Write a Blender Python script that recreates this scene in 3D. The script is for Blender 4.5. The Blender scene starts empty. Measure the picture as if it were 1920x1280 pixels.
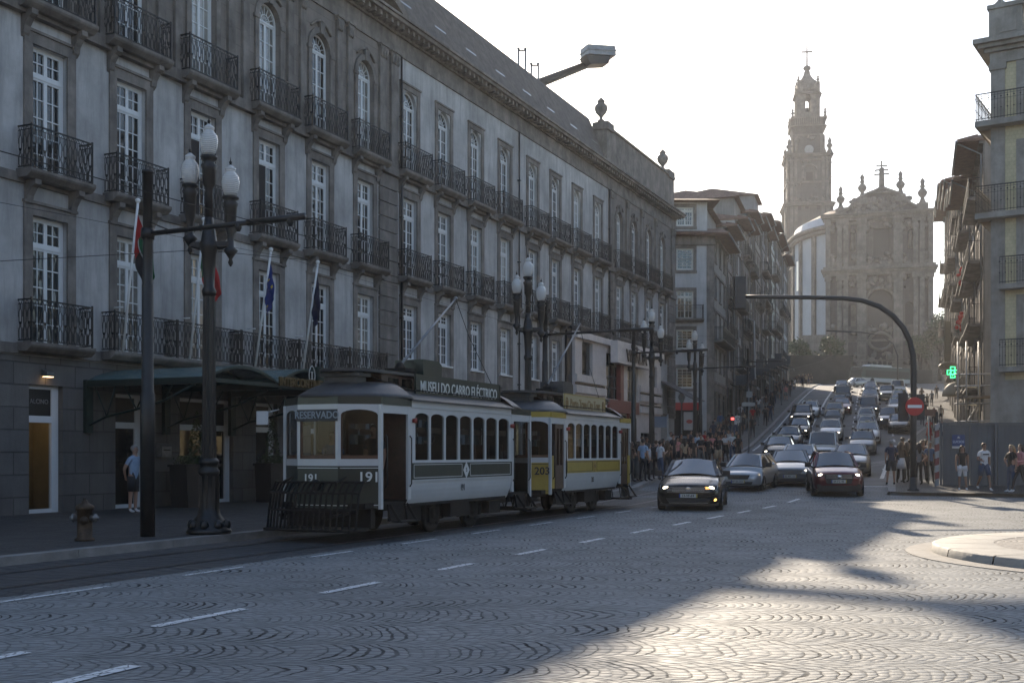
import bpy, math, random
from mathutils import Vector, Matrix
R = math.radians
PI = math.pi
random.seed(11)
scn = bpy.context.scene
COL = scn.collection
FPX, HC, HY = 2133.0, 1.65, 850.0          # focal length in photo pixels, eye height, horizon row

# ------------------------------------------------------------------ terrain profile
PR = [(-3000, 0), (36, 0), (41, .12), (46, .3), (55, .6), (68, 1.1), (75, 1.55), (85, 2.5), (98, 3.9), (115, 5.9),
      (130, 7.7), (150, 9.8), (170, 11.6), (190, 13.2), (205, 14), (230, 14.6), (9000, 14.6)]
def gz(y):
    for (a, za), (b, zb) in zip(PR, PR[1:]):
        if y <= b:
            t = (y - a) / (b - a)
            return za + (zb - za) * t
    return PR[-1][1]
def at(px, Y):                              # x of a photo column at a depth
    return (px - 960.0) / FPX * Y
TH = R(24.25)
ST, CT = math.sin(TH), math.cos(TH)
def fac(s, out, z=0.0):                     # point by distance along the hotel front and out from it
    return Vector((s * ST + (out - 22.7) * CT, s * CT - (out - 22.7) * ST, z))
def s_of(px):
    return 58250.0 / (1921.0 - px) - 10.23

# ------------------------------------------------------------------ node helpers
class NT:
    def __init__(self, m):
        self.t = m.node_tree
        self.n = self.t.nodes
    def new(self, k, **kw):
        nd = self.n.new(k)
        for a, b in kw.items():
            setattr(nd, a, b)
        return nd
    def link(self, a, b):
        self.t.links.new(a, b)
    def math(self, op, a, b=None, c=None, clamp=False):
        nd = self.new('ShaderNodeMath', operation=op)
        nd.use_clamp = clamp
        for i, v in enumerate((a, b, c)):
            if v is None: continue
            if isinstance(v, (int, float)): nd.inputs[i].default_value = v
            else: self.link(v, nd.inputs[i])
        return nd.outputs[0]
    def mix(self, fac, a, b, blend='MIX'):
        nd = self.new('ShaderNodeMix', data_type='RGBA', blend_type=blend)
        for i, v in ((0, fac), (6, a), (7, b)):
            if isinstance(v, (int, float)): nd.inputs[i].default_value = v
            elif isinstance(v, (tuple, list)): nd.inputs[i].default_value = (*v[:3], 1)
            else: self.link(v, nd.inputs[i])
        return nd.outputs[2]
    def noise(self, vec, scale, detail=4, rough=.6):
        nd = self.new('ShaderNodeTexNoise')
        nd.inputs['Scale'].default_value = scale
        nd.inputs['Detail'].default_value = detail
        nd.inputs['Roughness'].default_value = rough
        if vec is not None: self.link(vec, nd.inputs['Vector'])
        return nd.outputs['Fac']
    def ramp(self, v, a, b):
        nd = self.new('ShaderNodeMapRange')
        nd.inputs[1].default_value = a
        nd.inputs[2].default_value = b
        self.link(v, nd.inputs[0])
        return nd.outputs[0]
    def comb(self, x, y, z):
        nd = self.new('ShaderNodeCombineXYZ')
        for i, v in enumerate((x, y, z)):
            if isinstance(v, (int, float)): nd.inputs[i].default_value = v
            else: self.link(v, nd.inputs[i])
        return nd.outputs[0]

MATS = {}
def mat(name, col, rough=.7, metal=0., var=.12, scale=1.5, bump=0., bscale=20., spec=.5, coat=0., emit=None, estr=0., streak=0.):
    if name in MATS: return MATS[name]
    m = bpy.data.materials.new(name)
    m.use_nodes = True
    MATS[name] = m
    t = NT(m)
    b = t.n['Principled BSDF']
    b.inputs['Roughness'].default_value = rough
    b.inputs['Metallic'].default_value = metal
    b.inputs['Specular IOR Level'].default_value = spec
    b.inputs['Coat Weight'].default_value = coat
    b.inputs['Coat Roughness'].default_value = .06
    b.inputs['Base Color'].default_value = (*col, 1)
    tc = t.new('ShaderNodeTexCoord').outputs['Object']
    if var:
        f = t.ramp(t.noise(tc, scale, 6, .65), .3, .7)
        lo = tuple(c * (1 - var * 1.3) for c in col)
        hi = tuple(min(1, c * (1 + var)) for c in col)
        c = t.mix(f, lo, hi)
        if streak:
            sp = t.new('ShaderNodeSeparateXYZ'); t.link(tc, sp.inputs[0])
            v = t.comb(t.math('MULTIPLY', sp.outputs[0], 3.), t.math('MULTIPLY', sp.outputs[1], 3.), t.math('MULTIPLY', sp.outputs[2], .35))
            g = t.ramp(t.noise(v, 1.0, 5, .7), .45, .75)
            c = t.mix(t.math('MULTIPLY', g, streak), c, tuple(q * .45 for q in col))
        t.link(c, b.inputs['Base Color'])
        rr = t.math('MULTIPLY_ADD', t.noise(tc, scale * 3, 3), .25, rough - .12, clamp=True)
        t.link(rr, b.inputs['Roughness'])
    if bump:
        bn = t.new('ShaderNodeBump')
        bn.inputs['Strength'].default_value = bump
        bn.inputs['Distance'].default_value = .02
        t.link(t.noise(tc, bscale, 5, .7), bn.inputs['Height'])
        t.link(bn.outputs[0], b.inputs['Normal'])
    if emit:
        b.inputs['Emission Color'].default_value = (*emit, 1)
        b.inputs['Emission Strength'].default_value = estr
    return m

def ashlar(name, col, bw, bh, mortar=.012, var=.25, bump=.5, rough=.85, axes='xz', streak=.5, joint=.45):
    if name in MATS: return MATS[name]
    m = bpy.data.materials.new(name); m.use_nodes = True; MATS[name] = m
    t = NT(m); b = t.n['Principled BSDF']
    tc = t.new('ShaderNodeTexCoord').outputs['Object']
    sp = t.new('ShaderNodeSeparateXYZ'); t.link(tc, sp.inputs[0])
    ax = dict(x=0, y=1, z=2)
    if axes == 'auto':
        u = t.math('ADD', sp.outputs[0], sp.outputs[1]); v = sp.outputs[2]
    else:
        u = sp.outputs[ax[axes[0]]]; v = sp.outputs[ax[axes[1]]]
    vec = t.comb(u, v, 0.)
    br = t.new('ShaderNodeTexBrick')
    br.inputs['Scale'].default_value = 1
    br.inputs['Brick Width'].default_value = bw
    br.inputs['Row Height'].default_value = bh
    br.inputs['Mortar Size'].default_value = mortar
    br.inputs['Mortar Smooth'].default_value = .3
    br.inputs['Color1'].default_value = (*[c * (1 - var) for c in col], 1)
    br.inputs['Color2'].default_value = (*[min(1, c * (1 + var * .7)) for c in col], 1)
    br.inputs['Mortar'].default_value = (*[c * joint for c in col], 1)
    t.link(vec, br.inputs['Vector'])
    f = t.ramp(t.noise(tc, 1.1, 7, .7), .3, .7)
    c = t.mix(.5, br.outputs['Color'], t.mix(f, tuple(q * .6 for q in col), tuple(min(1, q * 1.25) for q in col)))
    sv = t.comb(t.math('MULTIPLY', sp.outputs[0], 2.5), t.math('MULTIPLY', sp.outputs[1], 2.5), t.math('MULTIPLY', sp.outputs[2], .3))
    g = t.ramp(t.noise(sv, 1.0, 5, .7), .45, .8)
    c = t.mix(t.math('MULTIPLY', g, streak), c, tuple(q * .35 for q in col))
    t.link(c, b.inputs['Base Color'])
    b.inputs['Roughness'].default_value = rough
    bn = t.new('ShaderNodeBump'); bn.inputs['Strength'].default_value = bump; bn.inputs['Distance'].default_value = .03
    h = t.math('ADD', t.math('MULTIPLY', br.outputs['Fac'], -1.), t.math('MULTIPLY', t.noise(tc, 25, 4), .35))
    t.link(h, bn.inputs['Height']); t.link(bn.outputs[0], b.inputs['Normal'])
    return m

# ------------------------------------------------------------------ mesh builder
class MB:
    def __init__(self):
        self.v = []; self.f = []; self.m = []; self.s = []
        self.M = None
    def add(self, vs, fs, mi=0, sm=False):
        o = len(self.v)
        if self.M is not None: vs = [self.M @ Vector(p) for p in vs]
        self.v += [tuple(p) for p in vs]
        for f in fs:
            self.f.append([i + o for i in f]); self.m.append(mi); self.s.append(sm)
        return self
    def box(self, x0, x1, y0, y1, z0, z1, mi=0):
        return self.add([(x0, y0, z0), (x1, y0, z0), (x1, y1, z0), (x0, y1, z0), (x0, y0, z1), (x1, y0, z1), (x1, y1, z1), (x0, y1, z1)],
                        [(0, 3, 2, 1), (4, 5, 6, 7), (0, 1, 5, 4), (1, 2, 6, 5), (2, 3, 7, 6), (3, 0, 4, 7)], mi)
    def beam(self, p, q, w, h, mi=0, up=(0, 0, 1)):
        p, q, up = Vector(p), Vector(q), Vector(up)
        d = (q - p).normalized()
        a = d.cross(up)
        if a.length < 1e-4: a = d.cross(Vector((0, 1, 0)))
        a.normalize(); b = a.cross(d).normalized()
        vs = []
        for c in (p, q):
            for i, j in ((-1, -1), (1, -1), (1, 1), (-1, 1)):
                vs.append(c + a * (w / 2 * i) + b * (h / 2 * j))
        return self.add(vs, [(3, 2, 1, 0), (4, 5, 6, 7), (0, 1, 5, 4), (1, 2, 6, 5), (2, 3, 7, 6), (3, 0, 4, 7)], mi)
    def tube(self, pts, r, n=8, mi=0, sm=True, closed=False):
        pts = [Vector(p) for p in pts]
        rs = r if isinstance(r, (list, tuple)) else [r] * len(pts)
        vs, fs = [], []
        N = len(pts)
        prev = None
        for i, p in enumerate(pts):
            if closed: d = pts[(i + 1) % N] - pts[i - 1]
            else: d = pts[min(i + 1, N - 1)] - pts[max(i - 1, 0)]
            d.normalize()
            if prev is None:
                a = d.cross(Vector((0, 0, 1)))
                if a.length < 1e-3: a = d.cross(Vector((0, 1, 0)))
            else:
                a = prev - d * prev.dot(d)
                if a.length < 1e-4: a = d.cross(Vector((0, 1, 0)))
            a.normalize(); prev = a
            b = d.cross(a)
            for k in range(n):
                t = 2 * PI * k / n + PI / n
                vs.append(p + (a * math.cos(t) + b * math.sin(t)) * rs[i])
        rng = N if closed else N - 1
        for i in range(rng):
            j = (i + 1) % N
            for k in range(n):
                l = (k + 1) % n
                fs.append((i * n + k, i * n + l, j * n + l, j * n + k))
        if not closed:
            fs.append(tuple(range(n - 1, -1, -1))); fs.append(tuple((N - 1) * n + k for k in range(n)))
        return self.add(vs, fs, mi, sm)
    def lathe(self, prof, n=12, c=(0, 0), mi=0, sm=True, sx=1, sy=1, rot=0.):
        vs, fs = [], []
        for r, z in prof:
            for k in range(n):
                t = 2 * PI * k / n + rot
                vs.append((c[0] + r * math.cos(t) * sx, c[1] + r * math.sin(t) * sy, z))
        for i in range(len(prof) - 1):
            for k in range(n):
                l = (k + 1) % n
                fs.append((i * n + k, i * n + l, (i + 1) * n + l, (i + 1) * n + k))
        fs.append(tuple(range(n - 1, -1, -1))); fs.append(tuple((len(prof) - 1) * n + k for k in range(n)))
        return self.add(vs, fs, mi, sm)
    def prism(self, poly, a, b, axis='y', mi=0):   # poly (u,w) swept along an axis; 'y': (x,z), 'x': (y,z), 'z': (x,y)
        def P(u, w, t):
            return {'y': (u, t, w), 'x': (t, u, w), 'z': (u, w, t)}[axis]
        n = len(poly)
        ar = sum(poly[i][0] * poly[(i + 1) % n][1] - poly[(i + 1) % n][0] * poly[i][1] for i in range(n))
        flip = (ar > 0) if axis in 'xz' else (ar < 0)
        vs = [P(u, w, a) for u, w in poly] + [P(u, w, b) for u, w in poly]
        fs = [tuple(range(n)), tuple(range(2 * n - 1, n - 1, -1))]
        for i in range(n):
            j = (i + 1) % n
            fs.append((i, n + i, n + j, j))
        if flip: fs = [tuple(reversed(f)) for f in fs]
        if b < a: fs = [tuple(reversed(f)) for f in fs]
        return self.add(vs, fs, mi)
    def sphere(self, c, r, n=10, m=6, mi=0, sc=(1, 1, 1)):
        prof = []
        vs, fs = [], []
        for i in range(m + 1):
            ph = -PI / 2 + PI * i / m
            for k in range(n):
                t = 2 * PI * k / n
                vs.append((c[0] + r * math.cos(ph) * math.cos(t) * sc[0], c[1] + r * math.cos(ph) * math.sin(t) * sc[1], c[2] + r * math.sin(ph) * sc[2]))
        for i in range(m):
            for k in range(n):
                l = (k + 1) % n
                fs.append((i * n + k, i * n + l, (i + 1) * n + l, (i + 1) * n + k))
        return self.add(vs, fs, mi, True)
    def mesh(self, name, mats):
        me = bpy.data.meshes.new(name)
        me.from_pydata(self.v, [], self.f)
        for m in (mats if isinstance(mats, (list, tuple)) else [mats]):
            me.materials.append(m)
        me.polygons.foreach_set('material_index', self.m)
        me.polygons.foreach_set('use_smooth', self.s)
        me.update()
        return me
    def build(self, name, mats, parent=None, loc=None, rz=0, sharp=None):
        me = self.mesh(name, mats)
        if sharp:
            me.set_sharp_from_angle(angle=R(sharp))
        return put(name, me, parent, loc, rz)

def put(name, me, parent=None, loc=None, rz=0):
    o = bpy.data.objects.new(name, me)
    COL.objects.link(o)
    if parent: o.parent = parent
    if loc is not None: o.location = loc
    if rz: o.rotation_euler.z = rz
    return o
def empty(name, loc=(0, 0, 0), rz=0):
    o = bpy.data.objects.new(name, None)
    o.empty_display_size = .2
    COL.objects.link(o); o.location = loc; o.rotation_euler = (0, 0, rz)
    return o
def tag(o, label, cat, group=None, kind=None):
    if label: o['label'] = label
    if cat: o['category'] = cat
    if group: o['group'] = group
    if kind: o['kind'] = kind
    return o
def struct(o):
    o['kind'] = 'structure'
    return o
KIDS = {}
def copy_tree(o, parent=None):
    c = o.copy(); COL.objects.link(c)
    if parent: c.parent = parent
    for ch in list(o.children):
        copy_tree(ch, c)
    return c
def text_mesh(txt, size, mat_, depth=.008, xs=1., align='CENTER', bold=0., shear=0.):
    cu = bpy.data.curves.new('lettering', 'FONT')
    cu.body = txt; cu.size = size; cu.extrude = depth; cu.align_x = align; cu.align_y = 'CENTER'
    cu.offset = bold; cu.shear = shear; cu.resolution_u = 3
    ob = bpy.data.objects.new('tmp_text', cu)
    COL.objects.link(ob)
    dg = bpy.context.evaluated_depsgraph_get()
    me = bpy.data.meshes.new_from_object(ob.evaluated_get(dg))
    bpy.data.objects.remove(ob)
    me.transform(Matrix.Diagonal((xs, 1, 1, 1)))
    me.transform(Matrix.Rotation(PI / 2, 4, 'X'))      # now in the xz plane, facing -y
    me.materials.clear(); me.materials.append(mat_)
    return me

def wall_open(mb, x0, x1, z0, z1, ops, y=0., reveal=.25, mi=0):
    """front wall in the plane y with rectangular or arched openings; ops = (xa, xb, za, zb, arched)"""
    xs = sorted({x0, x1} | {o[0] for o in ops} | {o[1] for o in ops})
    for a, b in zip(xs, xs[1:]):
        if b - a < 1e-6: continue
        mid = (a + b) / 2
        gaps = sorted([(o[2], o[3]) for o in ops if o[0] < mid < o[1]])
        z = z0
        for g0, g1 in gaps:
            if g0 > z + 1e-6: mb.add([(a, y, z), (b, y, z), (b, y, g0), (a, y, g0)], [(0, 1, 2, 3)], mi)
            z = g1
        if z < z1 - 1e-6: mb.add([(a, y, z), (b, y, z), (b, y, z1), (a, y, z1)], [(0, 1, 2, 3)], mi)
    for xa, xb, za, zb, arch in ops:
        yi = y + reveal
        zs = zb
        if arch:
            r = (xb - xa) / 2; cx = (xa + xb) / 2; zs = zb - r
            n = 12
            pts = [(cx - r * math.cos(PI * i / n), zs + r * math.sin(PI * i / n)) for i in range(n + 1)]
            for i in range(n):
                (ax, az), (bx, bz) = pts[i], pts[i + 1]
                mb.add([(ax, y, az), (bx, y, bz), (bx, y, zb), (ax, y, zb)], [(0, 1, 2, 3)], mi)
                mb.add([(ax, y, az), (bx, y, bz), (bx, yi, bz), (ax, yi, az)], [(0, 3, 2, 1)], mi)
        else:
            mb.add([(xa, y, zb), (xb, y, zb), (xb, yi, zb), (xa, yi, zb)], [(0, 3, 2, 1)], mi)
        mb.add([(xa, y, za), (xa, yi, za), (xa, yi, zs), (xa, y, zs)], [(0, 3, 2, 1)], mi)
        mb.add([(xb, y, za), (xb, yi, za), (xb, yi, zs), (xb, y, zs)], [(0, 1, 2, 3)], mi)
        mb.add([(xa, y, za), (xb, y, za), (xb, yi, za), (xa, yi, za)], [(0, 1, 2, 3)], mi)

# ------------------------------------------------------------------ shared materials
def glassy(name, col=(.015, .018, .02), rough=.04, bump=.06, bs=1.3):
    m = mat(name, col, rough, 0, 0, spec=.8)
    t = NT(m); b = t.n['Principled BSDF']
    tc = t.new('ShaderNodeTexCoord').outputs['Object']
    bn = t.new('ShaderNodeBump'); bn.inputs['Strength'].default_value = bump; bn.inputs['Distance'].default_value = .05
    t.link(t.noise(tc, bs, 2), bn.inputs['Height']); t.link(bn.outputs[0], b.inputs['Normal'])
    return m
def clear_glass(name, tint=(.75, .8, .8)):
    m = bpy.data.materials.new(name); m.use_nodes = True; MATS[name] = m
    t = NT(m)
    for nd in list(t.n): 
        if nd.type == 'BSDF_PRINCIPLED': t.n.remove(nd)
    out = t.n['Material Output']
    fr = t.new('ShaderNodeFresnel'); fr.inputs[0].default_value = 1.5
    tr = t.new('ShaderNodeBsdfTransparent'); tr.inputs[0].default_value = (*tint, 1)
    gl = t.new('ShaderNodeBsdfGlossy'); gl.inputs['Roughness'].default_value = .03
    mx = t.new('ShaderNodeMixShader')
    t.link(t.math('MULTIPLY', fr.outputs[0], .42, clamp=True), mx.inputs[0]); t.link(tr.outputs[0], mx.inputs[1]); t.link(gl.outputs[0], mx.inputs[2])
    t.link(mx.outputs[0], out.inputs['Surface'])
    return m
M_PLASTER = mat('plaster_grey', (.45, .445, .44), .9, var=.3, scale=.45, bump=.35, bscale=60, streak=.8)
M_STONE = ashlar('granite_ashlar', (.215, .19, .17), 1.1, .52, var=.3, axes='xz')
M_STONEB = mat('granite_trim', (.20, .18, .163), .88, var=.42, scale=1.2, bump=.45, bscale=18, streak=.85)
M_RUST = ashlar('granite_blocks', (.135, .13, .125), 1.0, .56, mortar=.02, var=.2, bump=1., axes='xz', joint=.25)
M_FRAME = mat('white_window_paint', (.68, .70, .71), .5, var=.06)
M_GLASS = glassy('window_glass')
M_GLASSD = glassy('dark_shop_glass', (.01, .012, .012), .05, .03)
M_IRON = mat('wrought_iron', (.012, .014, .016), .5, .3, var=.2, scale=4)
M_IRONP = mat('painted_cast_iron', (.014, .016, .018), .38, .2, var=.25, scale=5, bump=.2, bscale=30)
M_ROOF = mat('dark_roof_tiles', (.10, .09, .082), .85, var=.3, scale=2.5, bump=.5, bscale=8)
M_DARK = mat('dark_interior', (.012, .012, .013), .8, var=0)
M_CLEAR = clear_glass('clear_glass')
M_WIRE = mat('black_wire', (.01, .01, .01), .6, var=0)
M_STEEL = mat('grey_steel', (.22, .23, .24), .45, .7, var=.2, scale=4)
M_WHITE = mat('white_paint', (.75, .75, .74), .5, var=.08)
# ================================================================== camera, light, sky
cam = bpy.data.cameras.new('camera'); cam.lens = 40; cam.sensor_width = 36; cam.sensor_fit = 'HORIZONTAL'
cam.shift_y = 210 / 1920.0
cam.clip_start = .1; cam.clip_end = 9000
co = bpy.data.objects.new('camera', cam); COL.objects.link(co)
co.location = (0, 0, HC); co.rotation_euler = (PI / 2, 0, 0)
scn.camera = co
SUN_AZ, SUN_EL = R(0.5), R(23.0)            # to the right of straight ahead
w = bpy.data.worlds.new('World'); scn.world = w; w.use_nodes = True
wn = w.node_tree.nodes
sky = wn.new('ShaderNodeTexSky'); sky.sky_type = 'NISHITA'; sky.sun_disc = False
sky.sun_elevation = SUN_EL; sky.sun_rotation = SUN_AZ
sky.air_density = 1.0; sky.dust_density = .7; sky.ozone_density = 1.1; sky.altitude = 50
w.node_tree.links.new(sky.outputs[0], wn['Background'].inputs[0])
wn['Background'].inputs[1].default_value = .12
sl = bpy.data.lights.new('sun', 'SUN'); sl.energy = 5.0; sl.angle = R(.5); sl.color = (1, .85, .66)
so = bpy.data.objects.new('sun', sl); COL.objects.link(so)
sd = Vector((math.sin(SUN_AZ) * math.cos(SUN_EL), math.cos(SUN_AZ) * math.cos(SUN_EL), math.sin(SUN_EL)))
so.rotation_euler = (-sd).to_track_quat('-Z', 'Y').to_euler()
so.location = (0, 0, 60)
scn.view_settings.view_transform = 'Standard'; scn.view_settings.look = 'None'
scn.view_settings.exposure = 1.08; scn.view_settings.gamma = 1; scn.view_settings.use_curve_mapping = False
cy = scn.cycles
cy.max_bounces = 6; cy.diffuse_bounces = 3; cy.glossy_bounces = 3; cy.transmission_bounces = 4; cy.transparent_max_bounces = 12
cy.volume_bounces = 0; cy.use_denoising = True; cy.sample_clamp_indirect = 6
cy.caustics_reflective = False; cy.caustics_refractive = False
cy.volume_step_rate = 4
cy.use_adaptive_sampling = True; cy.adaptive_threshold = .015

# ================================================================== cobbles
def cobble_mat(name, W=1.0, h=.125, col=(.10, .105, .11), fan=True, stone=.12, rough=.5, bump=1., ang=0., kd=.9):
    m = bpy.data.materials.new(name); m.use_nodes = True; MATS[name] = m
    t = NT(m); b = t.n['Principled BSDF']
    tc = t.new('ShaderNodeTexCoord').outputs['Object']
    mp = t.new('ShaderNodeMapping'); mp.inputs['Rotation'].default_value = (0, 0, ang)
    t.link(tc, mp.inputs['Vector'])
    v0 = mp.outputs[0]
    ds = t.new('ShaderNodeTexNoise'); ds.inputs['Scale'].default_value = .32; ds.inputs['Detail'].default_value = 2
    t.link(v0, ds.inputs['Vector'])
    d2 = t.new('ShaderNodeTexNoise'); d2.inputs['Scale'].default_value = 4.; d2.inputs['Detail'].default_value = 2
    t.link(v0, d2.inputs['Vector'])
    def vm(op, a, b_):
        nd = t.new('ShaderNodeVectorMath', operation=op)
        for i, v in enumerate((a, b_)):
            if isinstance(v, tuple): nd.inputs[i].default_value = v
            else: t.link(v, nd.inputs[i])
        return nd.outputs[0]
    off = vm('MULTIPLY', vm('SUBTRACT', ds.outputs['Color'], (.5, .5, .5)), (1.2, 1.3, 0))
    off2 = vm('MULTIPLY', vm('SUBTRACT', d2.outputs['Color'], (.5, .5, .5)), (.12, .14, 0))
    v = vm('ADD', vm('ADD', v0, off), off2)
    sp = t.new('ShaderNodeSeparateXYZ'); t.link(v, sp.inputs[0])
    x, y = sp.outputs[0], sp.outputs[1]
    u = t.math('DIVIDE', y, W)
    iu = t.math('FLOOR', u)
    fu = t.math('SUBTRACT', t.math('FRACT', u), .5)
    q = t.math('MULTIPLY', t.math('SUBTRACT', .56, t.math('SQRT', t.math('SUBTRACT', .3136, t.math('MULTIPLY', fu, fu)))), (1.15 if fan else 0.) * W)
    # each column of arcs shifted a little against its neighbours
    wn1 = t.new('ShaderNodeTexWhiteNoise', noise_dimensions='1D'); t.link(iu, wn1.inputs['W'])
    vv = t.math('DIVIDE', t.math('ADD', t.math('ADD', x, q), t.math('MULTIPLY', wn1.outputs['Value'], 1.7)), h)
    row = t.math('FLOOR', vv); fv = t.math('FRACT', vv)
    wr = t.new('ShaderNodeTexWhiteNoise', noise_dimensions='2D'); t.link(t.comb(row, iu, 0.), wr.inputs['Vector'])
    ww = t.math('ADD', t.math('DIVIDE', y, stone), t.math('MULTIPLY', wr.outputs['Value'], 5.))
    cell = t.math('FLOOR', ww); fw = t.math('FRACT', ww)
    hs = t.new('ShaderNodeTexWhiteNoise', noise_dimensions='3D'); t.link(t.comb(row, cell, iu), hs.inputs['Vector'])
    ev = t.math('ABSOLUTE', t.math('SUBTRACT', fv, .5)); ew = t.math('ABSOLUTE', t.math('SUBTRACT', fw, .5))
    jit = t.math('MULTIPLY', hs.outputs['Value'], .05)
    wear = t.ramp(t.noise(v0, 1.1, 4, .65), .36, .62)
    jv = t.math('MULTIPLY', t.ramp(t.math('ADD', ev, jit), .34, .43), t.math('MULTIPLY', t.math('MULTIPLY_ADD', wear, .7, .3), t.math('MULTIPLY_ADD', t.ramp(wr.outputs['Value'], .35, .6), .7, .3)))
    jw = t.math('MULTIPLY', t.ramp(t.math('ADD', ew, jit), .42, .5), .6)
    j = t.math('MAXIMUM', jv, jw)                    # 1 in the joints
    patch = t.noise(v0, .23, 5, .6)
    tone = t.ramp(patch, .3, .7)
    base = t.mix(hs.outputs['Value'], tuple(c * .5 for c in col), tuple(c * 1.5 for c in col))
    base = t.mix(.6, base, t.mix(tone, tuple(c * .45 for c in col), tuple(c * 1.4 for c in col)))
    fine = t.noise(v0, 45., 4, .7)
    base = t.mix(.35, base, t.mix(fine, tuple(c * .5 for c in col), tuple(c * 1.6 for c in col)))
    base = t.mix(t.math('MULTIPLY', j, kd), base, (.008, .008, .008))
    t.link(base, b.inputs['Base Color'])
    b.inputs['Specular IOR Level'].default_value = .26
    rr = t.math('ADD', t.math('MULTIPLY', t.noise(v0, 3., 4), .3), rough - .15)
    rr = t.math('ADD', rr, t.math('MULTIPLY', j, .3), clamp=True)
    t.link(rr, b.inputs['Roughness'])
    dome = t.math('SUBTRACT', 1., t.math('ADD', t.math('MULTIPLY', t.math('MULTIPLY', ev, ev), 1.6), t.math('MULTIPLY', t.math('MULTIPLY', ew, ew), 1.6)))
    hgt = t.math('ADD', dome, t.math('MULTIPLY', j, -.35))
    hgt = t.math('ADD', hgt, t.math('MULTIPLY', hs.outputs['Value'], .8))
    hgt = t.math('ADD', hgt, t.math('MULTIPLY', fine, .35))
    bn = t.new('ShaderNodeBump'); bn.inputs['Strength'].default_value = bump; bn.inputs['Distance'].default_value = .018
    t.link(hgt, bn.inputs['Height']); t.link(bn.outputs[0], b.inputs['Normal'])
    return m
M_COB = cobble_mat('fan_laid_cobbles', W=.92, h=.115, col=(.20, .21, .215), rough=.72, bump=.6, kd=1.)
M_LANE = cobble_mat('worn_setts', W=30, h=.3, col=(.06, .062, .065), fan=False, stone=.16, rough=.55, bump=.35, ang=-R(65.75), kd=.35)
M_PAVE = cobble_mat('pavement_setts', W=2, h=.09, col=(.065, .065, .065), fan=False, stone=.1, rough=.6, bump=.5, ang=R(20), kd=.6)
M_ASPH = mat('hill_road_setts', (.10, .105, .115), .78, var=.3, scale=.35, bump=.8, bscale=14, spec=.5)
M_KERB = mat('granite_kerb', (.21, .205, .20), .8, var=.25, scale=2.2, bump=.4, bscale=25)
M_SLAB = mat('pale_granite_slab', (.30, .285, .26), .75, var=.15, scale=2., bump=.3, bscale=30)

# ---- ground: one sheet following the hill
ys = [-3000, -200, -30] + [i * 3. - 3 for i in range(0, 80)] + [250, 300, 500, 1500, 8000]
mb = MB()
for a, b in zip(ys, ys[1:]):
    if a < 36: mi = 0
    else: mi = 0
    mb.add([(-4000, a, gz(a)), (4000, a, gz(a)), (4000, b, gz(b)), (-4000, b, gz(b))], [(0, 1, 2, 3)], mi, True)
struct(mb.build('ground', M_COB))

def kerb_x(y):                               # left kerb line
    P = [(-30, -28.48), (44, 4.85), (50, 6.3), (58, 8.6), (66, 11.4), (74, 14.6), (80, 16.8), (195, 53.0)]
    for (a, xa), (b, xb) in zip(P, P[1:]):
        if y <= b: return xa + (xb - xa) * (y - a) / (b - a)
    return P[-1][1]
def wall_x(y):
    if y < 82: return -24.9 + .4504 * y - .6
    return 15.9 + .309 * (y - 90) - 1
# left pavement and its kerb stones
ysl = [-30, -10, 0, 5, 10] + [12 + i * 2 for i in range(92)]
mb = MB(); kb = MB()
for a, b in zip(ysl, ysl[1:]):
    za, zb = gz(a) + .13, gz(b) + .13
    mb.add([(wall_x(a), a, za), (kerb_x(a) - .3, a, za), (kerb_x(b) - .3, b, zb), (wall_x(b), b, zb)], [(0, 1, 2, 3)])
    ka, kb_ = kerb_x(a), kerb_x(b)
    g = .012
    kb.add([(ka - .3, a + g, za + .004), (ka, a + g, za + .004), (kb_, b - g, zb + .004), (kb_ - .3, b - g, zb + .004),
            (ka + .02, a, za - .2), (kb_ + .02, b, zb - .2)], [(0, 1, 2, 3), (1, 4, 5, 2)])
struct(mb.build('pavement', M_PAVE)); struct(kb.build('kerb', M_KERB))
# right pavement
RP = [(41.5, 13.7), (52, 17.2), (66, 22.), (80, 27.), (98, 35.6), (107, 38.5), (120, 42.8), (195, 66.4)]
def rp_x(y):
    for (a, xa), (b, xb) in zip(RP, RP[1:]):
        if y <= b: return xa + (xb - xa) * (y - a) / (b - a)
    return RP[-1][1]
mb = MB(); kb = MB()
front = lambda x: 41.5 - (x - 13.7) * .30
yr = [41.5 + i * 2 for i in range(77)]
mb.add([(13.7, 41.5, gz(41.5) + .13), (14.3, 41.0, gz(41) + .13), (60, front(60), .13), (80, 41.5, gz(41.5) + .13)], [(0, 1, 2, 3)])
for a, b in zip(yr, yr[1:]):
    za, zb = gz(a) + .13, gz(b) + .13
    mb.add([(rp_x(a) + .3, a, za), (110, a, za), (110, b, zb), (rp_x(b) + .3, b, zb)], [(0, 1, 2, 3)])
    kb.add([(rp_x(a), a, za + .004), (rp_x(a) + .3, a, za + .004), (rp_x(b) + .3, b, zb + .004), (rp_x(b), b, zb + .004),
            (rp_x(a) - .02, a, za - .2), (rp_x(b) - .02, b, zb - .2)], [(0, 1, 2, 3), (4, 0, 3, 5)])
for i in range(30):
    xa, xb = 13.8 + i * 1.5, 13.8 + (i + 1) * 1.5
    ya, yb = front(xa), front(xb)
    za, zb = gz(ya) + .134, gz(yb) + .134
    kb.add([(xa, ya, za), (xb - .01, yb, zb), (xb - .01, yb + .35, zb), (xa, ya + .35, za), (xa, ya - .02, za - .2), (xb - .01, yb - .02, zb - .2)],
           [(0, 1, 2, 3), (4, 5, 1, 0)])
struct(mb.build('pavement', M_PAVE)); struct(kb.build('kerb', M_KERB))

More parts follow.
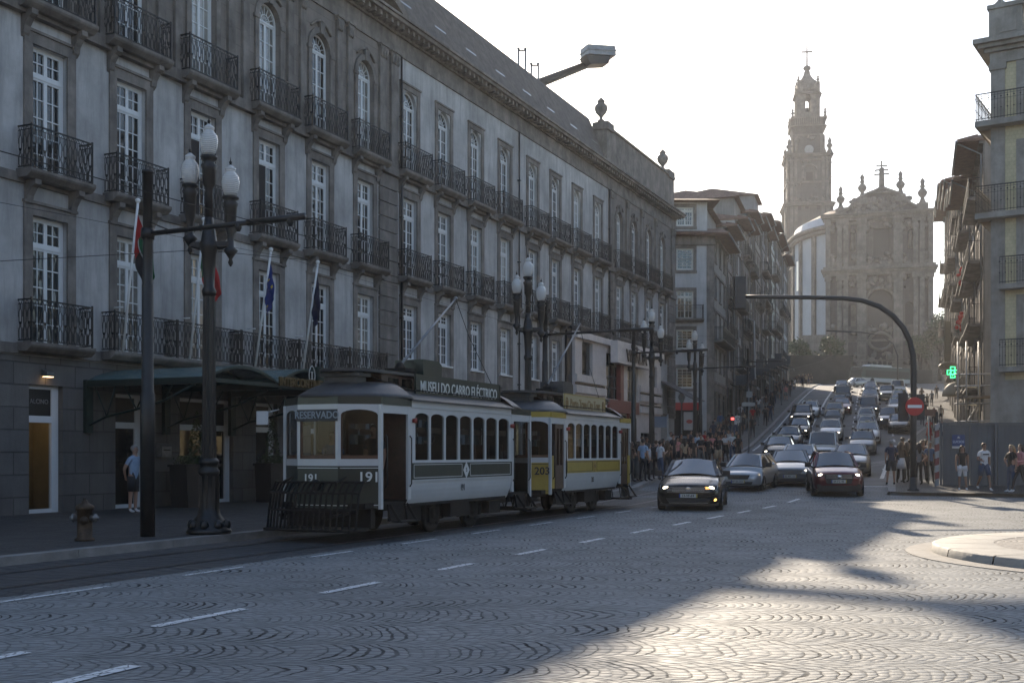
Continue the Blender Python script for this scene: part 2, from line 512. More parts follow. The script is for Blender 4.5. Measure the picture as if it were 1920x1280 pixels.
# hill road surface (asphalt-like setts) between the kerbs, 4 mm above the ground
mb = MB()
yy = [46 + i * 2 for i in range(73)]
for a, b in zip(yy, yy[1:]):
    mb.add([(kerb_x(a) + .03, a, gz(a) + .004), (rp_x(a) - .03, a, gz(a) + .004), (rp_x(b) - .03, b, gz(b) + .004), (kerb_x(b) + .03, b, gz(b) + .004)], [(0, 1, 2, 3)])
struct(mb.build('road', M_ASPH))
# tram lane beside the kerb with two grooved rails
mb = MB(); rl = MB()
S = [2 + i * 2 for i in range(21)]
for a, b in zip(S, S[1:]):
    p = [fac(a, 9.1), fac(a, 12.0), fac(b, 12.0), fac(b, 9.1)]
    mb.add([(q.x, q.y, gz(q.y) + .004) for q in p], [(0, 1, 2, 3)])
S = [2 + i * 1.5 for i in range(60)]
def railpt(s, o):
    if s > 38: o += -.0 + (s - 38) ** 2 * .0042
    q = fac(s, o); return (q.x, q.y)
for a, b in zip(S, S[1:]):
    for o in (9.86, 11.25):
        for d0, d1, dz, mi in ((0, .055, .010, 0), (.055, .1, .007, 1), (.1, .13, .010, 0)):
            p = [railpt(a, o + d0), railpt(a, o + d1), railpt(b, o + d1), railpt(b, o + d0)]
            rl.add([(x, y, gz(y) + dz) for x, y in p], [(0, 1, 2, 3)], mi)
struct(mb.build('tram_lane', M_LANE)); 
struct(rl.build('tram_rails', [mat('rail_steel', (.20, .20, .21), .35, .9, var=.2, scale=6), M_DARK]))

# road markings (worn white paint)
def worn_paint():
    m = bpy.data.materials.new('worn_road_paint'); m.use_nodes = True
    t = NT(m); b = t.n['Principled BSDF']
    b.inputs['Base Color'].default_value = (.62, .64, .66, 1); b.inputs['Roughness'].default_value = .6
    tc = t.new('ShaderNodeTexCoord').outputs['Object']
    n1 = t.noise(tc, 9., 6, .75)
    vo = t.new('ShaderNodeTexVoronoi', feature='DISTANCE_TO_EDGE'); vo.inputs['Scale'].default_value = 8.5; t.link(tc, vo.inputs['Vector'])
    a = t.math('MULTIPLY', t.ramp(n1, .28, .42), t.ramp(vo.outputs['Distance'], .0, .06), clamp=True)
    t.link(t.math('MAXIMUM', a, .0), b.inputs['Alpha'])
    bn = t.new('ShaderNodeBump'); bn.inputs['Strength'].default_value = .6; bn.inputs['Distance'].default_value = .02
    t.link(n1, bn.inputs['Height']); t.link(bn.outputs[0], b.inputs['Normal'])
    return m
M_PAINT = worn_paint()
mk = MB()
def dash(p, q, wd):
    p, q = Vector(p), Vector(q); d = (q - p).normalized(); n = Vector((-d.y, d.x)) * wd / 2
    k = max(1, int((q - p).length / 1.5))
    for i in range(k):
        a, b = p + (q - p) * i / k, p + (q - p) * (i + 1) / k
        mk.add([(c.x, c.y, gz(c.y) + .009) for c in (a - n, b - n, b + n, a + n)], [(0, 1, 2, 3)])
def fdash(s0, s1, o, wd=.13):
    a, b = fac(s0, o), fac(s1, o); dash((a.x, a.y), (b.x, b.y), wd)
for a, b in ((9.0, 10.8), (12.2, 13.5), (15.2, 16.4), (18.1, 19.4), (21, 22.3), (24, 25.3), (27., 28.3), (30, 31.3), (33.2, 34.5), (36.2, 37.5), (39.4, 40.7)): fdash(a, b, 12.35, .09)
for a, b in ((5.6, 6.95), (8.46, 9.84), (11.3, 12.6), (14.25, 15.3), (16.95, 18.1), (19.7, 20.9), (22.5, 23.9), (25.4, 26.8), (28.3, 29.8), (31.3, 32.9), (34.4, 36.2), (38, 40)): fdash(a, b, 15.15 + max(0, a - 16) * .02, .13)
fdash(5.4, 6.85, 16.4, .15)
# hill lines
def hill(y0, y1, ox, wd=.15, step=None, dl=2.0):
    y = y0
    while y < y1:
        e = min(y1, y + (dl if step else 6))
        dash((kerb_x(y) + ox, y), (kerb_x(e) + ox, e), wd)
        y += step if step else 6
hill(62, 172, 3.3, .2)
hill(62, 160, 6.9, .16, 5.0, 2.2)
hill(80, 150, 10.2, .16, 5.0, 2.2)
hill(78, 190, .45, .14)
for i in range(9):                           # zebra bars
    y = 58.2; x = 11.2 + i * 1.15
    dash((x, y), (x + .9, y + 2.9), .5)
for i in range(8): dash((15.2 + i * .9, 70.6), (16.3 + i * .9, 74.2), .42)
dash((12.5, 46.5), (18., 46.), .35)
dash((8.5, 47.), (10.9, 50.2), .5)
dash((16.9, 52), (24.5, 74), .18)
struct(mk.build('road_markings', M_PAINT))

# ---- round traffic island
isl = empty('traffic_island', (10.88, 18.0, 0))
tag(isl, 'round granite edged traffic island paved with pale setts in the lower right', 'traffic island')
mb = MB()
mb.lathe([(4.40, -.02), (4.40, .012), (3.9, .018)], 72, sm=False)
mb.build('gutter_ring', mat('dressed_granite_gutter', (.24, .225, .205), .8, var=.18, scale=3, bump=.3, bscale=40), isl)
mb = MB()
N = 20
for k in range(N):
    a0, a1 = 2 * PI * k / N + .004, 2 * PI * (k + 1) / N - .004
    seg = [a0 + (a1 - a0) * i / 5 for i in range(6)]
    for u, v in zip(seg, seg[1:]):
        c = lambda r, a, z: (r * math.cos(a), r * math.sin(a), z)
        mb.add([c(4.0, u, 0), c(4.0, v, 0), c(3.97, u, .13), c(3.97, v, .13), c(3.93, u, .15), c(3.93, v, .15), c(3.0, u, .15), c(3.0, v, .15)],
               [(0, 1, 3, 2), (2, 3, 5, 4), (4, 5, 7, 6)], 0, True)
mb.build('kerb_ring', M_SLAB, isl)
M_ISL = cobble_mat('island_setts', W=.45, h=.13, col=(.29, .265, .235), fan=True, stone=.12, rough=.6, bump=.5, kd=.6)
mb = MB(); mb.lathe([(3.0, .145), (2.2, .152), (0.05, .16)], 64, sm=False)
mb.build('paved_top', M_ISL, isl)

# ================================================================== haze
hz = MB(); hz.box(-260, 330, -60, 470, -1.5, 125)
hz.v = [tuple(p) for p in hz.v]
hzo = hz.build('haze', [bpy.data.materials.new('haze_air')])
tag(hzo, None, None, None, 'stuff')
hm = hzo.data.materials[0]; hm.use_nodes = True
for nd in list(hm.node_tree.nodes):
    if nd.type == 'BSDF_PRINCIPLED': hm.node_tree.nodes.remove(nd)
pv = hm.node_tree.nodes.new('ShaderNodeVolumePrincipled')
pv.inputs['Color'].default_value = (.92, .92, .95, 1); pv.inputs['Density'].default_value = .00034
pv.inputs['Anisotropy'].default_value = .35
hm.node_tree.links.new(pv.outputs[0], hm.node_tree.nodes['Material Output'].inputs['Volume'])

# ================================================================== windows and railings shared by the buildings
def window_mesh(wd, h, kind='casement', cols=2, rows=5, tr=.24, bar=.028, fr=.07):
    """white timber frame in the xz plane, x from 0 to wd, z from 0 to h; faces -y"""
    mb = MB(); D = .07
    def B(x0, x1, z0, z1, d=0., t=D): mb.box(x0, x1, d, d + t, z0, z1)
    def grid(x0, x1, z0, z1, c, r):
        for i in range(1, c): 
            x = x0 + (x1 - x0) * i / c; B(x - bar / 2, x + bar / 2, z0, z1, .022, .03)
        for i in range(1, r):
            z = z0 + (z1 - z0) * i / r; B(x0, x1, z - bar / 2, z + bar / 2, .019, .036)
    def leaf(x0, x1, z0, z1, c, r, f=.055):
        B(x0, x0 + f, z0, z1, .006, .05); B(x1 - f, x1, z0, z1, .006, .05)
        B(x0 + f, x1 - f, z0, z0 + f, .008, .05); B(x0 + f, x1 - f, z1 - f, z1, .008, .05)
        grid(x0 + f, x1 - f, z0 + f, z1 - f, c, r)
    arch = kind == 'arch'
    top = h - wd / 2 if arch or kind == 'fan' else h
    if kind == 'sash':
        B(0, fr, 0, h); B(wd - fr, wd, 0, h); B(fr, wd - fr, 0, fr, .003); B(fr, wd - fr, h - fr, h, .003)
        leaf(fr, wd - fr, fr, h / 2 + .03, cols, rows); leaf(fr, wd - fr, h / 2, h - fr, cols, rows)
        return mb
    B(0, fr, 0, h if not arch else top); B(wd - fr, wd, 0, h if not arch else top)
    B(fr, wd - fr, 0, fr, .003)
    m = wd / 2
    if kind == 'casement':
        zt = h * (1 - tr)
        B(fr, wd - fr, h - fr, h, .003); B(fr, wd - fr, zt, zt + .09, -.012)
        leaf(fr, m, zt + .09, h - fr, cols, 2); leaf(m, wd - fr, zt + .09, h - fr, cols, 2)
        lz = zt
    else:
        lz = top - .07
        B(fr, wd - fr, lz, top, -.012)
        r = m - .02; n = 14
        for i in range(n):
            a, b = PI * i / n, PI * (i + 1) / n
            for ro, ri in ((m, m - fr), (m * .42, m * .42 - .03)):
                pts = [(m - ro * math.cos(a), ro * math.sin(a) + top), (m - ro * math.cos(b), ro * math.sin(b) + top),
                       (m - ri * math.cos(b), ri * math.sin(b) + top), (m - ri * math.cos(a), ri * math.sin(a) + top)]
                mb.prism(pts, 0.001, D, 'y')
        for i in range(1, 8):
            a = PI * i / 8
            mb.beam((m - .1 * math.cos(a), .035, top + .1 * math.sin(a)), (m - (m - fr) * math.cos(a), .035, top + (m - fr) * math.sin(a)), .02, .02, up=(0, 1, 0))
        if kind == 'fan':
            B(fr, wd - fr, h - .02, h, .002)
            n = 12
            pts = [(m - (m - .01) * math.cos(PI * i / n), top + (m - .01) * math.sin(PI * i / n)) for i in range(n + 1)]
            for (ax, az), (bx, bz) in zip(pts, pts[1:]):
                mb.prism([(ax, az), (bx, bz), (bx, h), (ax, h)], .004, .03, 'y')
    leaf(fr, m, fr, lz, cols, rows); leaf(m, wd - fr, fr, lz, cols, rows)
    return mb
def pane_mesh(wd, h, kind, glass):
    mb = MB()
    if kind == 'arch':
        m = wd / 2; top = h - m
        pts = [(0, 0), (wd, 0)] + [(m + m * math.cos(PI * i / 12), top + m * math.sin(PI * i / 12)) for i in range(13)]
        mb.add([(x, .04, z) for x, z in pts], [tuple(range(len(pts)))])
    else: mb.add([(0, .04, 0), (wd, .04, 0), (wd, .04, h), (0, .04, h)], [(0, 1, 2, 3)])
    return mb
WCACHE = {}
def window(parent, x, z, wd, h, kind='casement', y=.14, cols=2, rows=5, fmat=None, gmat=None, tr=.24, tilt=None):
    fmat = fmat or M_FRAME; gmat = gmat or M_GLASS
    key = (wd, h, kind, cols, rows, fmat.name, gmat.name, tr)
    if key not in WCACHE:
        WCACHE[key] = (window_mesh(wd, h, kind, cols, rows, tr).mesh('window', fmat), pane_mesh(wd, h, kind, gmat).mesh('pane', gmat))
    a, b = WCACHE[key]
    o = put('window', a, parent, (x, y, z))
    p = put('pane', b, o)
    if tilt is None: tilt = random.uniform(-.012, .012)
    p.rotation_euler = (random.uniform(-.006, .006), 0, tilt * .5)
    return o
RCACHE = {}
def railing(wd, dp, h=1.0, style='links', r=.009):
    key = (round(wd, 2), dp, h, style)
    if key in RCACHE: return RCACHE[key]
    mb = MB()
    def panel(P, L):
        def line(pts, w_=.016):
            for a, b in zip(pts, pts[1:]): mb.beam(P(*a), P(*b), w_, w_)
        line([(0, h), (L, h)], .035); line([(0, h - .1), (L, h - .1)]); line([(0, .05), (L, .05)], .025)
        if style == 'bars':
            n = max(2, int(L / .11))
            for i in range(n + 1): line([(L * i / n, .05), (L * i / n, h)], .013)
            for i in range(n):
                x = L * (i + .5) / n; line([(x - .03, .8), (x, .85), (x + .03, .8), (x, .75), (x - .03, .8)], .008)
            return
        n = max(2, round(L / .17)); p = L / n
        for i in range(n):
            c = (i + .5) * p; q = p * .30; s_ = p * .12
            for d in (-1, 1):
                line([(c + d * s_, .05), (c + d * q, .12), (c + d * q, .3), (c + d * s_, .38), (c + d * s_, .44), (c + d * q, .5), (c + d * q, .74),
                      (c + d * s_, .82), (c + d * s_, h - .1)], .013)
                line([(c + d * p / 2, .05), (c + d * p / 2, .36)], .010)
                line([(c + d * p / 2, .62), (c + d * p / 2, h - .1)], .010)
                line([(c + d * s_, h - .1), (c + d * p * .32, h - .05), (c + d * p / 2, h)], .010)
            line([(c - s_, .38), (c + s_, .38)], .010); line([(c - s_, .82), (c + s_, .82)], .010)
            if i % 2 == 0:
                a, b = Vector(P(c - .001, .47)), Vector(P(c + .001, .47))
                for k in range(3):
                    an = PI * k / 3
                    line([(c - .035 * math.cos(an), .47 - .035 * math.sin(an)), (c + .035 * math.cos(an), .47 + .035 * math.sin(an))], .024)
    panel(lambda u, z: (u, -dp, z), wd)
    panel(lambda u, z: (0, -dp + u, z), dp)
    panel(lambda u, z: (wd, -dp + u, z), dp)
    for x in (0, wd): mb.box(x - .018, x + .018, -dp - .018, -dp + .018, 0, h + .05)
    RCACHE[key] = mb.mesh('railing', M_IRON)
    return RCACHE[key]
def balcony(parent, x0, x1, z, dp=.45, h=1.05, consoles=True, style='links', smat=None, th=.22, cons_h=.55):
    mb = MB(); e = .07
    mb.prism([(0.002, z - th), (-dp * .8, z - th), (-dp - e + .03, z - th * .55), (-dp - e, z - .07), (-dp - e, z), (.002, z)], x0 - e, x1 + e, 'x')
    if consoles:
        w_ = .2
        for cx in (x0 + .28, x1 - .28):
            pts = [(.0, z - th - .003), (-dp * .85, z - th - .003), (-dp * .85, z - th - .13), (-dp * .55, z - th - .2), (-dp * .28, z - th - .38), (-dp * .2, z - th - cons_h), (0, z - th - cons_h - .1)]
            mb.prism(pts, cx - w_ / 2, cx + w_ / 2, 'x')
    o = mb.build('balcony', smat or M_STONEB, parent)
    put('railing', railing(x1 - x0, dp, h, style), o, (x0, 0, z + .005))
    return o

# ================================================================== the hotel (long stone and plaster front on the left)
HO = empty('palace_building', fac(0, 0), PI / 2 - TH)
tag(HO, 'long grey palace with rows of tall white windows and iron balconies on the left', 'building')
WL = [11.9, 14.9, 18.0, 21.07, 23.97, 27.0, 30.3, 33.3, 36.3, 39.73, 42.7, 45.8, 48.97, 52.34, 55.4, 58.6, 62.0, 65.8, 68.7, 71.8, 74.9]
WW = 1.15
SE = 78.5
opsA = []; opsB = []; opsC = []; opsG = []
for i, s in enumerate(WL):
    ar = s < 39 or s > 65
    opsA.append((s, s + WW, 12.92, 16.45 if ar else 16.25, True))
    opsB.append((s, s + WW, 8.66, 11.93, False))
    if s < 39: opsC.append((s, s + WW, 4.36, 7.63, False))
    elif s < 57: opsC.append((s, s + WW, 5.4, 7.63, False))
    elif s > 75: opsC.append((s, s + WW, 5.2, 7.4, False))
doors = [(14.9, 16.05, .14, 3.39), (18.0, 19.1, .14, 3.39), (20.98, 22.08, .14, 3.39), (23.95, 25.1, .14, 3.3), (26.55, 29.05, .14, 3.3), (30.2, 31.35, .14, 3.3), (33.3, 34.45, .14, 3.3), (36.3, 37.45, .14, 3.3),
         (40.0, 41.6, .14, 3.3), (44, 45.6, .14, 3.3), (49, 50.6, .14, 3.3), (53.5, 55, .14, 3.3)]
opsG = [d + (False,) for d in doors]
mb = MB()
wall_open(mb, 8, 57.9, -1, 4.1, opsG, 0, .3, 2)
wall_open(mb, 57.9, SE, -1, 4.1, [], 0, .3, 0)
wall_open(mb, 8, SE, 4.1, 12.6, opsB + opsC, 0, .26, 0)
wall_open(mb, 8, 39.3, 12.6, 17.6, [o for o in opsA if o[0] < 39], 0, .26, 1)
wall_open(mb, 39.3, 64.4, 12.6, 17.6, [o for o in opsA if 39 < o[0] < 64], 0, .26, 0)
wall_open(mb, 64.4, SE, 12.6, 17.6, [o for o in opsA if o[0] > 65], 0, .26, 1)
# other sides and a dark backing behind the openings
mb.add([(SE, 0, -1), (SE, 17, -1), (SE, 17, 17.6), (SE, 0, 17.6)], [(0, 1, 2, 3)], 1)
mb.add([(8, 0, -1), (8, 17, -1), (8, 17, 17.6), (8, 0, 17.6)], [(3, 2, 1, 0)], 1)
mb.add([(8, 17, -1), (SE, 17, -1), (SE, 17, 17.6), (8, 17, 17.6)], [(3, 2, 1, 0)], 0)
mb.add([(8.1, .6, 4.3), (SE - .1, .6, 4.3), (SE - .1, .6, 17.5), (8.1, .6, 17.5)], [(0, 1, 2, 3)], 3)
mb.add([(8.1, 2.6, 0), (SE - .1, 2.6, 0), (SE - .1, 2.6, 4.2), (8.1, 2.6, 4.2)], [(0, 1, 2, 3)], 3)
mb.build('wall', [M_PLASTER, M_STONE, M_RUST, M_DARK], HO)

tr_ = MB()
P1, P2, P3 = .045, .07, .1
# string courses and entablature
tr_.box(8, SE + .05, -P2, .01, 4.12, 4.38); tr_.box(8, SE + .05, -P2, .01, 8.36, 8.6); tr_.box(8, SE + .06, -.2, .01, 12.55, 12.86)
tr_.box(8, SE + .1, -.06, .01, 17.45, 17.75); tr_.box(8, SE + .06, -.03, 16.9, 17.753, 18.2)
for i, (d, z0, z1) in enumerate(((.14, 18.2, 18.32), (.3, 18.322, 18.44), (.62, 18.443, 18.58), (.7, 18.583, 18.68))):
    tr_.box(8, SE + d, -d, 16.9, z0, z1)
s = 8.2
while s < SE: tr_.box(s, s + .16, -.5, -.14, 18.26, 18.44); s += .42      # modillions under the cornice
# pilasters full height of each zone
def pil(a, b, z0, z1, cap=True, p=P3):
    tr_.box(a, b, -p, .01, z0, z1)
    if cap:
        tr_.box(a - .05, b + .05, -p - .05, .01, z1 - .14, z1 - .003)
        tr_.box(a - .08, b + .08, -p - .1, .01, z1 - .06, z1 - .006)
        for c in (a + .06, (a + b) / 2, b - .06): tr_.lathe([(.02, z1 - .52), (.07, z1 - .45), (.05, z1 - .36), (.09, z1 - .2), (.06, z1 - .14)], 6, (c, -p - .02))
    tr_.box(a - .05, b + .05, -p - .04, .01, z0, z0 + .25)
for a, b in ((37.85, 38.35), (38.7, 39.25), (64.55, 65.0), (77.6, 78.35)): pil(a, b, 12.865, 17.45)
for i in range(len(WL) - 1):
    if WL[i] < 36 or WL[i] > 65:
        c = (WL[i] + WW + WL[i + 1]) / 2
        if WL[i] < 36: pil(c - .52, c - .2, 12.865, 17.45); pil(c + .2, c + .52, 12.865, 17.45)
        else: pil(c - .22, c + .22, 12.865, 17.45)
for a, b in ((37.85, 39.2), (64.45, 65.3), (76.75, SE - .02)):      # rusticated strips
    for z0, z1 in ((4.39, 8.35), (8.61, 12.54)):
        z = z0
        while z < z1 - .2:
            e = min(z + .56, z1); tr_.box(a, b, -.09, .01, z + .018, e - .018); z += .56
# surrounds
def surround(a, b, z0, z1, wd=.27, up=.35, keep=None):
    tr_.box(a - wd, a, -P1, .03, z0, z1); tr_.box(b, b + wd, -P1, .03, z0, z1)
    tr_.box(a - wd - .002, b + wd + .002, -P1 - .004, .03, z1, z1 + up)
    tr_.box(a - wd - .03, b + wd + .03, -P1 - .05, .03, z1 + up, z1 + up + .07)
for (a, b, z0, z1, ar) in opsA:
    if a < 39 or a > 65:
        c, r = (a + b) / 2, WW / 2
        for k in range(14):
            u, v = PI * k / 14, PI * (k + 1) / 14
            ro, zc = r + .2, z1 - r
            pts = [(c - r * math.cos(u), zc + r * math.sin(u)), (c - ro * math.cos(u), zc + ro * math.sin(u)), (c - ro * math.cos(v), zc + ro * math.sin(v)), (c - r * math.cos(v), zc + r * math.sin(v))]
            tr_.prism(pts, -.07, .02, 'y')
        tr_.box(a - .2, a, -.07, .02, z0, z1 - r); tr_.box(b, b + .2, -.07, .02, z0, z1 - r)
        tr_.box(a - .26, a + .0, -.1, .02, z1 - r - .12, z1 - r); tr_.box(b, b + .26, -.1, .02, z1 - r - .12, z1 - r)
        tr_.prism([(c - .1, z1 - .02), (c + .1, z1 - .02), (c + .16, z1 + .38), (c - .16, z1 + .38)], -.13, 0, 'y')
        for d in (-1, 1): tr_.tube([(c + d * .62, -.06, z1 + .12), (c + d * .35, -.06, z1 + .34), (c, -.06, z1 + .48)], .05, 6)
    else: surround(a, b, z0 - .05, z1, .24, .22)
for (a, b, z0, z1, ar) in opsB: surround(a, b, 8.6, z1, .27, .28)
for (a, b, z0, z1, ar) in opsC:
    surround(a, b, 4.38 if a < 39 or True else z0, z1, .27, .28)
    if z0 > 5: tr_.box(a + .002, b - .002, -P1, .03, 4.38, z0 - .06)
tr_.build('stone_trim', M_STONEB, HO)
# window sills where there is no balcony
for (a, b, z0, z1, ar) in opsC:
    if z0 > 5: mb = MB(); mb.box(a - .08, b + .08, -.12, .25, z0 - .06, z0 + .01); mb.build('window_sill', M_WHITE, HO)
# windows
M_CURT = mat('pane_with_pale_curtain', (.16, .16, .15), .25, 0, .5, scale=1.6, spec=.9, coat=1.)
M_WAVY = glassy('old_wavy_glass', (.03, .034, .036), .06, .5, 2.2)
M_CURW = mat('pane_with_blind', (.30, .29, .26), .3, 0, .25, scale=1.2, spec=.9, coat=1.)
_wr = random.Random(8)
def gpick(): return _wr.choice((M_GLASS, M_GLASS, M_WAVY, M_WAVY, M_CURT, M_CURT, M_CURW))
for i, s in enumerate(WL):
    ar = s < 39 or s > 65
    window(HO, s, 12.92, WW, 3.53 if ar else 3.33, 'arch', rows=5, gmat=gpick())
    if 26 < s < 31:                     # one leaf of these stands open on the dark room
        o = window(HO, s, 8.66, WW, 3.27)
        mb = MB(); mb.box(s + .07, s + .56, .11, .135, 8.73, 11.1)
        mb.build('open_leaf_gap', M_DARK, HO)
    else: window(HO, s, 8.66, WW, 3.27, gmat=gpick())
for (a, b, z0, z1, ar) in opsC: window(HO, a, z0, WW, round(z1 - z0, 2), rows=5 if z1 - z0 > 3 else 4, gmat=gpick())
# balconies
for i, s in enumerate(WL):
    c = s + WW / 2
    balcony(HO, c - 1.1, c + 1.1, 12.87)
    balcony(HO, c - 1.0, c + 1.0, 8.68)
    if s < 23: balcony(HO, c - 1.0, c + 1.0, 4.4, consoles=False)
CB = [(23.45, 25.9), (25.95, 28.85), (28.9, 31.95), (32.0, 35.1), (35.15, 37.75)]
for a, b in CB: balcony(HO, a, b, 4.4, consoles=False)
# attic, coping, roof
mb = MB()
mb.box(8, 64.2, .12, 16.7, 18.68, 19.2, 1)
mb.prism([(.1, 19.2), (.1, 19.25), (1.15, 21.75), (1.5, 21.85), (15.5, 21.85), (16.8, 19.2)], 8.02, 64.18, 'x', 0)
mb.box(64.2, SE, .02, 16.8, 18.683, 21.1, 1)
mb.box(64.12, SE + .08, -.08, 16.9, 21.1, 21.22, 1); mb.box(64.12, SE + .08, -.06, 16.9, 18.69, 18.95, 1)
mb.box(64.1, 65.2, -.1, .9, 21.0, 21.45, 1); mb.box(SE - 1.6, SE - .2, -.1, .9, 21.0, 21.5, 1)
mb.box(38.6, 39.4, -.05, .9, 18.68, 20.2, 1)
mb.build('roof', [M_ROOF, M_STONEB], HO)
mb = MB()                                # pediment over the middle of the front
mb.prism([(20, 18.69), (39.2, 18.69), (29.6, 23.2)], -.05, .6, 'y', 0)
mb.beam((39.6, -.15, 18.85), (29.5, -.15, 23.5), .5, .3, 0, up=(0, 0, 1)); mb.beam((19.6, -.15, 18.85), (29.7, -.15, 23.5), .5, .3, 0)
mb.build('pediment', M_STONEB, HO)
mb = MB()
for px in (1139, 1253):
    s = s_of(px); z = 21.45
    mb.lathe([(.22, z), (.22, z + .1), (.1, z + .18), (.1, z + .3), (.32, z + .55), (.4, z + .8), (.36, z + 1.0), (.22, z + 1.12), (.2, z + 1.2), (.26, z + 1.25), (.1, z + 1.4), (.02, z + 1.5)], 10, (s, .4))
    mb.build('roof_urn', M_STONEB, HO); mb = MB()
M_SKYL = glassy('skylight_glass', (.3, .3, .3), .1)
for px in (765, 832, 890, 945, 995, 1040, 1083, 1122):
    s = s_of(px)
    mb = MB(); mb.prism([(.40, 19.98), (.42, 20.06), (.52, 20.16), (.50, 20.04)], s, s + 1.0, 'x')
    mb.build('skylight', M_SKYL, HO)
for s in (39.45, 51.0, 64.35):
    mb = MB(); mb.tube([(s, -.12, 4.4), (s, -.12, 17.4)], .045, 6)
    for z in range(5, 17, 2): mb.box(s - .07, s + .07, -.19, -.04, z, z + .05)
    mb.build('downpipe', M_IRONP, HO)
# ground-floor door frames and the lit shop
M_LIT = mat('lit_shop_wall', (.36, .29, .17), .8, var=.2, scale=.8)
for k, (a, b, z0, z1) in enumerate(doors):
    mb = MB(); f = .1
    for x0, x1 in ((a, a + f), (b - f - .12, b)): mb.box(x0, x1, .16, .26, z0, z1)
    mb.box(a + f, b - f - .12, .165, .26, z0, z0 + f); mb.box(a + f, b - f - .12, .165, .26, z1 - f, z1); mb.box(a + f, b - f - .12, .16, .255, z1 - .95, z1 - .78)
    if b - a > 2: mb.box((a + b) / 2 - .05, (a + b) / 2 + .05, .168, .25, z0 + f, z1 - .95)
    d = mb.build('door', M_FRAME, HO)
    mb = MB(); mb.add([(a, .22, z0), (b, .22, z0), (b, .22, z1 - .9), (a, .22, z1 - .9)], [(0, 1, 2, 3)])
    mb.build('glass', M_CLEAR if k in (2, 6) else M_GLASSD, d)
    mb = MB(); mb.box(a + f, b - f - .12, .2, .23, z1 - .78, z1 - f); mb.build('sign_panel', mat('black_panel', (.01, .01, .011), .4, var=0), d)
    if k == 2:
        me = text_mesh('ALCINO', .17, mat('dull_silver', (.2, .2, .21), .5), xs=.95); put('lettering', me, d, ((a + b) / 2 - .05, .19, z1 - .42))
for k in (2, 6):                          # two small furnished rooms behind the clear panes
    a, b, z0, z1 = doors[k]
    mb = MB(); mb.box(a - .3, b + .9, 1.9, 2.0, .1, 3.4, 0); mb.box(a - .3, a - .2, .35, 1.9, .1, 3.4, 0); mb.box(b + .8, b + .9, .35, 1.9, .1, 3.4, 0)
    mb.box(a - .3, b + .9, .35, 2.0, .1, .15, 1); mb.box(a + .2, a + .9, 1.1, 1.6, .85, .9, 1)
    for x in (a + .22, a + .86): mb.box(x, x + .04, 1.12, 1.58, .15, .85, 1)
    mb.box(a + .75, a + .8, .9, 1.3, .15, 1.1, 1); mb.box(a + .35, a + .6, 1.2, 1.25, .9, 1.2, 1)
    mb.build('shop_interior', [M_LIT, mat('dark_wood', (.05, .03, .02), .6)], HO)
pl_ = bpy.data.lights.new('shop_ceiling_lamp', 'POINT'); pl_.energy = 5; pl_.color = (1, .74, .42); pl_.shadow_soft_size = .12
po = bpy.data.objects.new('shop_ceiling_lamp', pl_); COL.objects.link(po); po.parent = HO; po.location = (21.7, .9, 2.9)
mb = MB(); mb.prism([(-.02, 3.62), (-.2, 3.6), (-.22, 3.72), (-.02, 3.78)], 21.35, 21.6, 'x'); lampo = mb.build('wall_lamp', M_STEEL, HO)
mb = MB(); mb.box(21.37, 21.58, -.2, -.05, 3.585, 3.6); mb.build('lamp_lens', mat('warm_lamp_lens', (1, .7, .4), .5, var=0, emit=(1, .62, .3), estr=3.), lampo)

# ---- pharmacy front of pale marble bands
SF = empty('pharmacy_shopfront', fac(0, 0), PI / 2 - TH)
tag(SF, 'pale banded pharmacy shopfront with red panels and VITÁLIA lettering built onto the grey palace', 'shopfront')
M_MARB = mat('pale_pink_marble', (.64, .58, .56), .4, var=.14, scale=1.4, streak=.25)
M_REDM = mat('red_marble', (.22, .06, .055), .35, var=.25, scale=3)
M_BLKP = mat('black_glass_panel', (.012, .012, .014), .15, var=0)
a, b = 58.1, 74.2
mb = MB()
wall_open(mb, a, b, -.2, 8.2, [(59.2, 60.9, 5.9, 7.9, False), (63.2, 69.2, 4.9, 7.6, False), (71.6, 73.4, 4.9, 7.4, False), (59.2, 62.4, .1, 3.0, False), (63.2, 68.8, .1, 4.0, False), (69.8, 73.4, .1, 3.0, False)], -.3, .24)
mb.add([(a, -.3, -.2), (a, 0, -.2), (a, 0, 8.2), (a, -.3, 8.2)], [(0, 3, 2, 1)]); mb.add([(b, -.3, -.2), (b, 0, -.2), (b, 0, 8.2), (b, -.3, 8.2)], [(0, 1, 2, 3)])
mb.box(a - .1, b + .1, -.5, .02, 8.0, 8.35)
for z in (4.25, 5.0, 5.6): mb.box(a, 63.0, -.42, -.3, z, z + .42); mb.box(69.5, b, -.42, -.3, z, z + .42)
mb.prism([(63.4, 7.0), (70.4, 7.0), (70.4, 8.3), (63.4, 8.3)], -.95, -.5, 'y')
mb.build('cladding', M_MARB, SF)
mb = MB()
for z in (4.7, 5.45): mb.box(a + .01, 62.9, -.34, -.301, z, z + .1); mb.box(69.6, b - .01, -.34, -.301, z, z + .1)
mb.build('black_bands', M_BLKP, SF)  # thin black strips in the grooves between the marble bands
mb = MB(); mb.box(57.3, 58.05, -.16, -.02, 3.6, 8.6); mb.build('black_panel', M_BLKP, SF)
mb = MB(); mb.box(63.2, 68.9, -.5, -.3, 4.1, 4.85); mb.box(65.3, 65.9, -.48, -.2, 4.86, 7.0); mb.box(66.9, 67.1, -.46, -.31, .2, 4.1); mb.build('red_panel', M_REDM, SF)
mb = MB(); mb.box(66.0, 66.7, -.45, -.25, 4.86, 7.1); mb.build('pale_panel', M_MARB, SF)
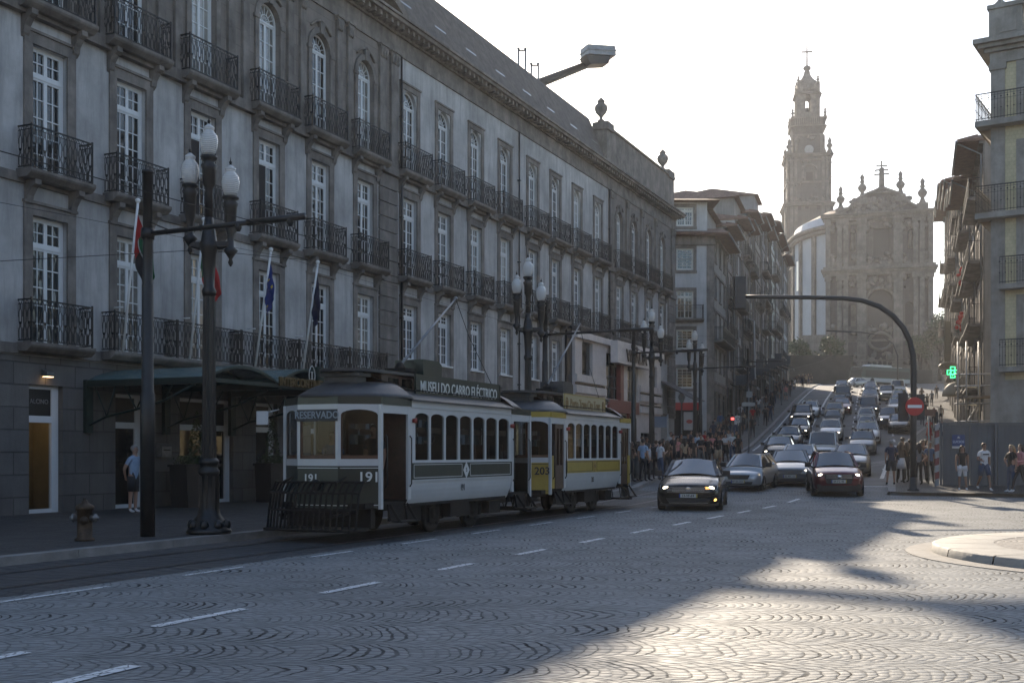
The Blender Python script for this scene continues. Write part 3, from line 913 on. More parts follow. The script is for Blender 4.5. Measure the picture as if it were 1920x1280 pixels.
for (x0, x1, z0, z1, c, r) in ((59.2, 60.9, 5.9, 7.9, 1, 1), (63.2, 69.2, 4.9, 7.6, 6, 4), (71.6, 73.4, 4.9, 7.4, 2, 3), (59.2, 62.4, .1, 3.0, 3, 1), (63.2, 68.8, .1, 4.0, 4, 3), (69.8, 73.4, .1, 3.0, 3, 2)):
    mb = MB()
    for i in range(c + 1): x = x0 + (x1 - x0) * i / c; mb.box(x - .03, x + .03, -.13, -.08, z0, z1)
    for i in range(r + 1): z = z0 + (z1 - z0) * i / r; mb.box(x0, x1, -.128, -.083, z - .03, z + .03)
    wo = mb.build('window', M_STEEL, SF)
    mb = MB(); mb.add([(x0, -.1, z0), (x1, -.1, z0), (x1, -.1, z1), (x0, -.1, z1)], [(0, 1, 2, 3)]); mb.build('pane', M_GLASSD, wo)
M_BRZ = mat('dark_bronze', (.06, .04, .035), .4, .5, var=.1)
put('lettering', text_mesh('VITÁLIA', .98, M_BRZ, .03, 1.15, bold=.03), SF, (66.9, -1.0, 7.5))
put('lettering', text_mesh('farmácia', .34, M_BRZ, .02, 1.1, bold=.01), SF, (66.4, -1.0, 8.12))
put('lettering', text_mesh('LABORATORIO VITALIA', .26, M_BRZ, .02, .9), SF, (66, -.52, 3.35))
mb = MB()
for s in (75.6,):
    mb.prism([(-.1, 6.6), (-2.4, 5.3), (-2.4, 5.25), (-.1, 6.5)], 74.9, 77.8, 'x')
aw = mb.build('awning', mat('dark_awning_cloth', (.06, .05, .05), .8), None, fac(0, 0), PI / 2 - TH)
tag(aw, 'dark sloping awning sticking out from the far corner of the palace', 'awning')

# ---- rooftop mast lamp behind the parapet
RL = empty('rooftop_floodlight', (0, 0, 0)); tag(RL, 'heavy floodlight head on a slanting arm above the palace roof edge', 'floodlight')
def pz(px, py, Y): return Vector((at(px, Y), Y, HC + (HY - py) / FPX * Y))
Yr = 83.
mb = MB(); mb.tube([(at(985, Yr - 2), Yr - 2, 21.5), pz(985, 178, Yr - 2.) - Vector((0, 0, .6)), pz(1010, 157, Yr - 1), pz(1100, 122, Yr)], [.38, .38, .34, .27], 10); mb.build('arm', M_IRONP, RL)
hc_ = pz(1121, 108, Yr)
mb = MB(); mb.M = Matrix.Translation(hc_) @ Matrix.Rotation(R(-6), 4, 'Y') @ Matrix.Rotation(R(25), 4, 'Z') @ Matrix.Diagonal((1.28, 1.28, 1.28, 1))
mb.box(-.85, .95, -.45, .45, .0, .55); mb.box(-.9, 1.0, -.5, .5, .25, .32)
mb.build('lamp_head', M_STEEL, RL)
mb = MB(); mb.M = Matrix.Translation(hc_) @ Matrix.Rotation(R(-6), 4, 'Y') @ Matrix.Rotation(R(25), 4, 'Z') @ Matrix.Diagonal((1.28, 1.28, 1.28, 1))
mb.prism([(-1.0, -.02), (.6, -.02), (.45, -.45), (-.75, -.55)], -.38, .38, 'y'); mb.build('bracket', M_IRONP, RL)
for k, (x0, x1, y0, y1) in enumerate(((972, 985, 92, 150), (996, 1009, 120, 170))):
    Y = 62 + k; mb = MB()
    for x in (x0, x1): mb.tube([pz(x, y1 + 18, Y), pz(x, y0, Y)], .06, 5); mb.sphere(pz(x, y0, Y), .09, 6, 4)
    mb.tube([pz(x0, y0 + 3, Y), pz(x1, y0 + 3, Y)], .05, 5)
    o = mb.build('rooftop_aerial', M_STEEL); tag(o, ('taller' if k == 0 else 'shorter') + ' two legged aerial frame on the palace roof ridge', 'aerial', 'aerials on the palace roof')

# ---- entrance canopy
CN = empty('glass_canopy', fac(0, 0), PI / 2 - TH); tag(CN, 'green barrel vaulted glass canopy over the palace hotel entrance', 'canopy')
M_GREEN = mat('dark_green_steel', (.012, .03, .028), .45, .2, var=.2, scale=4)
M_CGL = bpy.data.materials.new('canopy_glass'); M_CGL.use_nodes = True
_b = M_CGL.node_tree.nodes['Principled BSDF']; _b.inputs['Base Color'].default_value = (.10, .17, .17, 1); _b.inputs['Roughness'].default_value = .25; _b.inputs['Alpha'].default_value = .8
OUT = 4.0
for k in range(3):
    a, b = 22.9 + 3 * k, 25.9 + 3 * k
    rise = .36 + (.12 if k == 1 else 0)
    arc = [(a + (b - a) * i / 12, 3.58 + rise * math.sin(PI * i / 12) ** .8) for i in range(13)]
    mb = MB()
    for (x0, z0), (x1, z1) in zip(arc, arc[1:]): mb.prism([(x0, z0), (x1, z1), (x1, z1 + .015), (x0, z0 + .015)], -OUT, -.05, 'y')
    mb.build('glass_roof', M_CGL, CN)
    for y in (-OUT, -3.0, -2.0, -1.0, -.12):
        mb = MB()
        for (x0, z0), (x1, z1) in zip(arc, arc[1:]): mb.prism([(x0, z0 - .07), (x1, z1 - .07), (x1, z1 - .004), (x0, z0 - .004)], y, y + .06, 'y')
        mb.build('rib', M_GREEN, CN)
for k in range(4):
    a = 22.9 + 3 * k
    mb = MB(); mb.box(a - .09, a + .09, -OUT - .05, -.02, 3.42, 3.575); mb.box(a - .12, a + .12, -.12, -.001, 2.2, 3.6)
    mb.build('gutter', M_GREEN, CN)
    mb = MB(); pts = [(a, -.12, 2.4), (a, -.7, 2.62), (a, -1.6, 2.78), (a, -2.6, 3.0), (a, -3.6, 3.4)]
    mb.tube(pts, .035, 6)
    for (p, q) in (((a, -.7, 2.62), (a, -1.0, 3.42)), ((a, -.7, 2.62), (a, -.3, 3.42)), ((a, -1.7, 2.8), (a, -2.1, 3.42)), ((a, -1.7, 2.8), (a, -1.3, 3.42)), ((a, -2.6, 3.0), (a, -2.9, 3.42))): mb.tube([p, q], .02, 5)
    mb.lathe([(.02, 2.3), (.09, 2.35), (.09, 2.5), (.02, 2.55)], 8, (a, -1.7)) if False else None
    mb.build('bracket', M_GREEN, CN)
mb = MB(); mb.box(22.8, 32.0, -OUT - .07, -OUT - .01, 3.46, 3.56); mb.build('front_beam', M_GREEN, CN)
M_GOLD = mat('dull_gold', (.14, .10, .045), .45, .6, var=.1)
me = text_mesh('INTERCONTINENTAL', .34, M_GOLD, .03, .82, bold=.008, align='LEFT'); put('lettering', me, CN, (25.75, -OUT - .12, 3.62))
mb = MB(); mb.M = Matrix.Translation((27.35, -OUT - .1, 3.88))
mb.tube([(.15 * math.sin(t * PI / 6), 0, .26 * math.cos(t * PI / 6) * (1 if t % 6 else 1.1)) for t in range(12)], .014, 5, closed=True)
for z in (-.1, .1): mb.box(-.05, .05, -.012, .012, z - .01, z + .01)
mb.box(-.014, .014, -.013, .013, -.1, .1); mb.build('emblem', mat('white_emblem', (.5, .52, .5), .5, var=0), CN)
mb = MB(); mb.box(27.6, 27.95, -OUT - .12, -OUT + .1, 3.6, 4.15); mb.box(27.66, 27.89, -OUT - .135, -OUT - .12, 3.66, 4.09); mb.build('green_box', M_GREEN, CN)

# ---- flags on the first-floor balconies
def mat_flat(n, c): return mat(n, c, .9, var=.1, scale=8)
FR, FG, FW, FK = mat_flat('flag_red', (.35, .02, .02)), mat_flat('flag_green', (.01, .09, .04)), mat_flat('flag_white', (.5, .5, .52)), mat_flat('flag_black', (.012, .012, .014))
FB, FN, FY = mat_flat('flag_blue', (.01, .03, .16)), mat_flat('flag_navy', (.012, .014, .04)), mat_flat('flag_yellow', (.5, .38, .03))
def flag(s, label, pat, top=(1.02, 8.37), base=(.5, 4.5), fly=1.55, hoist=1.0, lean=.36):
    t = empty('flagpole', fac(s, base[0], base[1]), PI / 2 - TH); tag(t, label, 'flagpole', 'flags along the first-floor balconies')
    dy, dz = -(top[0] - base[0]), top[1] - base[1]
    mb = MB(); mb.tube([(0, 0, -.1), (0, dy, dz)], .035, 8); mb.tube([(0, -.0, 1.1), (0, .3, 1.1)], .02, 5); mb.build('pole', M_WHITE, t)
    mb = MB(); mb.lathe([(.02, dz - .02), (.06, dz + .02), (.075, dz + .08), (.03, dz + .12)], 10, (0, dy)); mb.build('finial', M_WHITE, t)
    L = math.hypot(dy, dz); d = Vector((0, dy / L, dz / L)); T = Vector((0, dy, dz)) - d * .25
    mb = MB(); NU, NV = 16, 12; mats = [FR, FG, FW, FK, FB, FN, FY]
    vs = []
    for i in range(NU + 1):
        u = i / NU
        for j in range(NV + 1):
            v = j / NV
            p = T - d * (v * hoist)
            k = u * fly
            sag = min(1, u * 3)
            p = p + Vector((.05 * math.sin(v * 9 + u * 4) * sag + .04 * math.sin(u * 11) * sag, -k * lean * (1 - .35 * v) - .05 * math.sin(v * 12) * sag, -k * (.93 - .32 * (v)) ))
            vs.append(p)
    fs = []; ms = []
    for i in range(NU):
        for j in range(NV):
            a = i * (NV + 1) + j
            fs.append((a, a + 1, a + NV + 2, a + NV + 1)); ms.append(pat((i + .5) / NU, (j + .5) / NV))
    mb.v = [tuple(p) for p in vs]; mb.f = [list(f) for f in fs]; mb.m = ms; mb.s = [True] * len(fs)
    mb.build('flag', mats, t)
flag(23.7, 'white pole with a drooping red, green, white and black flag, leftmost on the palace', lambda u, v: 0 if u < .25 else (1 if v < .34 else (2 if v < .67 else 3)), fly=1.9)
flag(26.4, 'white pole with the green and red flag behind the near street lamp', lambda u, v: (6 if (u - .4) ** 2 * 2.2 + (v - .5) ** 2 < .035 and (u - .4) ** 2 * 2.2 + (v - .5) ** 2 > .012 else (1 if u < .4 else 0)), fly=2.0)
flag(29.5, 'white pole with a blue flag dotted with small yellow stars', lambda u, v: 6 if (int(u * 16) * 5 + int(v * 12) * 3) % 17 == 0 and .2 < u < .8 else 4, top=(1.1, 8.0), fly=1.3, lean=.15)
flag(32.1, 'white pole with a limp dark navy flag, rightmost of the four', lambda u, v: 5, top=(1.1, 8.0), fly=1.6, lean=.1)
# ================================================================== trams
M_CREAM = mat('tram_white_paint', (.50, .52, .53), .35, var=.07, scale=1.2, coat=.3)
M_TGRN = mat('tram_dark_green', (.006, .018, .015), .35, var=.15, coat=.15)
M_TYEL = mat('tram_yellow', (.36, .26, .035), .35, var=.12, coat=.3)
M_TROOF = mat('tram_roof_canvas', (.045, .047, .05), .5, var=.3, scale=2.5, bump=.15, bscale=8)
M_UNDER = mat('underframe_black', (.007, .0065, .006), .9, 0, var=.3, scale=6)
M_WOOD = mat('varnished_wood', (.085, .035, .016), .4, var=.3, scale=5)
M_WOODD = mat('brown_door_wood', (.065, .038, .026), .5, var=.25, scale=6)
M_LINE = mat('white_lining', (.6, .62, .62), .5, var=0)
M_BRASS = mat('brass', (.4, .28, .1), .35, .8, var=.1)
M_REDL = mat('red_marker', (.25, .02, .015), .3, var=0)
M_TGLASS = clear_glass('tram_glass', (.42, .45, .46))

def arch_win(mb, x0, x1, z0, z1, y, rise=.09, th=.04, mi=0):
    pass
def tram(name, label, s0, panel, lining, number, closed, sign_mat, sign_txt, txt_mat, sign_x, scale_txt, xs, dest):
    T = empty(name, fac(s0, 10.55), PI / 2 - TH); tag(T, label, 'tram', 'trams waiting at the kerb')
    L = 8.07; W = 1.08; NW = .45
    CX0, CX1 = 1.62, 6.45
    ZS, ZW, ZT, ZE = .62, 1.5, 2.48, 2.72
    wins = [(CX0 + .18 + i * .655, CX0 + .18 + i * .655 + .575) for i in range(7)]
    # cabin sides
    for sd in (-1, 1):
        mb = MB(); mb.M = Matrix.Diagonal((1, -sd * -1 if False else 1, 1, 1))
        def emit(ops, x0, x1, z0, z1, mi, y=W + .02):
            w_ = MB(); wall_open(w_, x0, x1, z0, z1, ops, -y, .05, mi)
            return w_
        ops = [(a, b, ZW + .02, ZT, False) for a, b in wins]
        A = emit(ops, CX0, CX1, ZW - .03, ZE, 0)
        B_ = emit([], CX0, CX1, 1.12, ZW - .033, 1)
        B_.v = [(x, y - .012, z) for x, y, z in B_.v]
        C = MB(); n = 6                       # lower skirt curving inwards
        prof = [(-(W + .02) + .14 * (1 - (z / .5)) ** 2 * 1.0, ZS + z) for z in (0, .1, .2, .3, .4, .497)]
        for (y0, z0), (y1, z1) in zip(prof, prof[1:]): C.add([(CX0, y0, z0), (CX1, y0, z0), (CX1, y1, z1), (CX0, y1, z1)], [(0, 1, 2, 3)], 0, True)
        for src in (A, B_, C):
            vs = src.v if sd < 0 else [(x, -y, z) for x, y, z in src.v]
            o = len(mb.v); mb.v += vs
            mb.f += [[i + o for i in (f if sd < 0 else reversed(f))] for f in src.f]; mb.m += src.m; mb.s += src.s
        y = (W + .02) * sd
        # arched heads of the windows
        for a, b in wins:
            c, r = (a + b) / 2, (b - a) / 2
            pts = [(a, ZT), (a, ZT - .1)] + [(c + r * -math.cos(PI * k / 8), ZT - .1 + .085 * math.sin(PI * k / 8)) for k in range(1, 8)] + [(b, ZT - .1), (b, ZT)]
            mb.prism(pts, y - .03 * sd, y - .0008 * sd, 'y') if sd > 0 else mb.prism(pts, y + .0008, y + .03, 'y')
        # rails and beads
        for z, h_, p in ((ZW - .035, .05, .035), (1.10, .03, .03), (ZE - .16, .02, .02)):
            mb.box(CX0 - .01, CX1 + .01, min(y, y + sd * p), max(y, y + sd * p), z, z + h_)
        mb.build('side_body', [M_CREAM, panel], T)
        # lining on the coloured belt
        ln = MB(); yo = y + sd * .0145
        for x0, x1 in ((CX0 + .1, (CX0 + CX1) / 2 - .2), ((CX0 + CX1) / 2 + .2, CX1 - .1)):
            for (p, q) in (((x0, 1.17), (x1, 1.17)), ((x0, 1.43), (x1, 1.43))): ln.box(p[0], q[0], yo - .003, yo + .003, p[1] - .006, p[1] + .006)
            for x in (x0, x1): ln.box(x - .006, x + .006, yo - .003, yo + .003, 1.176, 1.424)
        ln.build('lining', lining, T)
        pn = MB()
        for a, b in wins: pn.add([(a, y - sd * .03, ZW), (b, y - sd * .03, ZW), (b, y - sd * .03, ZT), (a, y - sd * .03, ZT)], [(0, 1, 2, 3)])
        pn.build('side_glass', M_TGLASS, T)
        bl = MB()                           # half-drawn wooden sashes
        for k, (a, b) in enumerate(wins):
            bl.box(a + .0, b, y - sd * .09 - .01, y - sd * .09 + .01, ZT - .42, ZT - .30)
        bl.build('sash_rail', M_WOOD, T)
    # interior
    mb = MB(); mb.box(CX0 + .02, CX1 - .02, -W + .02, W - .02, .86, .9, 1)
    for x in (CX0 + .02, CX1 - .06): 
        mb.box(x, x + .04, -W + .03, -.36, .9, 2.6); mb.box(x, x + .04, .36, W - .03, .9, 2.6); mb.box(x, x + .04, -.36, .36, 2.25, 2.6)
    for i in range(6):
        x = CX0 + .5 + i * .72
        for sd in (-1, 1):
            mb.box(x, x + .42, min(sd * .3, sd * 1.0), max(sd * .3, sd * 1.0), 1.26, 1.32); mb.box(x + .4, x + .45, min(sd * .3, sd * 1.0), max(sd * .3, sd * 1.0), 1.32, 1.85)
            mb.box(x + .1, x + .14, sd * .5 - .03, sd * .5 + .03, .9, 1.26)
    mb.build('interior', [M_WOOD, M_WOODD], T)
    # platforms: two ends, same plan mirrored
    for e in (0, 1):
        X = (lambda x: x) if e == 0 else (lambda x: L - x)
        en = 'front' if e == 0 else 'rear'
        plan = [(.5, -W), (0, -NW), (0, NW), (.5, W)]
        f = MB(); dm = MB()
        def face(P, Q, z0, z1, mi=0, off=0.):
            d = Vector((Q[0] - P[0], Q[1] - P[1])); n = Vector((-d.y, d.x)).normalized() * (-1)
            P2, Q2 = (P[0] + n.x * off * 1, P[1] + n.y * off), (Q[0] + n.x * off, Q[1] + n.y * off)
            f.add([(X(P2[0]), P2[1], z0), (X(Q2[0]), Q2[1], z0), (X(Q2[0]), Q2[1], z1), (X(P2[0]), P2[1], z1)], [(0, 1, 2, 3)], mi)
        gl = MB(); wd = MB()
        for P, Q in zip(plan, plan[1:]):
            face(P, Q, .62, 1.42, 1); face(P, Q, 1.42, 1.55, 0); face(P, Q, 2.5, ZE - .14, 0); face(P, Q, ZE - .14, ZE, 1)
            pv, qv = Vector(P), Vector(Q); d = (qv - pv); Ln = d.length; d.normalize()
            for a, b in ((0, .055), (Ln - .055, Ln)):
                u, v = pv + d * a, pv + d * b
                f.add([(X(u.x), u.y, 1.55), (X(v.x), v.y, 1.55), (X(v.x), v.y, 2.5), (X(u.x), u.y, 2.5)], [(0, 1, 2, 3)], 0)
                n = Vector((d.y, -d.x)) * -.05
            u, v = pv + d * .055, qv - d * .055
            c = (u + v) / 2; r = (v - u).length / 2
            nn = Vector((d.y, -d.x)) * (.004 if True else 0)
            pts = [(-r, 2.5), (-r, 2.38)] + [(-r * math.cos(PI * k / 8), 2.38 + .1 * math.sin(PI * k / 8)) for k in range(1, 8)] + [(r, 2.38), (r, 2.5)]
            vs = [(X(c.x + d.x * p), c.y + d.y * p, z) for p, z in pts]
            f.add(vs, [tuple(range(len(vs)))], 0)
            gl.add([(X(u.x + .03), u.y, 1.55), (X(v.x + .03), v.y, 1.55), (X(v.x + .03), v.y, 2.5), (X(u.x + .03), u.y, 2.5)], [(0, 1, 2, 3)])
            wd.beam((X(u.x + .035), u.y, 1.585), (X(v.x + .035), v.y, 1.585), .03, .07)
            for q_ in (u, v): wd.beam((X(q_.x + .035), q_.y * .97, 1.55), (X(q_.x + .035), q_.y * .97, 2.45), .03, .05)
        # corner posts
        for y in (-W, W):
            f.box(min(X(.46), X(.54)), max(X(.46), X(.54)), y - .03, y + .03, .6, ZE - .14, 0)
            f.box(min(X(1.5), X(1.62)), max(X(1.5), X(1.62)), y - .025, y + .025, .75, ZE - .14, 0)
            f.box(min(X(.5), X(1.62)), max(X(.5), X(1.62)), y - .04, y + .04, ZE - .14, ZE, 1)
            f.box(min(X(.54), X(1.5)), max(X(.54), X(1.5)), y - .02, y + .02, 2.42, ZE - .141, 0)
        if closed:
            for y in (-W, W):
                f.box(min(X(.54), X(.78)), max(X(.54), X(.78)), y - .02, y + .02, .75, 1.6, 1)
        f.build(en + '_end', [M_CREAM, panel], T)
        gl.build('windscreen', M_TGLASS, T); wd.build('windscreen_frame', M_WOOD, T)
        mb = MB(); mb.box(min(X(.1), X(1.6)), max(X(.1), X(1.6)), -W + .1, W - .1, .62, .72); mb.build('platform_floor', M_UNDER, T)
        # doors and steps on the visible side and the other
        for y in (-W, W):
            sg = -1 if y < 0 else 1
            if closed:
                mb = MB(); mb.box(min(X(.84), X(1.46)), max(X(.84), X(1.46)), y - .02, y + .02, .74, 1.35); 
                for a, b in ((.84, .92), (1.11, 1.19), (1.38, 1.46)): mb.box(min(X(a), X(b)), max(X(a), X(b)), y - .021, y + .021, 1.35, 2.42)
                mb.box(min(X(.92), X(1.38)), max(X(.92), X(1.38)), y - .019, y + .019, 2.3, 2.42)
                mb.build('door', M_WOODD, T)
            mb = MB()
            x0, x1 = sorted((X(.75), X(1.4)))
            mb.box(x0, x1, y + (sg * .18) - .14, y + (sg * .18) + .1, .34, .37)
            for x in (x0, x1): mb.beam((x, y + sg * .05, .68), (x, y + sg * .27, .36), .02, .05); mb.beam((x, y - sg * .0, .68), (x, y + sg * .06, .36), .02, .04)
            mb.add([(x0, y - .0 * sg, .36), (x1, y, .36), (x1, y, .66), (x0, y, .66)], [(0, 1, 2, 3)])
            mb.build('step', M_UNDER, T)
            mb = MB()
            for x in (.62, 1.56): mb.tube([(X(x), y + sg * .03, 1.0), (X(x), y + sg * .07, 1.06), (X(x), y + sg * .07, 1.95), (X(x), y + sg * .03, 2.0)], .014, 6)
            mb.build('grab_rail', M_IRON, T)
        # inner bulkhead seen through the open platform
        mb = MB(); mb.box(min(X(1.55), X(1.6)), max(X(1.55), X(1.6)), -W + .05, -.4, .75, 2.6); mb.box(min(X(1.55), X(1.6)), max(X(1.55), X(1.6)), .4, W - .05, .75, 2.6)
        mb.box(min(X(.35), X(.6)), max(X(.35), X(.6)), -.2, .1, .72, 1.65); mb.build('bulkhead', M_WOODD, T)
        # domed canopy roof over the platform
        mb = MB(); NN = 12; RR = 6; vs = []; fs = []
        for i in range(NN + 1):
            an = -PI / 2 + PI * i / NN
            for j in range(RR + 1):
                u = j / RR
                rx = math.cos(an) * (1.72 * (1 - u * .62)); ry = math.sin(an) * ((W + .1) * (1 - u * .52))
                z = ZE + .0 + .34 * math.sin(u * PI / 2)
                vs.append((X(1.62 - rx), ry, z))
        for i in range(NN):
            for j in range(RR):
                a = i * (RR + 1) + j
                fs.append((a, a + RR + 1, a + RR + 2, a + 1))
        top = [i * (RR + 1) + RR for i in range(NN + 1)]
        fs.append(tuple(top)); bot = [i * (RR + 1) for i in range(NN + 1)]; fs.append(tuple(reversed(bot)))
        mb.add(vs, fs, 0, True); mb.build(en + '_dome', M_TROOF, T)
        # number on the dash
        if e == 0:
            nm = text_mesh(number, .27, txt_mat if not closed else M_BLK_, .004, 1.05, bold=.004)
            d = Vector((.5 - 0, -W + NW)); an = math.atan2(d.y, d.x)
            o = put('lettering', nm, T, (.335, -(NW + W) / 2 - .155, 1.2)); o.rotation_euler.z = -math.atan2(.5, W - NW) + PI / 2 * 0 - PI / 2 + 0
            o.rotation_euler.z = math.atan2(-(W - NW), .5)
            if not closed:
                o = put('lettering', nm, T, (-.008, NW - .3, 1.18)); o.rotation_euler.z = -PI / 2; o.scale = (.8, 1, .8)
            lm = MB()
            n = Vector((-(W - NW), -.5)).normalized() * .006
            P_, Q_ = Vector((.02, -NW - .03)) , Vector((.48, -W + .03))
            def ll(a, b, za, zb): lm.beam((a.x + n.x, a.y + n.y, za), (b.x + n.x, b.y + n.y, zb), .012, .014)
            ll(P_, Q_, 1.38, 1.38); ll(Q_, Q_, .70, 1.38) if False else lm.beam((Q_.x + n.x, Q_.y + n.y, .68), (Q_.x + n.x, Q_.y + n.y, 1.38), .014, .012)
            ll(P_, Q_, .68, .68); lm.beam((-.006, NW, 1.38), (-.006, -NW, 1.38), .012, .014); lm.beam((-.006, NW, .68), (-.006, -NW, .68), .012, .014)
            lm.build('lining', lining, T)
            hl = MB(); hl.M = Matrix.Translation((-.02, 0, 1.05)) @ Matrix.Rotation(-PI / 2, 4, 'Y'); hl.lathe([(.11, -.02), (.12, .06), (.09, .11), (.02, .13)], 14); hl.build('headlamp', M_BRASS if closed else M_IRONP, T)
            # controller, handbrake column
            mb = MB(); mb.lathe([(.14, .72), (.14, 1.55), (.1, 1.62), (.03, 1.66)], 10, (.42, .25)); mb.beam((.42, .25, 1.68), (.25, .1, 1.7), .03, .03); mb.build('controller', M_BRASS, T)
    # main roof and clerestory
    mb = MB()
    for sd in (-1, 1):
        pf = [(sd * (W + .1), ZE), (sd * .95, ZE + .1), (sd * .55, ZE + .24), (sd * .55, ZE + .2), (sd * .95, ZE + .06), (sd * (W + .1), ZE - .03)]
        mb.prism(pf, 1.55, L - 1.55, 'x')
    mb.build('roof', M_TROOF, T)
    mb = MB(); mb.box(1.45, L - 1.45, -.53, .53, ZE + .2, ZE + .52); mb.build('clerestory', M_WOODD, T)
    mb = MB()
    for i in range(9):
        x = 1.7 + i * .56
        for y in (-.535, .531): mb.box(x, x + .42, y, y + .004, ZE + .27, ZE + .45)
    mb.build('clerestory_glass', M_GLASSD, T)
    mb = MB()
    N2 = 8; pts = []
    for i in range(N2 + 1): a = -PI / 2 + PI * i / N2; pts.append((1.25 - .75 * math.cos(a), .62 * math.sin(a)))
    for i in range(N2 + 1): a = PI / 2 - PI * i / N2; pts.append((L - 1.25 + .75 * math.cos(a), .62 * math.sin(a)))
    mb.prism(pts, ZE + .52, ZE + .58, 'z'); mb.build('clerestory_roof', M_TROOF, T)
    for x in (.75, L - 1.15):                    # box vents at both ends of the upper roof
        mb = MB(); mb.box(x, x + .4, -.42, .42, ZE + .25, ZE + .32); mb.box(x + .04, x + .36, -.38, .38, ZE + .32, ZE + .43); mb.box(x - .03, x + .43, -.45, .45, ZE + .43, ZE + .5)
        mb.build('roof_vent', M_TROOF, T)
    # roof gear: resistance box and trolley pole
    mb = MB(); mb.prism([(3.5, 3.34), (4.35, 3.34), (4.35, 3.6), (4.2, 3.68), (3.5, 3.68)], -.35, .35, 'y'); mb.build('resistor_box', M_TGRN if not closed else M_TROOF, T)
    mb = MB(); mb.box(2.5, 3.9, -.12, .12, 3.32, 3.38); mb.box(2.9, 3.3, -.25, .25, 3.38, 3.46)
    mb.lathe([(.12, 3.38), (.12, 3.5), (.05, 3.6)], 8, (3.1, 0)); mb.build('trolley_base', M_UNDER, T)
    mb = MB(); e_ = (6.2, .25, 5.35) if not closed else (6.8, .3, 5.6)
    mb.tube([(3.1, 0, 3.52), e_], [.035, .022], 6); mb.lathe([(.03, e_[2] - .04), (.06, e_[2]), (.03, e_[2] + .05)], 6, (e_[0], e_[1])); mb.build('trolley_pole', M_STEEL, T)
    mb = MB(); mb.tube([e_, (e_[0] + .5, e_[1] - .1, 4.5), (L - .3, -.1, 3.1), (L - .02, -.1, 2.2)], .008, 4); mb.build('trolley_rope', M_WIRE, T)
    mb = MB()
    for y in (-.7, -.85): mb.tube([(1.3, y, ZE + .2), (2.4, y, ZE + .22), (L - 1.5, y, ZE + .22)], .012, 5)
    mb.tube([(.9, -.3, ZE + .6), (1.3, -.5, ZE + .4), (2.2, -.7, ZE + .25)], .018, 5)
    mb.build('roof_conduit', M_UNDER, T)
    # advertising board along the roof
    x0, x1 = sign_x
    mb = MB(); mb.box(x0, x1, -.80, -.765, ZE + .06, ZE + .56, 0)
    b_ = mb.build('roof_board', sign_mat, T)
    mb = MB()
    for a, b in ((x0, x0 + .02), (x1 - .02, x1)): mb.box(a, b, -.812, -.8005, ZE + .08, ZE + .54)
    for z in (ZE + .06, ZE + .54): mb.box(x0, x1, -.8125, -.8008, z, z + .02)
    mb.build('board_edge', M_TGRN if not closed else M_TYEL, b_)
    mb = MB()
    for i in range(4):
        x = x0 + .2 + (x1 - x0 - .6) * i / 3; mb.box(x, x + .3, -.79, -.5, ZE + .04, ZE + .15)
    mb.build('board_bracket', M_TROOF, b_)
    put('lettering', text_mesh(sign_txt, scale_txt, txt_mat, .004, xs, bold=.003), b_, ((x0 + x1) / 2, -.808, ZE + .305))
    if closed:
        mb = MB()
        for x in (x0 + .2, x1 - .2):
            mb.tube([(x + .09 * math.sin(t * PI / 5), -.808, ZE + .31 + .15 * math.cos(t * PI / 5)) for t in range(10)], .012, 4, closed=True); mb.box(x - .05, x + .05, -.811, -.805, ZE + .22, ZE + .38)
        mb.build('emblem', txt_mat, b_)
    # small number and emblem on the side
    put('lettering', text_mesh(number, .2, M_BLK_, .003, .75), T, ((CX0 + CX1) / 2 - .12, -W - .012, .92))
    mb = MB(); c = (CX0 + CX1) / 2; y = -W - .04
    mb.prism([(c - .15, 1.3), (c, 1.12), (c + .15, 1.3), (c, 1.48)], y, y + .004, 'y'); mb.build('emblem', M_LINE if not closed else M_BRASS, T)
    put('lettering', text_mesh('CP' if False else 'S', .13, M_TGRN, .003), T, (c, y - .003, 1.3))
    mb = MB()
    for x in (CX0 + .06, CX1 - .07): mb.tube([(x, -W - .02, 2.3), (x + .05, -W - .1, 2.3)], [.04, .06], 8)
    mb.build('marker_lamp', M_REDL, T)
    # running gear
    mb = MB(); mb.box(2.2, L - 2.2, -.72, -.62, .42, .62); mb.box(2.2, L - 2.2, .62, .72, .42, .62)
    for x in (3.1, 4.97):
        mb.box(x - .16, x + .16, -.8, -.6, .22, .52); mb.box(x - .3, x - .22, -.76, -.66, .15, .6); mb.box(x + .22, x + .3, -.76, -.66, .15, .6)
        for q in (-1, 1): 
            for z in (.3, .36, .42, .48): mb.tube([(x + q * .5 - .07, -.7, z), (x + q * .5 + .07, -.7, z)], .05, 6)
    mb.box(1.75, 2.4, -.9, -.6, .3, .58); mb.box(3.6, 4.5, -.95, -.7, .3, .6); mb.box(5.6, 6.2, -.92, -.6, .28, .56)
    mb.box(.6, L - .6, -.4, .4, .5, .64); mb.box(-.1, .4, -.15, .15, .42, .56); mb.box(L - .4, L + .15, -.15, .15, .42, .56)
    mb.box(1.7, L - 1.7, -.98, .98, .6, .66)
    mb.build('underframe', M_UNDER, T)
    for x in (3.1, 4.97):
        for sd in (-1, 1):
            mb = MB(); mb.M = Matrix.Translation((x, sd * .70, .40)) @ Matrix.Rotation(PI / 2, 4, 'X')
            mb.lathe([(.40, -.05), (.40, .05), (.3, .045), (.12, .06), (.12, .1)] if sd < 0 else [(.40, -.05), (.40, .05)], 24); mb.build('wheel', M_UNDER, T)
    # life-guard: slatted basket at the front, folded bars on the other
    mb = MB()
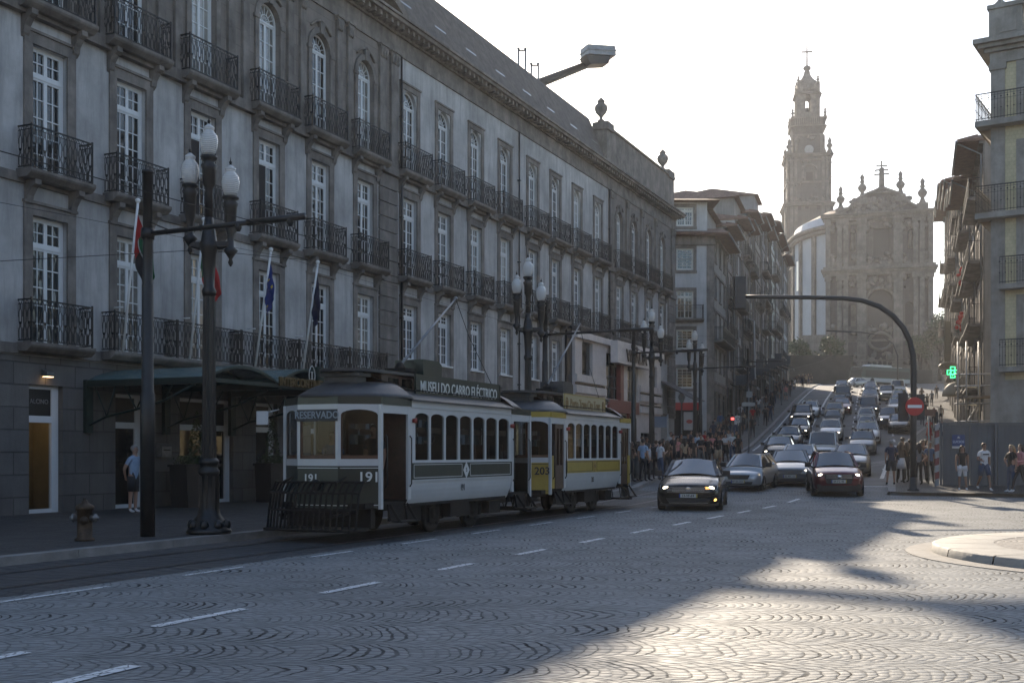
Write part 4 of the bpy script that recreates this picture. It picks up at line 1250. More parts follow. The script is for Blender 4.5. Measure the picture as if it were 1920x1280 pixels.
    if not closed:
        for i in range(19):
            y = -.98 + i * 1.96 / 18
            xb = -.46 + .3 * (abs(y) / 1.0) ** 2
            mb.beam((xb + .42, y, 1.12), (xb + .22, y, 1.1), .03, .03); 
            for p, q in (((xb + .22, y, 1.12), (xb + .06, y, .92)), ((xb + .06, y, .92), (xb, y, .6)), ((xb, y, .6), (xb - .06, y, .24))): mb.beam(p, q, .022, .04)
        for z, dx in ((.24, -.06), (.6, 0), (.92, .06), (1.12, .22)):
            pts = [(-.46 + .3 * (abs(y) / 1.0) ** 2 + dx, y, z) for y in [-1.0 + .2 * k for k in range(11)]]
            mb.tube(pts, .022, 5)
        for y in (-.6, .6): mb.beam((-.4, y, .5), (.5, y, .55), .05, .05); mb.beam((-.3, y, 1.1), (.05, y, 1.2), .04, .04)
        mb.box(-.4, .3, -.95, .95, .2, .26); mb.box(.35, .5, -.95, .95, .25, .6)
    else:
        for i in range(6):
            y = -.55 + i * .2
            for p, q in (((-.12, y, 1.2), (-.2, y, 1.0)), ((-.2, y, 1.0), (-.16, y, .5)), ((-.16, y, .5), (-.3, y, .3))): mb.beam(p, q, .03, .04)
        mb.tube([(-.14, -.6, 1.18), (-.14, .6, 1.18)], .03, 6); mb.box(-.35, -.2, -.7, .7, .26, .32)
        mb.sphere((-.16, -.62, 1.18), .06); mb.sphere((-.16, .62, 1.18), .06)
    mb.build('lifeguard_basket', M_UNDER, T)
    mb = MB(); mb.box(L + .05, L + .35, -.9, .9, .22, .28)
    for i in range(7): mb.beam((L + .02, -.8 + i * .26, .9), (L + .3, -.8 + i * .26, .26), .02, .03)
    mb.build('rear_guard', M_UNDER, T)
    return T
M_BLK_ = mat('black_lettering', (.015, .015, .016), .5, var=0)
M_OFFW = mat('offwhite_lettering', (.62, .65, .64), .5, var=0)
T1 = tram('tram', 'dark green and white tram number 191 with a long green museum board on its roof', 18.05, M_TGRN, M_LINE, '191', False,
     M_TGRN, 'MUSEU DO CARRO ELÉCTRICO', M_OFFW, (2.35, 6.45), .33, .80, 'RESERVADO')
T2 = tram('tram', 'yellow and white tram number 203 behind the green one, cream board on its roof', 26.5, M_TYEL, M_BLK_, '203', True,
     mat('cream_board', (.40, .34, .21), .5, var=.1), 'Porto Tram City Tour', mat('tan_lettering', (.25, .16, .06), .5, var=0), (2.35, 5.95), .34, .85, '')
T2.scale = (.91, 1, 1)
# destination board and mirror of the green tram
mb = MB(); mb.box(-.03, -.01, -.45, .45, 2.26, 2.48); b_ = mb.build('destination_board', mat('board_dark', (.02, .025, .03), .5, var=0), T1)
o = put('lettering', text_mesh('RESERVADO', .19, mat('pale_blue_lettering', (.25, .30, .34), .5, var=0), .003, .95, bold=.003), b_, (-.035, 0, 2.37)); o.rotation_euler.z = -PI / 2
mb = MB(); mb.box(-.25, -.24, .95, 1.22, 2.2, 2.46); mb.tube([(.1, .95, 2.5), (-.24, 1.1, 2.4)], .012, 5); mb.build('mirror', mat('mirror_back', (.5, .52, .54), .4, var=0), T1)
# ================================================================== street furniture
M_GLOBE = bpy.data.materials.new('ribbed_globe_glass'); M_GLOBE.use_nodes = True
_b = M_GLOBE.node_tree.nodes['Principled BSDF']
_b.inputs['Base Color'].default_value = (.85, .85, .83, 1); _b.inputs['Roughness'].default_value = .12; _b.inputs['Coat Weight'].default_value = .6; _b.inputs['Subsurface Weight'].default_value = .0
_b.inputs['Transmission Weight'].default_value = .35; _b.inputs['IOR'].default_value = 1.15
_t = NT(M_GLOBE); _tc = _t.new('ShaderNodeTexCoord').outputs['Object']; _wv = _t.new('ShaderNodeTexWave'); _wv.bands_direction = 'Z'; _wv.inputs['Scale'].default_value = 9
_t.link(_tc, _wv.inputs['Vector']); _bn = _t.new('ShaderNodeBump'); _bn.inputs['Strength'].default_value = .5; _bn.inputs['Distance'].default_value = .02
_t.link(_wv.outputs['Fac'], _bn.inputs['Height']); _t.link(_bn.outputs[0], _b.inputs['Normal'])

def lamp_post():
    T = empty('street_lamp')
    mb = MB()
    mb.lathe([(.40, 0), (.43, .04), (.40, .1), (.34, .16), (.30, .26), (.22, .36), (.19, .5), (.17, .8), (.17, 1.1), (.20, 1.14), (.20, 1.2), (.16, 1.24), (.16, 1.3), (.19, 1.33), (.19, 1.38), (.14, 1.44)], 16)
    for k in range(8):
        a = 2 * PI * k / 8; mb.sphere((.33 * math.cos(a), .33 * math.sin(a), .17), .09, 6, 4, sc=(1, 1, 1.3)); mb.box(.175 * math.cos(a) - .02, .175 * math.cos(a) + .02, .175 * math.sin(a) - .02, .175 * math.sin(a) + .02, .45, 1.1)
    mb.build('base', M_IRONP, T)
    mb = MB()
    n = 24; vs = []; fs = []
    for z, r in ((1.4, .14), (4.6, .105)):
        for k in range(n): rr = r * (1 if k % 2 else .86); vs.append((rr * math.cos(2 * PI * k / n), rr * math.sin(2 * PI * k / n), z))
    for k in range(n): fs.append((k, (k + 1) % n, n + (k + 1) % n, n + k))
    mb.add(vs, fs)
    mb.lathe([(.12, 4.5), (.14, 4.6), (.10, 4.68), (.11, 4.9), (.14, 5.3), (.18, 5.42), (.18, 5.5), (.15, 5.56), (.13, 5.7), (.10, 5.85), (.08, 6.0)], 14)
    mb.lathe([(.08, 5.98), (.07, 6.5), (.075, 6.55), (.12, 6.62), (.13, 6.9), (.16, 6.98), (.1, 7.03), (.13, 7.08), (.16, 7.12), (.16, 7.16), (.05, 7.17)], 12)
    mb.build('pole', M_IRONP, T)
    def globe(x, y, z):
        mb = MB(); mb.lathe([(.09, z), (.13, z + .06), (.16, z + .16), (.172, z + .28), (.155, z + .38), (.11, z + .44), (.085, z + .47), (.10, z + .50), (.105, z + .53), (.06, z + .57), (.03, z + .60)], 18, (x, y))
        g = mb.build('lamp_globe', M_GLOBE, T)
        mb = MB(); mb.lathe([(.03, z + .59), (.02, z + .63), (.035, z + .65), (.012, z + .68), (.003, z + .75)], 8, (x, y)); mb.build('finial', M_IRONP, g)
    globe(0, 0, 7.17)
    for k, (dx, dy, dz) in enumerate(((-.36, .0, 6.62), (.42, -.04, 6.38))):
        mb = MB()
        mb.tube([(0, 0, 5.5), (dx * .5, dy * .5, 5.42), (dx * .9, dy * .9, 5.46), (dx, dy, 5.62)], .045, 7)
        mb.box(min(0, dx), max(0, dx), dy - .05, dy + .05, 5.44, 5.53)
        mb.lathe([(.015, dz - 1.32), (.05, dz - 1.25), (.03, dz - 1.18), (.08, dz - 1.1), (.14, dz - 1.02), (.07, dz - .95), (.06, dz - .75), (.1, dz - .6), (.12, dz - .2), (.15, dz - .13), (.1, dz - .08), (.16, dz - .04), (.16, dz), (.05, dz + .01)], 12, (dx, dy))
        mb.build('side_arm', M_IRONP, T)
        globe(dx, dy, dz)
    return T
LP = lamp_post()
lps = [(392, 21.6, 'cast iron lamp post with three glass globes in front of the palace entrance, nearest one'),
       (990, 36.4, 'three globe lamp post rising behind the roof of the yellow tram'),
       (1222, 53.5, 'three globe lamp post standing just past the rear of the yellow tram'),
       (1303, 68, 'farthest three globe lamp post, beside the crowd at the hill corner')]
for i, (px, Y, lb) in enumerate(lps):
    o = LP if i == 0 else copy_tree(LP)
    o.location = (at(px, Y), Y, gz(Y) + .13); tag(o, lb, 'street lamp', 'three globe street lamps along the kerb')
def mast(px, Y, ht, arm, label, wires=True):
    T = empty('tram_mast', (at(px, Y), Y, gz(Y) + .13), -TH)      # local x points out over the track
    tag(T, label, 'tram wire mast', 'masts holding the tram wire')
    mb = MB(); mb.lathe([(.135, 0), (.135, 2.6), (.11, 2.65), (.105, 4.6), (.09, 4.66), (.085, ht), (.11, ht + .01), (.11, ht + .06), (.02, ht + .09)], 14); mb.build('pole', M_IRONP, T)
    mb = MB(); z = 5.55
    mb.tube([(0, 0, z), (arm, 0, z + .03)], .045, 8); mb.tube([(arm - 1.2, 0, z + .02), (arm, 0, z + .03)], .06, 8); mb.tube([(.08, 0, z + .2), (.5, 0, z + .03)], .015, 5)
    for x in (arm - 1.4, arm - .3): mb.lathe([(.03, z - .12), (.06, z - .06), (.06, z), (.03, z + .06)], 8, (x, 0))
    mb.lathe([(.12, z - .1), (.13, z), (.12, z + .1)], 12)
    mb.build('arm', M_IRONP, T)
    return T
mast(277, 20.9, 6.65, 3.45, 'plain dark mast with a side arm crossing the nearest lamp post')
mast(1022, 39.4, 6.7, 3.9, 'plain dark mast between the second lamp post and the pharmacy front')
mast(1188, 51, 6.6, 3.4, 'plain dark mast beside the third lamp post, arm pointing right')
mast(1313, 72, 6.6, 3.5, 'plain dark mast by the white gabled corner building')
mast(1402, 96, 6.6, 3.0, 'farthest tram wire mast, up the hill pavement')
# overhead wire along the track and across
mb = MB()
pts = [fac(s, 10.7, 5.6 + .1 * math.cos(s * .3)) for s in (-6, 2, 9, 16, 23, 30, 37, 44)] + [Vector((9.5, 52, 5.9)), Vector((12.5, 60, 6.2)), Vector((18, 74, 7.1)), Vector((26, 96, 9.4)), Vector((37, 130, 13.1)), Vector((50, 170, 17))]
mb.tube(pts, .009, 4)
mb.tube([fac(18, .1, 5.9), fac(19, 7, 5.9), fac(20, 9, 5.7)], .008, 4)
mb.tube([Vector((12.9, 89, 11)), Vector((20, 86, 10)), Vector((28, 84, 10))], .008, 4)
mb.tube([fac(8, .1, 7.2), fac(30, 1.2, 7.9), fac(52, .1, 7.9)], .007, 4)
mb.tube([Vector((17, 97, 9.6)), Vector((28, 97, 9.3)), Vector((40, 97, 10.2))], .01, 4)
o = mb.build('overhead_wire', M_WIRE); tag(o, 'thin black tram wires strung along the street above the rails', 'wire')

# hydrant
H = empty('fire_hydrant', (at(159, 19.9), 19.9, .13)); tag(H, 'old brass coloured fire hydrant standing on the pavement at the far left', 'fire hydrant')
M_HYD = mat('worn_hydrant_paint', (.055, .036, .022), .5, .4, var=.5, scale=9, bump=.3, bscale=30)
mb = MB(); mb.lathe([(.17, 0), (.17, .04), (.13, .06), (.13, .52), (.16, .54), (.16, .60), (.12, .63), (.06, .66), (.05, .70), (.035, .70), (.035, .74)], 14); mb.build('barrel', M_HYD, H)
for x, z in ((-.15, .40), (.15, .40), (.02, .36)):
    mb = MB(); 
    if x == .02: mb.M = Matrix.Translation((.06, -.15, .36)) @ Matrix.Rotation(PI / 2, 4, 'X')
    else: mb.M = Matrix.Translation((x, -.02, z)) @ Matrix.Rotation(PI / 2 * (1 if x > 0 else -1), 4, 'Y')
    mb.lathe([(.055, -.04), (.055, .02), (.075, .02), (.075, .06), (.03, .07), (.03, .1)], 10); mb.build('outlet_cap', M_STEEL if x != .02 else M_HYD, H)
# wall mail box
MBX = empty('wall_mailbox', fac(25.75, .0), PI / 2 - TH); tag(MBX, 'small grey metal mailbox fixed to the palace wall beside the entrance', 'mailbox')
mb = MB(); mb.prism([(-.005, 1.55), (-.22, 1.55), (-.22, 1.85), (-.16, 1.93), (-.005, 1.95)], -.2, .2, 'x'); mb.build('box', M_STEEL, MBX)
mb = MB(); mb.box(-.14, .14, -.226, -.2205, 1.74, 1.77); mb.build('slot', M_DARK, MBX)
# planters with clipped shrubs either side of the entrance
M_LEAF = mat('dark_leaves', (.035, .06, .028), .7, var=.5, scale=6)
M_LEAF2 = mat('dark_leaves_b', (.05, .075, .03), .7, var=.5, scale=6)
def leaf_cloud(n, shape, size, mi_n=2, seed=1):
    rnd = random.Random(seed); mb = MB()
    for _ in range(n):
        c = Vector(shape(rnd)); a = Vector([rnd.gauss(0, 1) for _ in range(3)]).normalized(); b = a.cross(Vector([rnd.gauss(0, 1) for _ in range(3)])).normalized()
        s = size * rnd.uniform(.6, 1.3)
        mb.add([c - a * s, c + b * s * .5, c + a * s, c - b * s * .5], [(0, 1, 2, 3)], rnd.randrange(mi_n))
    return mb
M_BOX = mat('dark_planter', (.02, .02, .02), .5, var=.15)
def planter(s, o_, cone, label):
    T = empty('planter', fac(s, o_, .13), PI / 2 - TH); tag(T, label, 'planter', 'planters by the palace entrance')
    mb = MB(); mb.prism([(-.62, 0), (.62, 0), (.7, 1.15), (-.7, 1.15)], -.3, .3, 'y'); mb.box(-.74, .74, -.34, .34, 1.15, 1.22)
    mb.build('box', M_BOX, T)
    def sh(r):
        if r.random() < .45: return (r.uniform(-.65, .65), r.uniform(-.28, .28), 1.2 + r.random() * .25)
        t = r.random(); rr = .3 * (1 - t) ** .7 * math.sqrt(r.uniform(.4, 1)); a = r.uniform(0, 2 * PI); return (cone + rr * math.cos(a), rr * math.sin(a), 1.2 + t * 1.5)
    leaf_cloud(900, sh, .05).build('shrub', [M_LEAF, M_LEAF2], T)
planter(26.0, 1.0, .1, 'dark planter with a cone shaped shrub left of the entrance')
planter(29.9, 1.0, -.2, 'dark planter with a cone shaped shrub right of the entrance')
FL = empty('flower_pot', fac(31.3, 1.3, .13)); tag(FL, 'dark pot of small white flowers next to the green tram front', 'flower pot')
mb = MB(); mb.lathe([(.2, 0), (.3, .6), (.32, .62), (.28, .64), (.05, .6)], 14); mb.build('pot', M_BOX, FL)
leaf_cloud(260, lambda r: (r.uniform(-.35, .35), r.uniform(-.35, .35), .65 + r.random() * .4), .05, 1, 5).build('leaves', M_LEAF, FL)
leaf_cloud(60, lambda r: (r.uniform(-.3, .3), r.uniform(-.35, .2), .85 + r.random() * .3), .045, 1, 6).build('blossoms', M_WHITE, FL)

# ---- curved signal mast on the right pavement
M_MAST = mat('signal_mast_grey', (.03, .032, .035), .45, .3, var=.2, scale=3)
SM = empty('signal_mast', (at(1712, 42), 42, gz(42) + .13)); tag(SM, 'tall curved signal mast arching left over the road from the right pavement', 'signal mast')
k = 1 / (FPX / 42)
def P(px, py): return ((px - 1712) * k, 0, HC + (850 - py) * k - gz(42) - .13)
mb = MB(); mb.tube([P(1712, 912), P(1712.5, 800), P(1713, 700), P(1712, 668), P(1706, 640), P(1694, 615), P(1674, 592), P(1648, 574), P(1615, 563), P(1580, 559), P(1520, 557.5), P(1450, 557), P(1388, 556)], [.12, .115, .11, .11, .105, .1, .098, .095, .09, .085, .08, .075, .07], 10)
mb.lathe([(.22, 0), (.22, .04), (.15, .08), (.13, .5)], 12); mb.build('mast', M_MAST, SM)
mb = MB(); x, _, z = P(1387, 578); mb.box(x - .2, x + .2, -.12, .1, z, z + 1.15); mb.box(x - .24, x + .24, .1, .12, z - .04, z + 1.19)
for i in range(3): mb.lathe([(.12, z + .18 + i * .37), (.12, z + .2 + i * .37)], 10, (x, .18))
mb.box(x - .06, x + .06, -.14, -.12, z + .2, z + .9); mb.build('traffic_light', M_MAST, SM)
mb = MB(); x, _, z = P(1712, 762)
mb.M = Matrix.Translation((x, -.16, z)) @ Matrix.Rotation(PI / 2, 4, 'X')
mb.lathe([(.34, -.01), (.34, .012)], 32, sm=False)
sg = mb.build('no_entry_sign', mat('sign_red', (.42, .02, .02), .45, var=.06), SM)
mb = MB(); mb.box(x - .26, x + .26, -.178, -.173, z - .055, z + .055); mb.build('white_bar', mat('sign_white', (.7, .7, .7), .5, var=0), sg)
mb = MB(); mb.box(x - .52, x - .2, -.02, .1, z - .55, z + .5); mb.box(x + .1, x + .42, -.02, .1, z - .5, z + .45); mb.build('signal_back', M_MAST, SM)
# second, farther arch mast near the bus
S2 = empty('signal_mast', (at(1683, 150), 150, gz(150) + .13)); tag(S2, 'distant thin curved mast arching over the top of the hill road', 'signal mast')
mb = MB(); mb.tube([(0, 0, 0), (0, 0, 4.6), (-.6, 0, 6.2), (-2.2, 0, 7.3), (-5, 0, 7.7), (-9.4, 0, 7.9)], .1, 8); mb.build('mast', M_MAST, S2)
# crooked lamp bars on the far left of the church
for (px, py, d) in ((1530, 634, 1),):
    pass
# hoarding, poster, striped post
HOB = empty('site_hoarding', (0, 0, 0)); tag(HOB, 'grey metal construction hoarding on the right pavement with a small blue poster', 'hoarding')
M_HOARD = mat('hoarding_grey', (.085, .10, .115), .5, .1, var=.12, scale=1.)
YH = 45.0
mb = MB(); zb = gz(YH) + .13
x = at(1768, YH)
while x < 40:
    mb.box(x, x + 1.05, YH - (x - at(1768, YH)) * .06, YH - (x - at(1768, YH)) * .06 + .04, zb - .1, zb + 2.4)
    for q in range(5): mb.box(x + .08 + q * .2, x + .11 + q * .2, YH - (x - at(1768, YH)) * .06 - .014, YH - (x - at(1768, YH)) * .06 + .01, zb, zb + 2.38)
    x += 1.055
mb.build('panels', M_HOARD, HOB)
mb = MB(); x0 = at(1764, YH)
for i in range(9): mb.beam((x0 + i * 2.1, YH - i * .126 - .02, zb), (x0 + i * 2.1, YH - i * .126 - .02, zb + 2.46), .07, .07)
mb.beam((x0, YH - .02, zb + 2.44), (40, YH - 1.35, zb + 2.44), .06, .06); mb.build('frame', M_HOARD, HOB)
mb = MB(); p0, p1 = at(1783, YH), at(1807, YH); mb.box(p0, p1, YH - .11, YH - .10, zb + 1.55, zb + 2.0); pst = mb.build('poster', mat('poster_blue', (.02, .05, .16), .4, var=0), HOB)
mb = MB(); mb.box(p0, p1, YH - .11, YH - .10, zb + 1.46, zb + 1.548); mb.build('poster_strip', mat('poster_white', (.5, .5, .5), .5, var=0), HOB)
put('lettering', text_mesh('LUCIOS', .13, mat('poster_text', (.35, .45, .6), .5, var=0), .002, 1.0, bold=.003), pst, ((p0 + p1) / 2, YH - .113, zb + 1.72))
mb = MB(); mb.lathe([(.06, zb + 1.86), (.02, zb + 1.93)], 6, ((p0 + p1) / 2, YH - .115)); mb.build('emblem', M_WHITE, pst)
SP = empty('striped_post', (at(1756.5, 44.4), 44.4, gz(44.4) + .13)); tag(SP, 'red and white striped warning post at the left end of the hoarding', 'post')
mb = MB()
for i in range(9): mb.prism([(-.07, i * .27 + .0), (.07, i * .27 + .05), (.07, i * .27 + .32), (-.07, i * .27 + .27)], -.06, .06, 'y', i % 2)
mb.build('post', [mat('faded_white', (.30, .30, .31), .6, var=.2, scale=6), mat('faded_red', (.20, .05, .045), .6, var=.3, scale=6)], SP)
mb = MB(); mb.box(-.04, .04, -.04, .04, 2.3, 2.9); mb.build('extension', M_MAST, SP)
BS = empty('brown_sign', (at(1741, 46), 46, gz(46) + .13)); tag(BS, 'small brown direction sign on a thin post behind the striped post', 'sign')
mb = MB(); mb.tube([(0, 0, 0), (0, 0, 3.1)], .03, 6); mb.build('post', M_STEEL, BS); mb = MB(); mb.box(-.32, .32, -.05, -.03, 2.75, 3.0); mb.build('panel', mat('brown_sign_face', (.10, .04, .025), .5, var=.1), BS)
# pharmacy cross
M_NEON = mat('green_neon', (.02, .2, .06), .4, var=0, emit=(.05, .95, .28), estr=1.6)
M_NEONK = mat('cross_box', (.01, .05, .02), .4, var=0)
Yc = 76.
GC = empty('pharmacy_cross', (at(1785, Yc), Yc, HC + (850 - 698) / FPX * Yc)); tag(GC, 'glowing green pharmacy cross sign hanging over the right pavement', 'pharmacy sign')
mb = MB(); s = .36
for pts in ([(-s * .4, -s), (s * .4, -s), (s * .4, s), (-s * .4, s)], [(-s, -s * .4), (-s * .403, -s * .4), (-s * .403, s * .4), (-s, s * .4)], [(s * .403, -s * .4), (s, -s * .4), (s, s * .4), (s * .403, s * .4)]): mb.prism(pts, -.1, .1, 'y')
mb.build('box', M_NEONK, GC)
mb = MB(); c = s * .4
poly = [(-c, -s), (c, -s), (c, -c), (s, -c), (s, c), (c, c), (c, s), (-c, s), (-c, c), (-s, c), (-s, -c), (-c, -c)]
for sc_ in (1.0,):
    mb.tube([(x * sc_, -.12, z * sc_) for x, z in poly], .04, 5, sm=False, closed=True)
mb.tube([(.2 * math.sin(t * PI / 5) * (1 if t % 2 else .6), -.12, .2 * math.cos(t * PI / 5) * (1 if t % 2 else .6)) for t in range(10)], .05, 5, sm=False, closed=True)
mb.build('neon_tube', M_NEON, GC)
mb = MB(); mb.tube([(s, 0, 0), (1.4, 0, 0)], .03, 5); mb.build('bracket', M_MAST, GC)
# shop signs beyond it
Ys = 84.
SG = empty('shop_sign', (at(1776, Ys), Ys, HC + (850 - 640) / FPX * Ys)); tag(SG, 'pale vertical shop sign with an oval board below, above the green cross', 'sign')
M_SIGNP = mat('pale_sign', (.18, .155, .11), .5, var=.1)
mb = MB(); mb.box(-.22, .22, -.08, .08, -1.5, 1.5); mb.build('board', M_SIGNP, SG)
mb = MB(); mb.prism([(.75 * math.cos(2 * PI * i / 20) + .1, -1.85 + .3 * math.sin(2 * PI * i / 20)) for i in range(20)], -.06, .06, 'y'); mb.build('oval_board', M_SIGNP, SG)
put('lettering', text_mesh('Clérigos', .34, mat('brown_lettering', (.10, .07, .04), .5, var=0), .01, .9), SG, (.1, -.08, -1.85))
AWN = empty('shop_awning', (at(1790, 80.), 80., 0)); tag(AWN, 'rounded cream shop awning below the green cross', 'awning')
mb = MB(); zc = HC + (850 - 742) / FPX * 80
mb.M = Matrix.Translation((0, 0, zc)) @ Matrix.Diagonal((1, 1, 1, 1))
mb.lathe([(.85, 0), (.8, .3), (.65, .6), (.4, .85), (.05, .98)], 18); mb.build('canopy', mat('cream_awning', (.28, .23, .16), .7, var=.1), AWN)

# pedestrian signal, countdown and street-name arrows at the hill corner
PS = empty('pedestrian_signal', (at(1388, 70), 70, gz(70) + .13)); tag(PS, 'pedestrian signal showing red beside a small white sign at the crossing', 'pedestrian signal')
mb = MB(); mb.tube([(0, 0, 0), (0, 0, 3.1)], .05, 8); mb.build('pole', M_MAST, PS)
mb = MB(); mb.box(-.62, -.38, -.1, .1, 2.0, 2.6); hb = mb.build('signal_box', M_MAST, PS)
mb = MB(); mb.lathe([(.09, 2.36), (.09, 2.5)], 8, (-.5, -.11), sy=.3); mb.build('red_lamp', mat('red_light', (.4, .02, .02), .4, var=0, emit=(1, .08, .07), estr=2.2), hb)
mb = MB(); mb.box(-.36, .05, -.04, -.02, 2.2, 2.62); wsg = mb.build('white_sign', mat('sign_white2', (.45, .46, .47), .5, var=.1), PS)
mb = MB(); mb.tube([(-.155 + .1 * math.sin(t * PI / 5), -.045, 2.41 + .1 * math.cos(t * PI / 5)) for t in range(10)], .02, 4, closed=True); mb.build('symbol', M_BLK_, wsg)
AR = empty('street_sign', (at(1404, 72.5), 72.5, gz(72.5) + .13)); tag(AR, 'thin post with two pale pointed street direction boards on the hill kerb', 'sign')
mb = MB(); mb.tube([(0, 0, 0), (0, 0, 4.3)], .04, 6); mb.build('post', M_STEEL, AR)
mb = MB(); mb.prism([(-.45, 3.15), (.35, 3.15), (.42, 3.28), (.35, 3.4), (-.45, 3.4)], -.04, -.01, 'y'); mb.build('arrow_board', mat('sign_pale', (.3, .32, .33), .5, var=.15), AR)
mb = MB(); mb.box(-.16, .22, -.04, -.01, 3.7, 4.1); mb.build('panel', mat('sign_pale2', (.22, .25, .27), .5, var=.15), AR)
# small lantern by the red shop
SL = empty('lantern_post', (at(1278, 78), 78, gz(78) + .1)); tag(SL, 'slim grey lantern post in front of the red shop sign', 'lantern')
mb = MB(); mb.lathe([(.09, 0), (.06, .3), (.05, 3.1), (.09, 3.2)], 8); mb.build('pole', M_STEEL, SL)
mb = MB(); mb.lathe([(.1, 3.2), (.24, 3.55), (.24, 3.6), (.12, 3.82), (.03, 3.95)], 8, sm=False); mb.build('lantern', mat('grey_lantern_glass', (.3, .32, .33), .25, var=.1), SL)
# information board and ticket pillar behind the yellow tram
IB = empty('tram_stop_board', (at(1236, 62), 62, gz(62) + .1)); tag(IB, 'blue and grey stop board on two posts between tram and crowd', 'sign')
mb = MB(); mb.box(-.5, -.42, -.04, .04, 0, 3.0); mb.box(.42, .5, -.04, .04, 0, 2.8); mb.build('posts', M_STEEL, IB)
mb = MB(); mb.box(-.4, .4, -.05, .05, 2.1, 2.7); mb.build('panel', mat('blue_grey_panel', (.10, .13, .18), .5, var=.1), IB)
# ================================================================== houses up the hill
M_TILE = mat('clay_roof_tiles', (.15, .085, .06), .85, var=.35, scale=3, bump=.6, bscale=10)
HW = {}
def hmat(c):
    k = 'house_wall_%d_%d_%d' % tuple(int(x * 100) for x in c)
    return mat(k, c, .88, var=.16, scale=.6, bump=.2, bscale=40, streak=.5)
def tilemat(c):
    k = 'azulejo_%d' % int(c[0] * 100)
    return ashlar(k, c, .14, .14, mortar=.006, var=.15, bump=.2, rough=.4, streak=.2, joint=.6)
M_SHUT = mat('grey_green_shutters', (.06, .08, .075), .6, var=.2)
M_SASH = mat('cream_sash_paint', (.55, .55, .52), .5, var=.08)
def house(label, P, ang, w_, d, z0, h, floors, cols, wall, trim=None, roof='hip', bal=(), bstyle='bars', over=.7, side=None, shop=True, group='tall narrow houses up the hill', wt=(1.0, 1.75), balcony_long=False, rtile=None, fmat=None, attic=False, roofh=1.8):
    T = empty('house', (P[0], P[1], 0), ang); tag(T, label, 'house', group)
    trim = trim or M_STONEB; fmat = fmat or M_SASH
    gh = 4.0; fh = (h - gh) / floors
    ops = []; wl = []
    for f in range(floors):
        zb = z0 + gh + f * fh + (.35 if (f in bal) else .85)
        for c in range(cols):
            cx = w_ * (c + .5) / cols; hh = min(wt[1] + (.45 if f in bal else 0), fh - .75)
            ops.append((cx - wt[0] / 2, cx + wt[0] / 2, zb, zb + hh, False)); wl.append((cx, zb, hh, f))
    gops = []
    if shop:
        n = max(1, cols)
        for c in range(n):
            cx = w_ * (c + .5) / n; gops.append((cx - .42 * w_ / n, cx + .42 * w_ / n, z0 - 1.5 + 1.6, z0 + 3.2, False))
    mb = MB()
    wall_open(mb, 0, w_, z0 + gh - .2, z0 + h, ops, 0, .18, 0)
    wall_open(mb, 0, w_, z0 - 3.5, z0 + gh - .2, gops, 0, .3, 1)
    mb.add([(0, 0, z0 - 3), (0, d, z0 - 3), (0, d, z0 + h), (0, 0, z0 + h)], [(3, 2, 1, 0)], 0)
    mb.add([(w_, 0, z0 - 3), (w_, d, z0 - 3), (w_, d, z0 + h), (w_, 0, z0 + h)], [(0, 1, 2, 3)], 0)
    mb.add([(0, d, z0 - 3), (w_, d, z0 - 3), (w_, d, z0 + h), (0, d, z0 + h)], [(3, 2, 1, 0)], 0)
    mb.add([(.05, .5, z0), (w_ - .05, .5, z0), (w_ - .05, .5, z0 + h - .1), (.05, .5, z0 + h - .1)], [(0, 1, 2, 3)], 2)
    mb.build('wall', [wall, trim, M_DARK], T)
    t = MB()
    t.box(0, .32, -.06, .02, z0 - 2, z0 + h - .3); t.box(w_ - .32, w_, -.06, .02, z0 - 2, z0 + h - .3)
    for f in range(floors + 1): t.box(0, w_, -.09, .02, z0 + gh + f * fh - .22, z0 + gh + f * fh - .02)
    t.box(-.05, w_ + .05, -.25, .02, z0 + h - .28, z0 + h - .02)
    for cx, zb, hh, f in wl:
        a, b = cx - wt[0] / 2, cx + wt[0] / 2
        t.box(a - .16, a, -.035, .05, zb - .1, zb + hh); t.box(b, b + .16, -.035, .05, zb - .1, zb + hh); t.box(a - .16, b + .16, -.04, .05, zb + hh, zb + hh + .18); t.box(a - .2, b + .2, -.08, .05, zb - .12, zb - .02)
    t.build('stone_trim', trim, T)
    for cx, zb, hh, f in wl:
        window(T, cx - wt[0] / 2, zb, wt[0], round(hh, 2), 'sash' if f not in bal else 'casement', y=.1, cols=3 if f not in bal else 1, rows=3, fmat=fmat)
    for c, (a, b, za, zb, _) in enumerate(gops):
        mb = MB(); mb.box(a, a + .07, .12, .18, za, zb); mb.box(b - .07, b, .12, .18, za, zb); mb.box(a + .07, b - .07, .12, .18, zb - .5, zb - .43); mb.box(a + .07, b - .07, .125, .17, zb - .08, zb)
        s_ = mb.build('shop_window', M_SHUT, T)
        mb = MB(); mb.add([(a, .16, za), (b, .16, za), (b, .16, zb), (a, .16, zb)], [(0, 1, 2, 3)]); mb.build('glass', M_GLASSD, s_)
    for f in bal:
        zb = z0 + gh + f * fh + .33
        if balcony_long: balcony(T, .3, w_ - .3, zb, .75, 1.0, False, bstyle, trim, .18)
        else:
            for c in range(cols):
                cx = w_ * (c + .5) / cols; balcony(T, cx - .75, cx + .75, zb, .6, 1.0, True, bstyle, trim, .18, .3)
    zr = z0 + h; rt = rtile or M_TILE
    mb = MB()
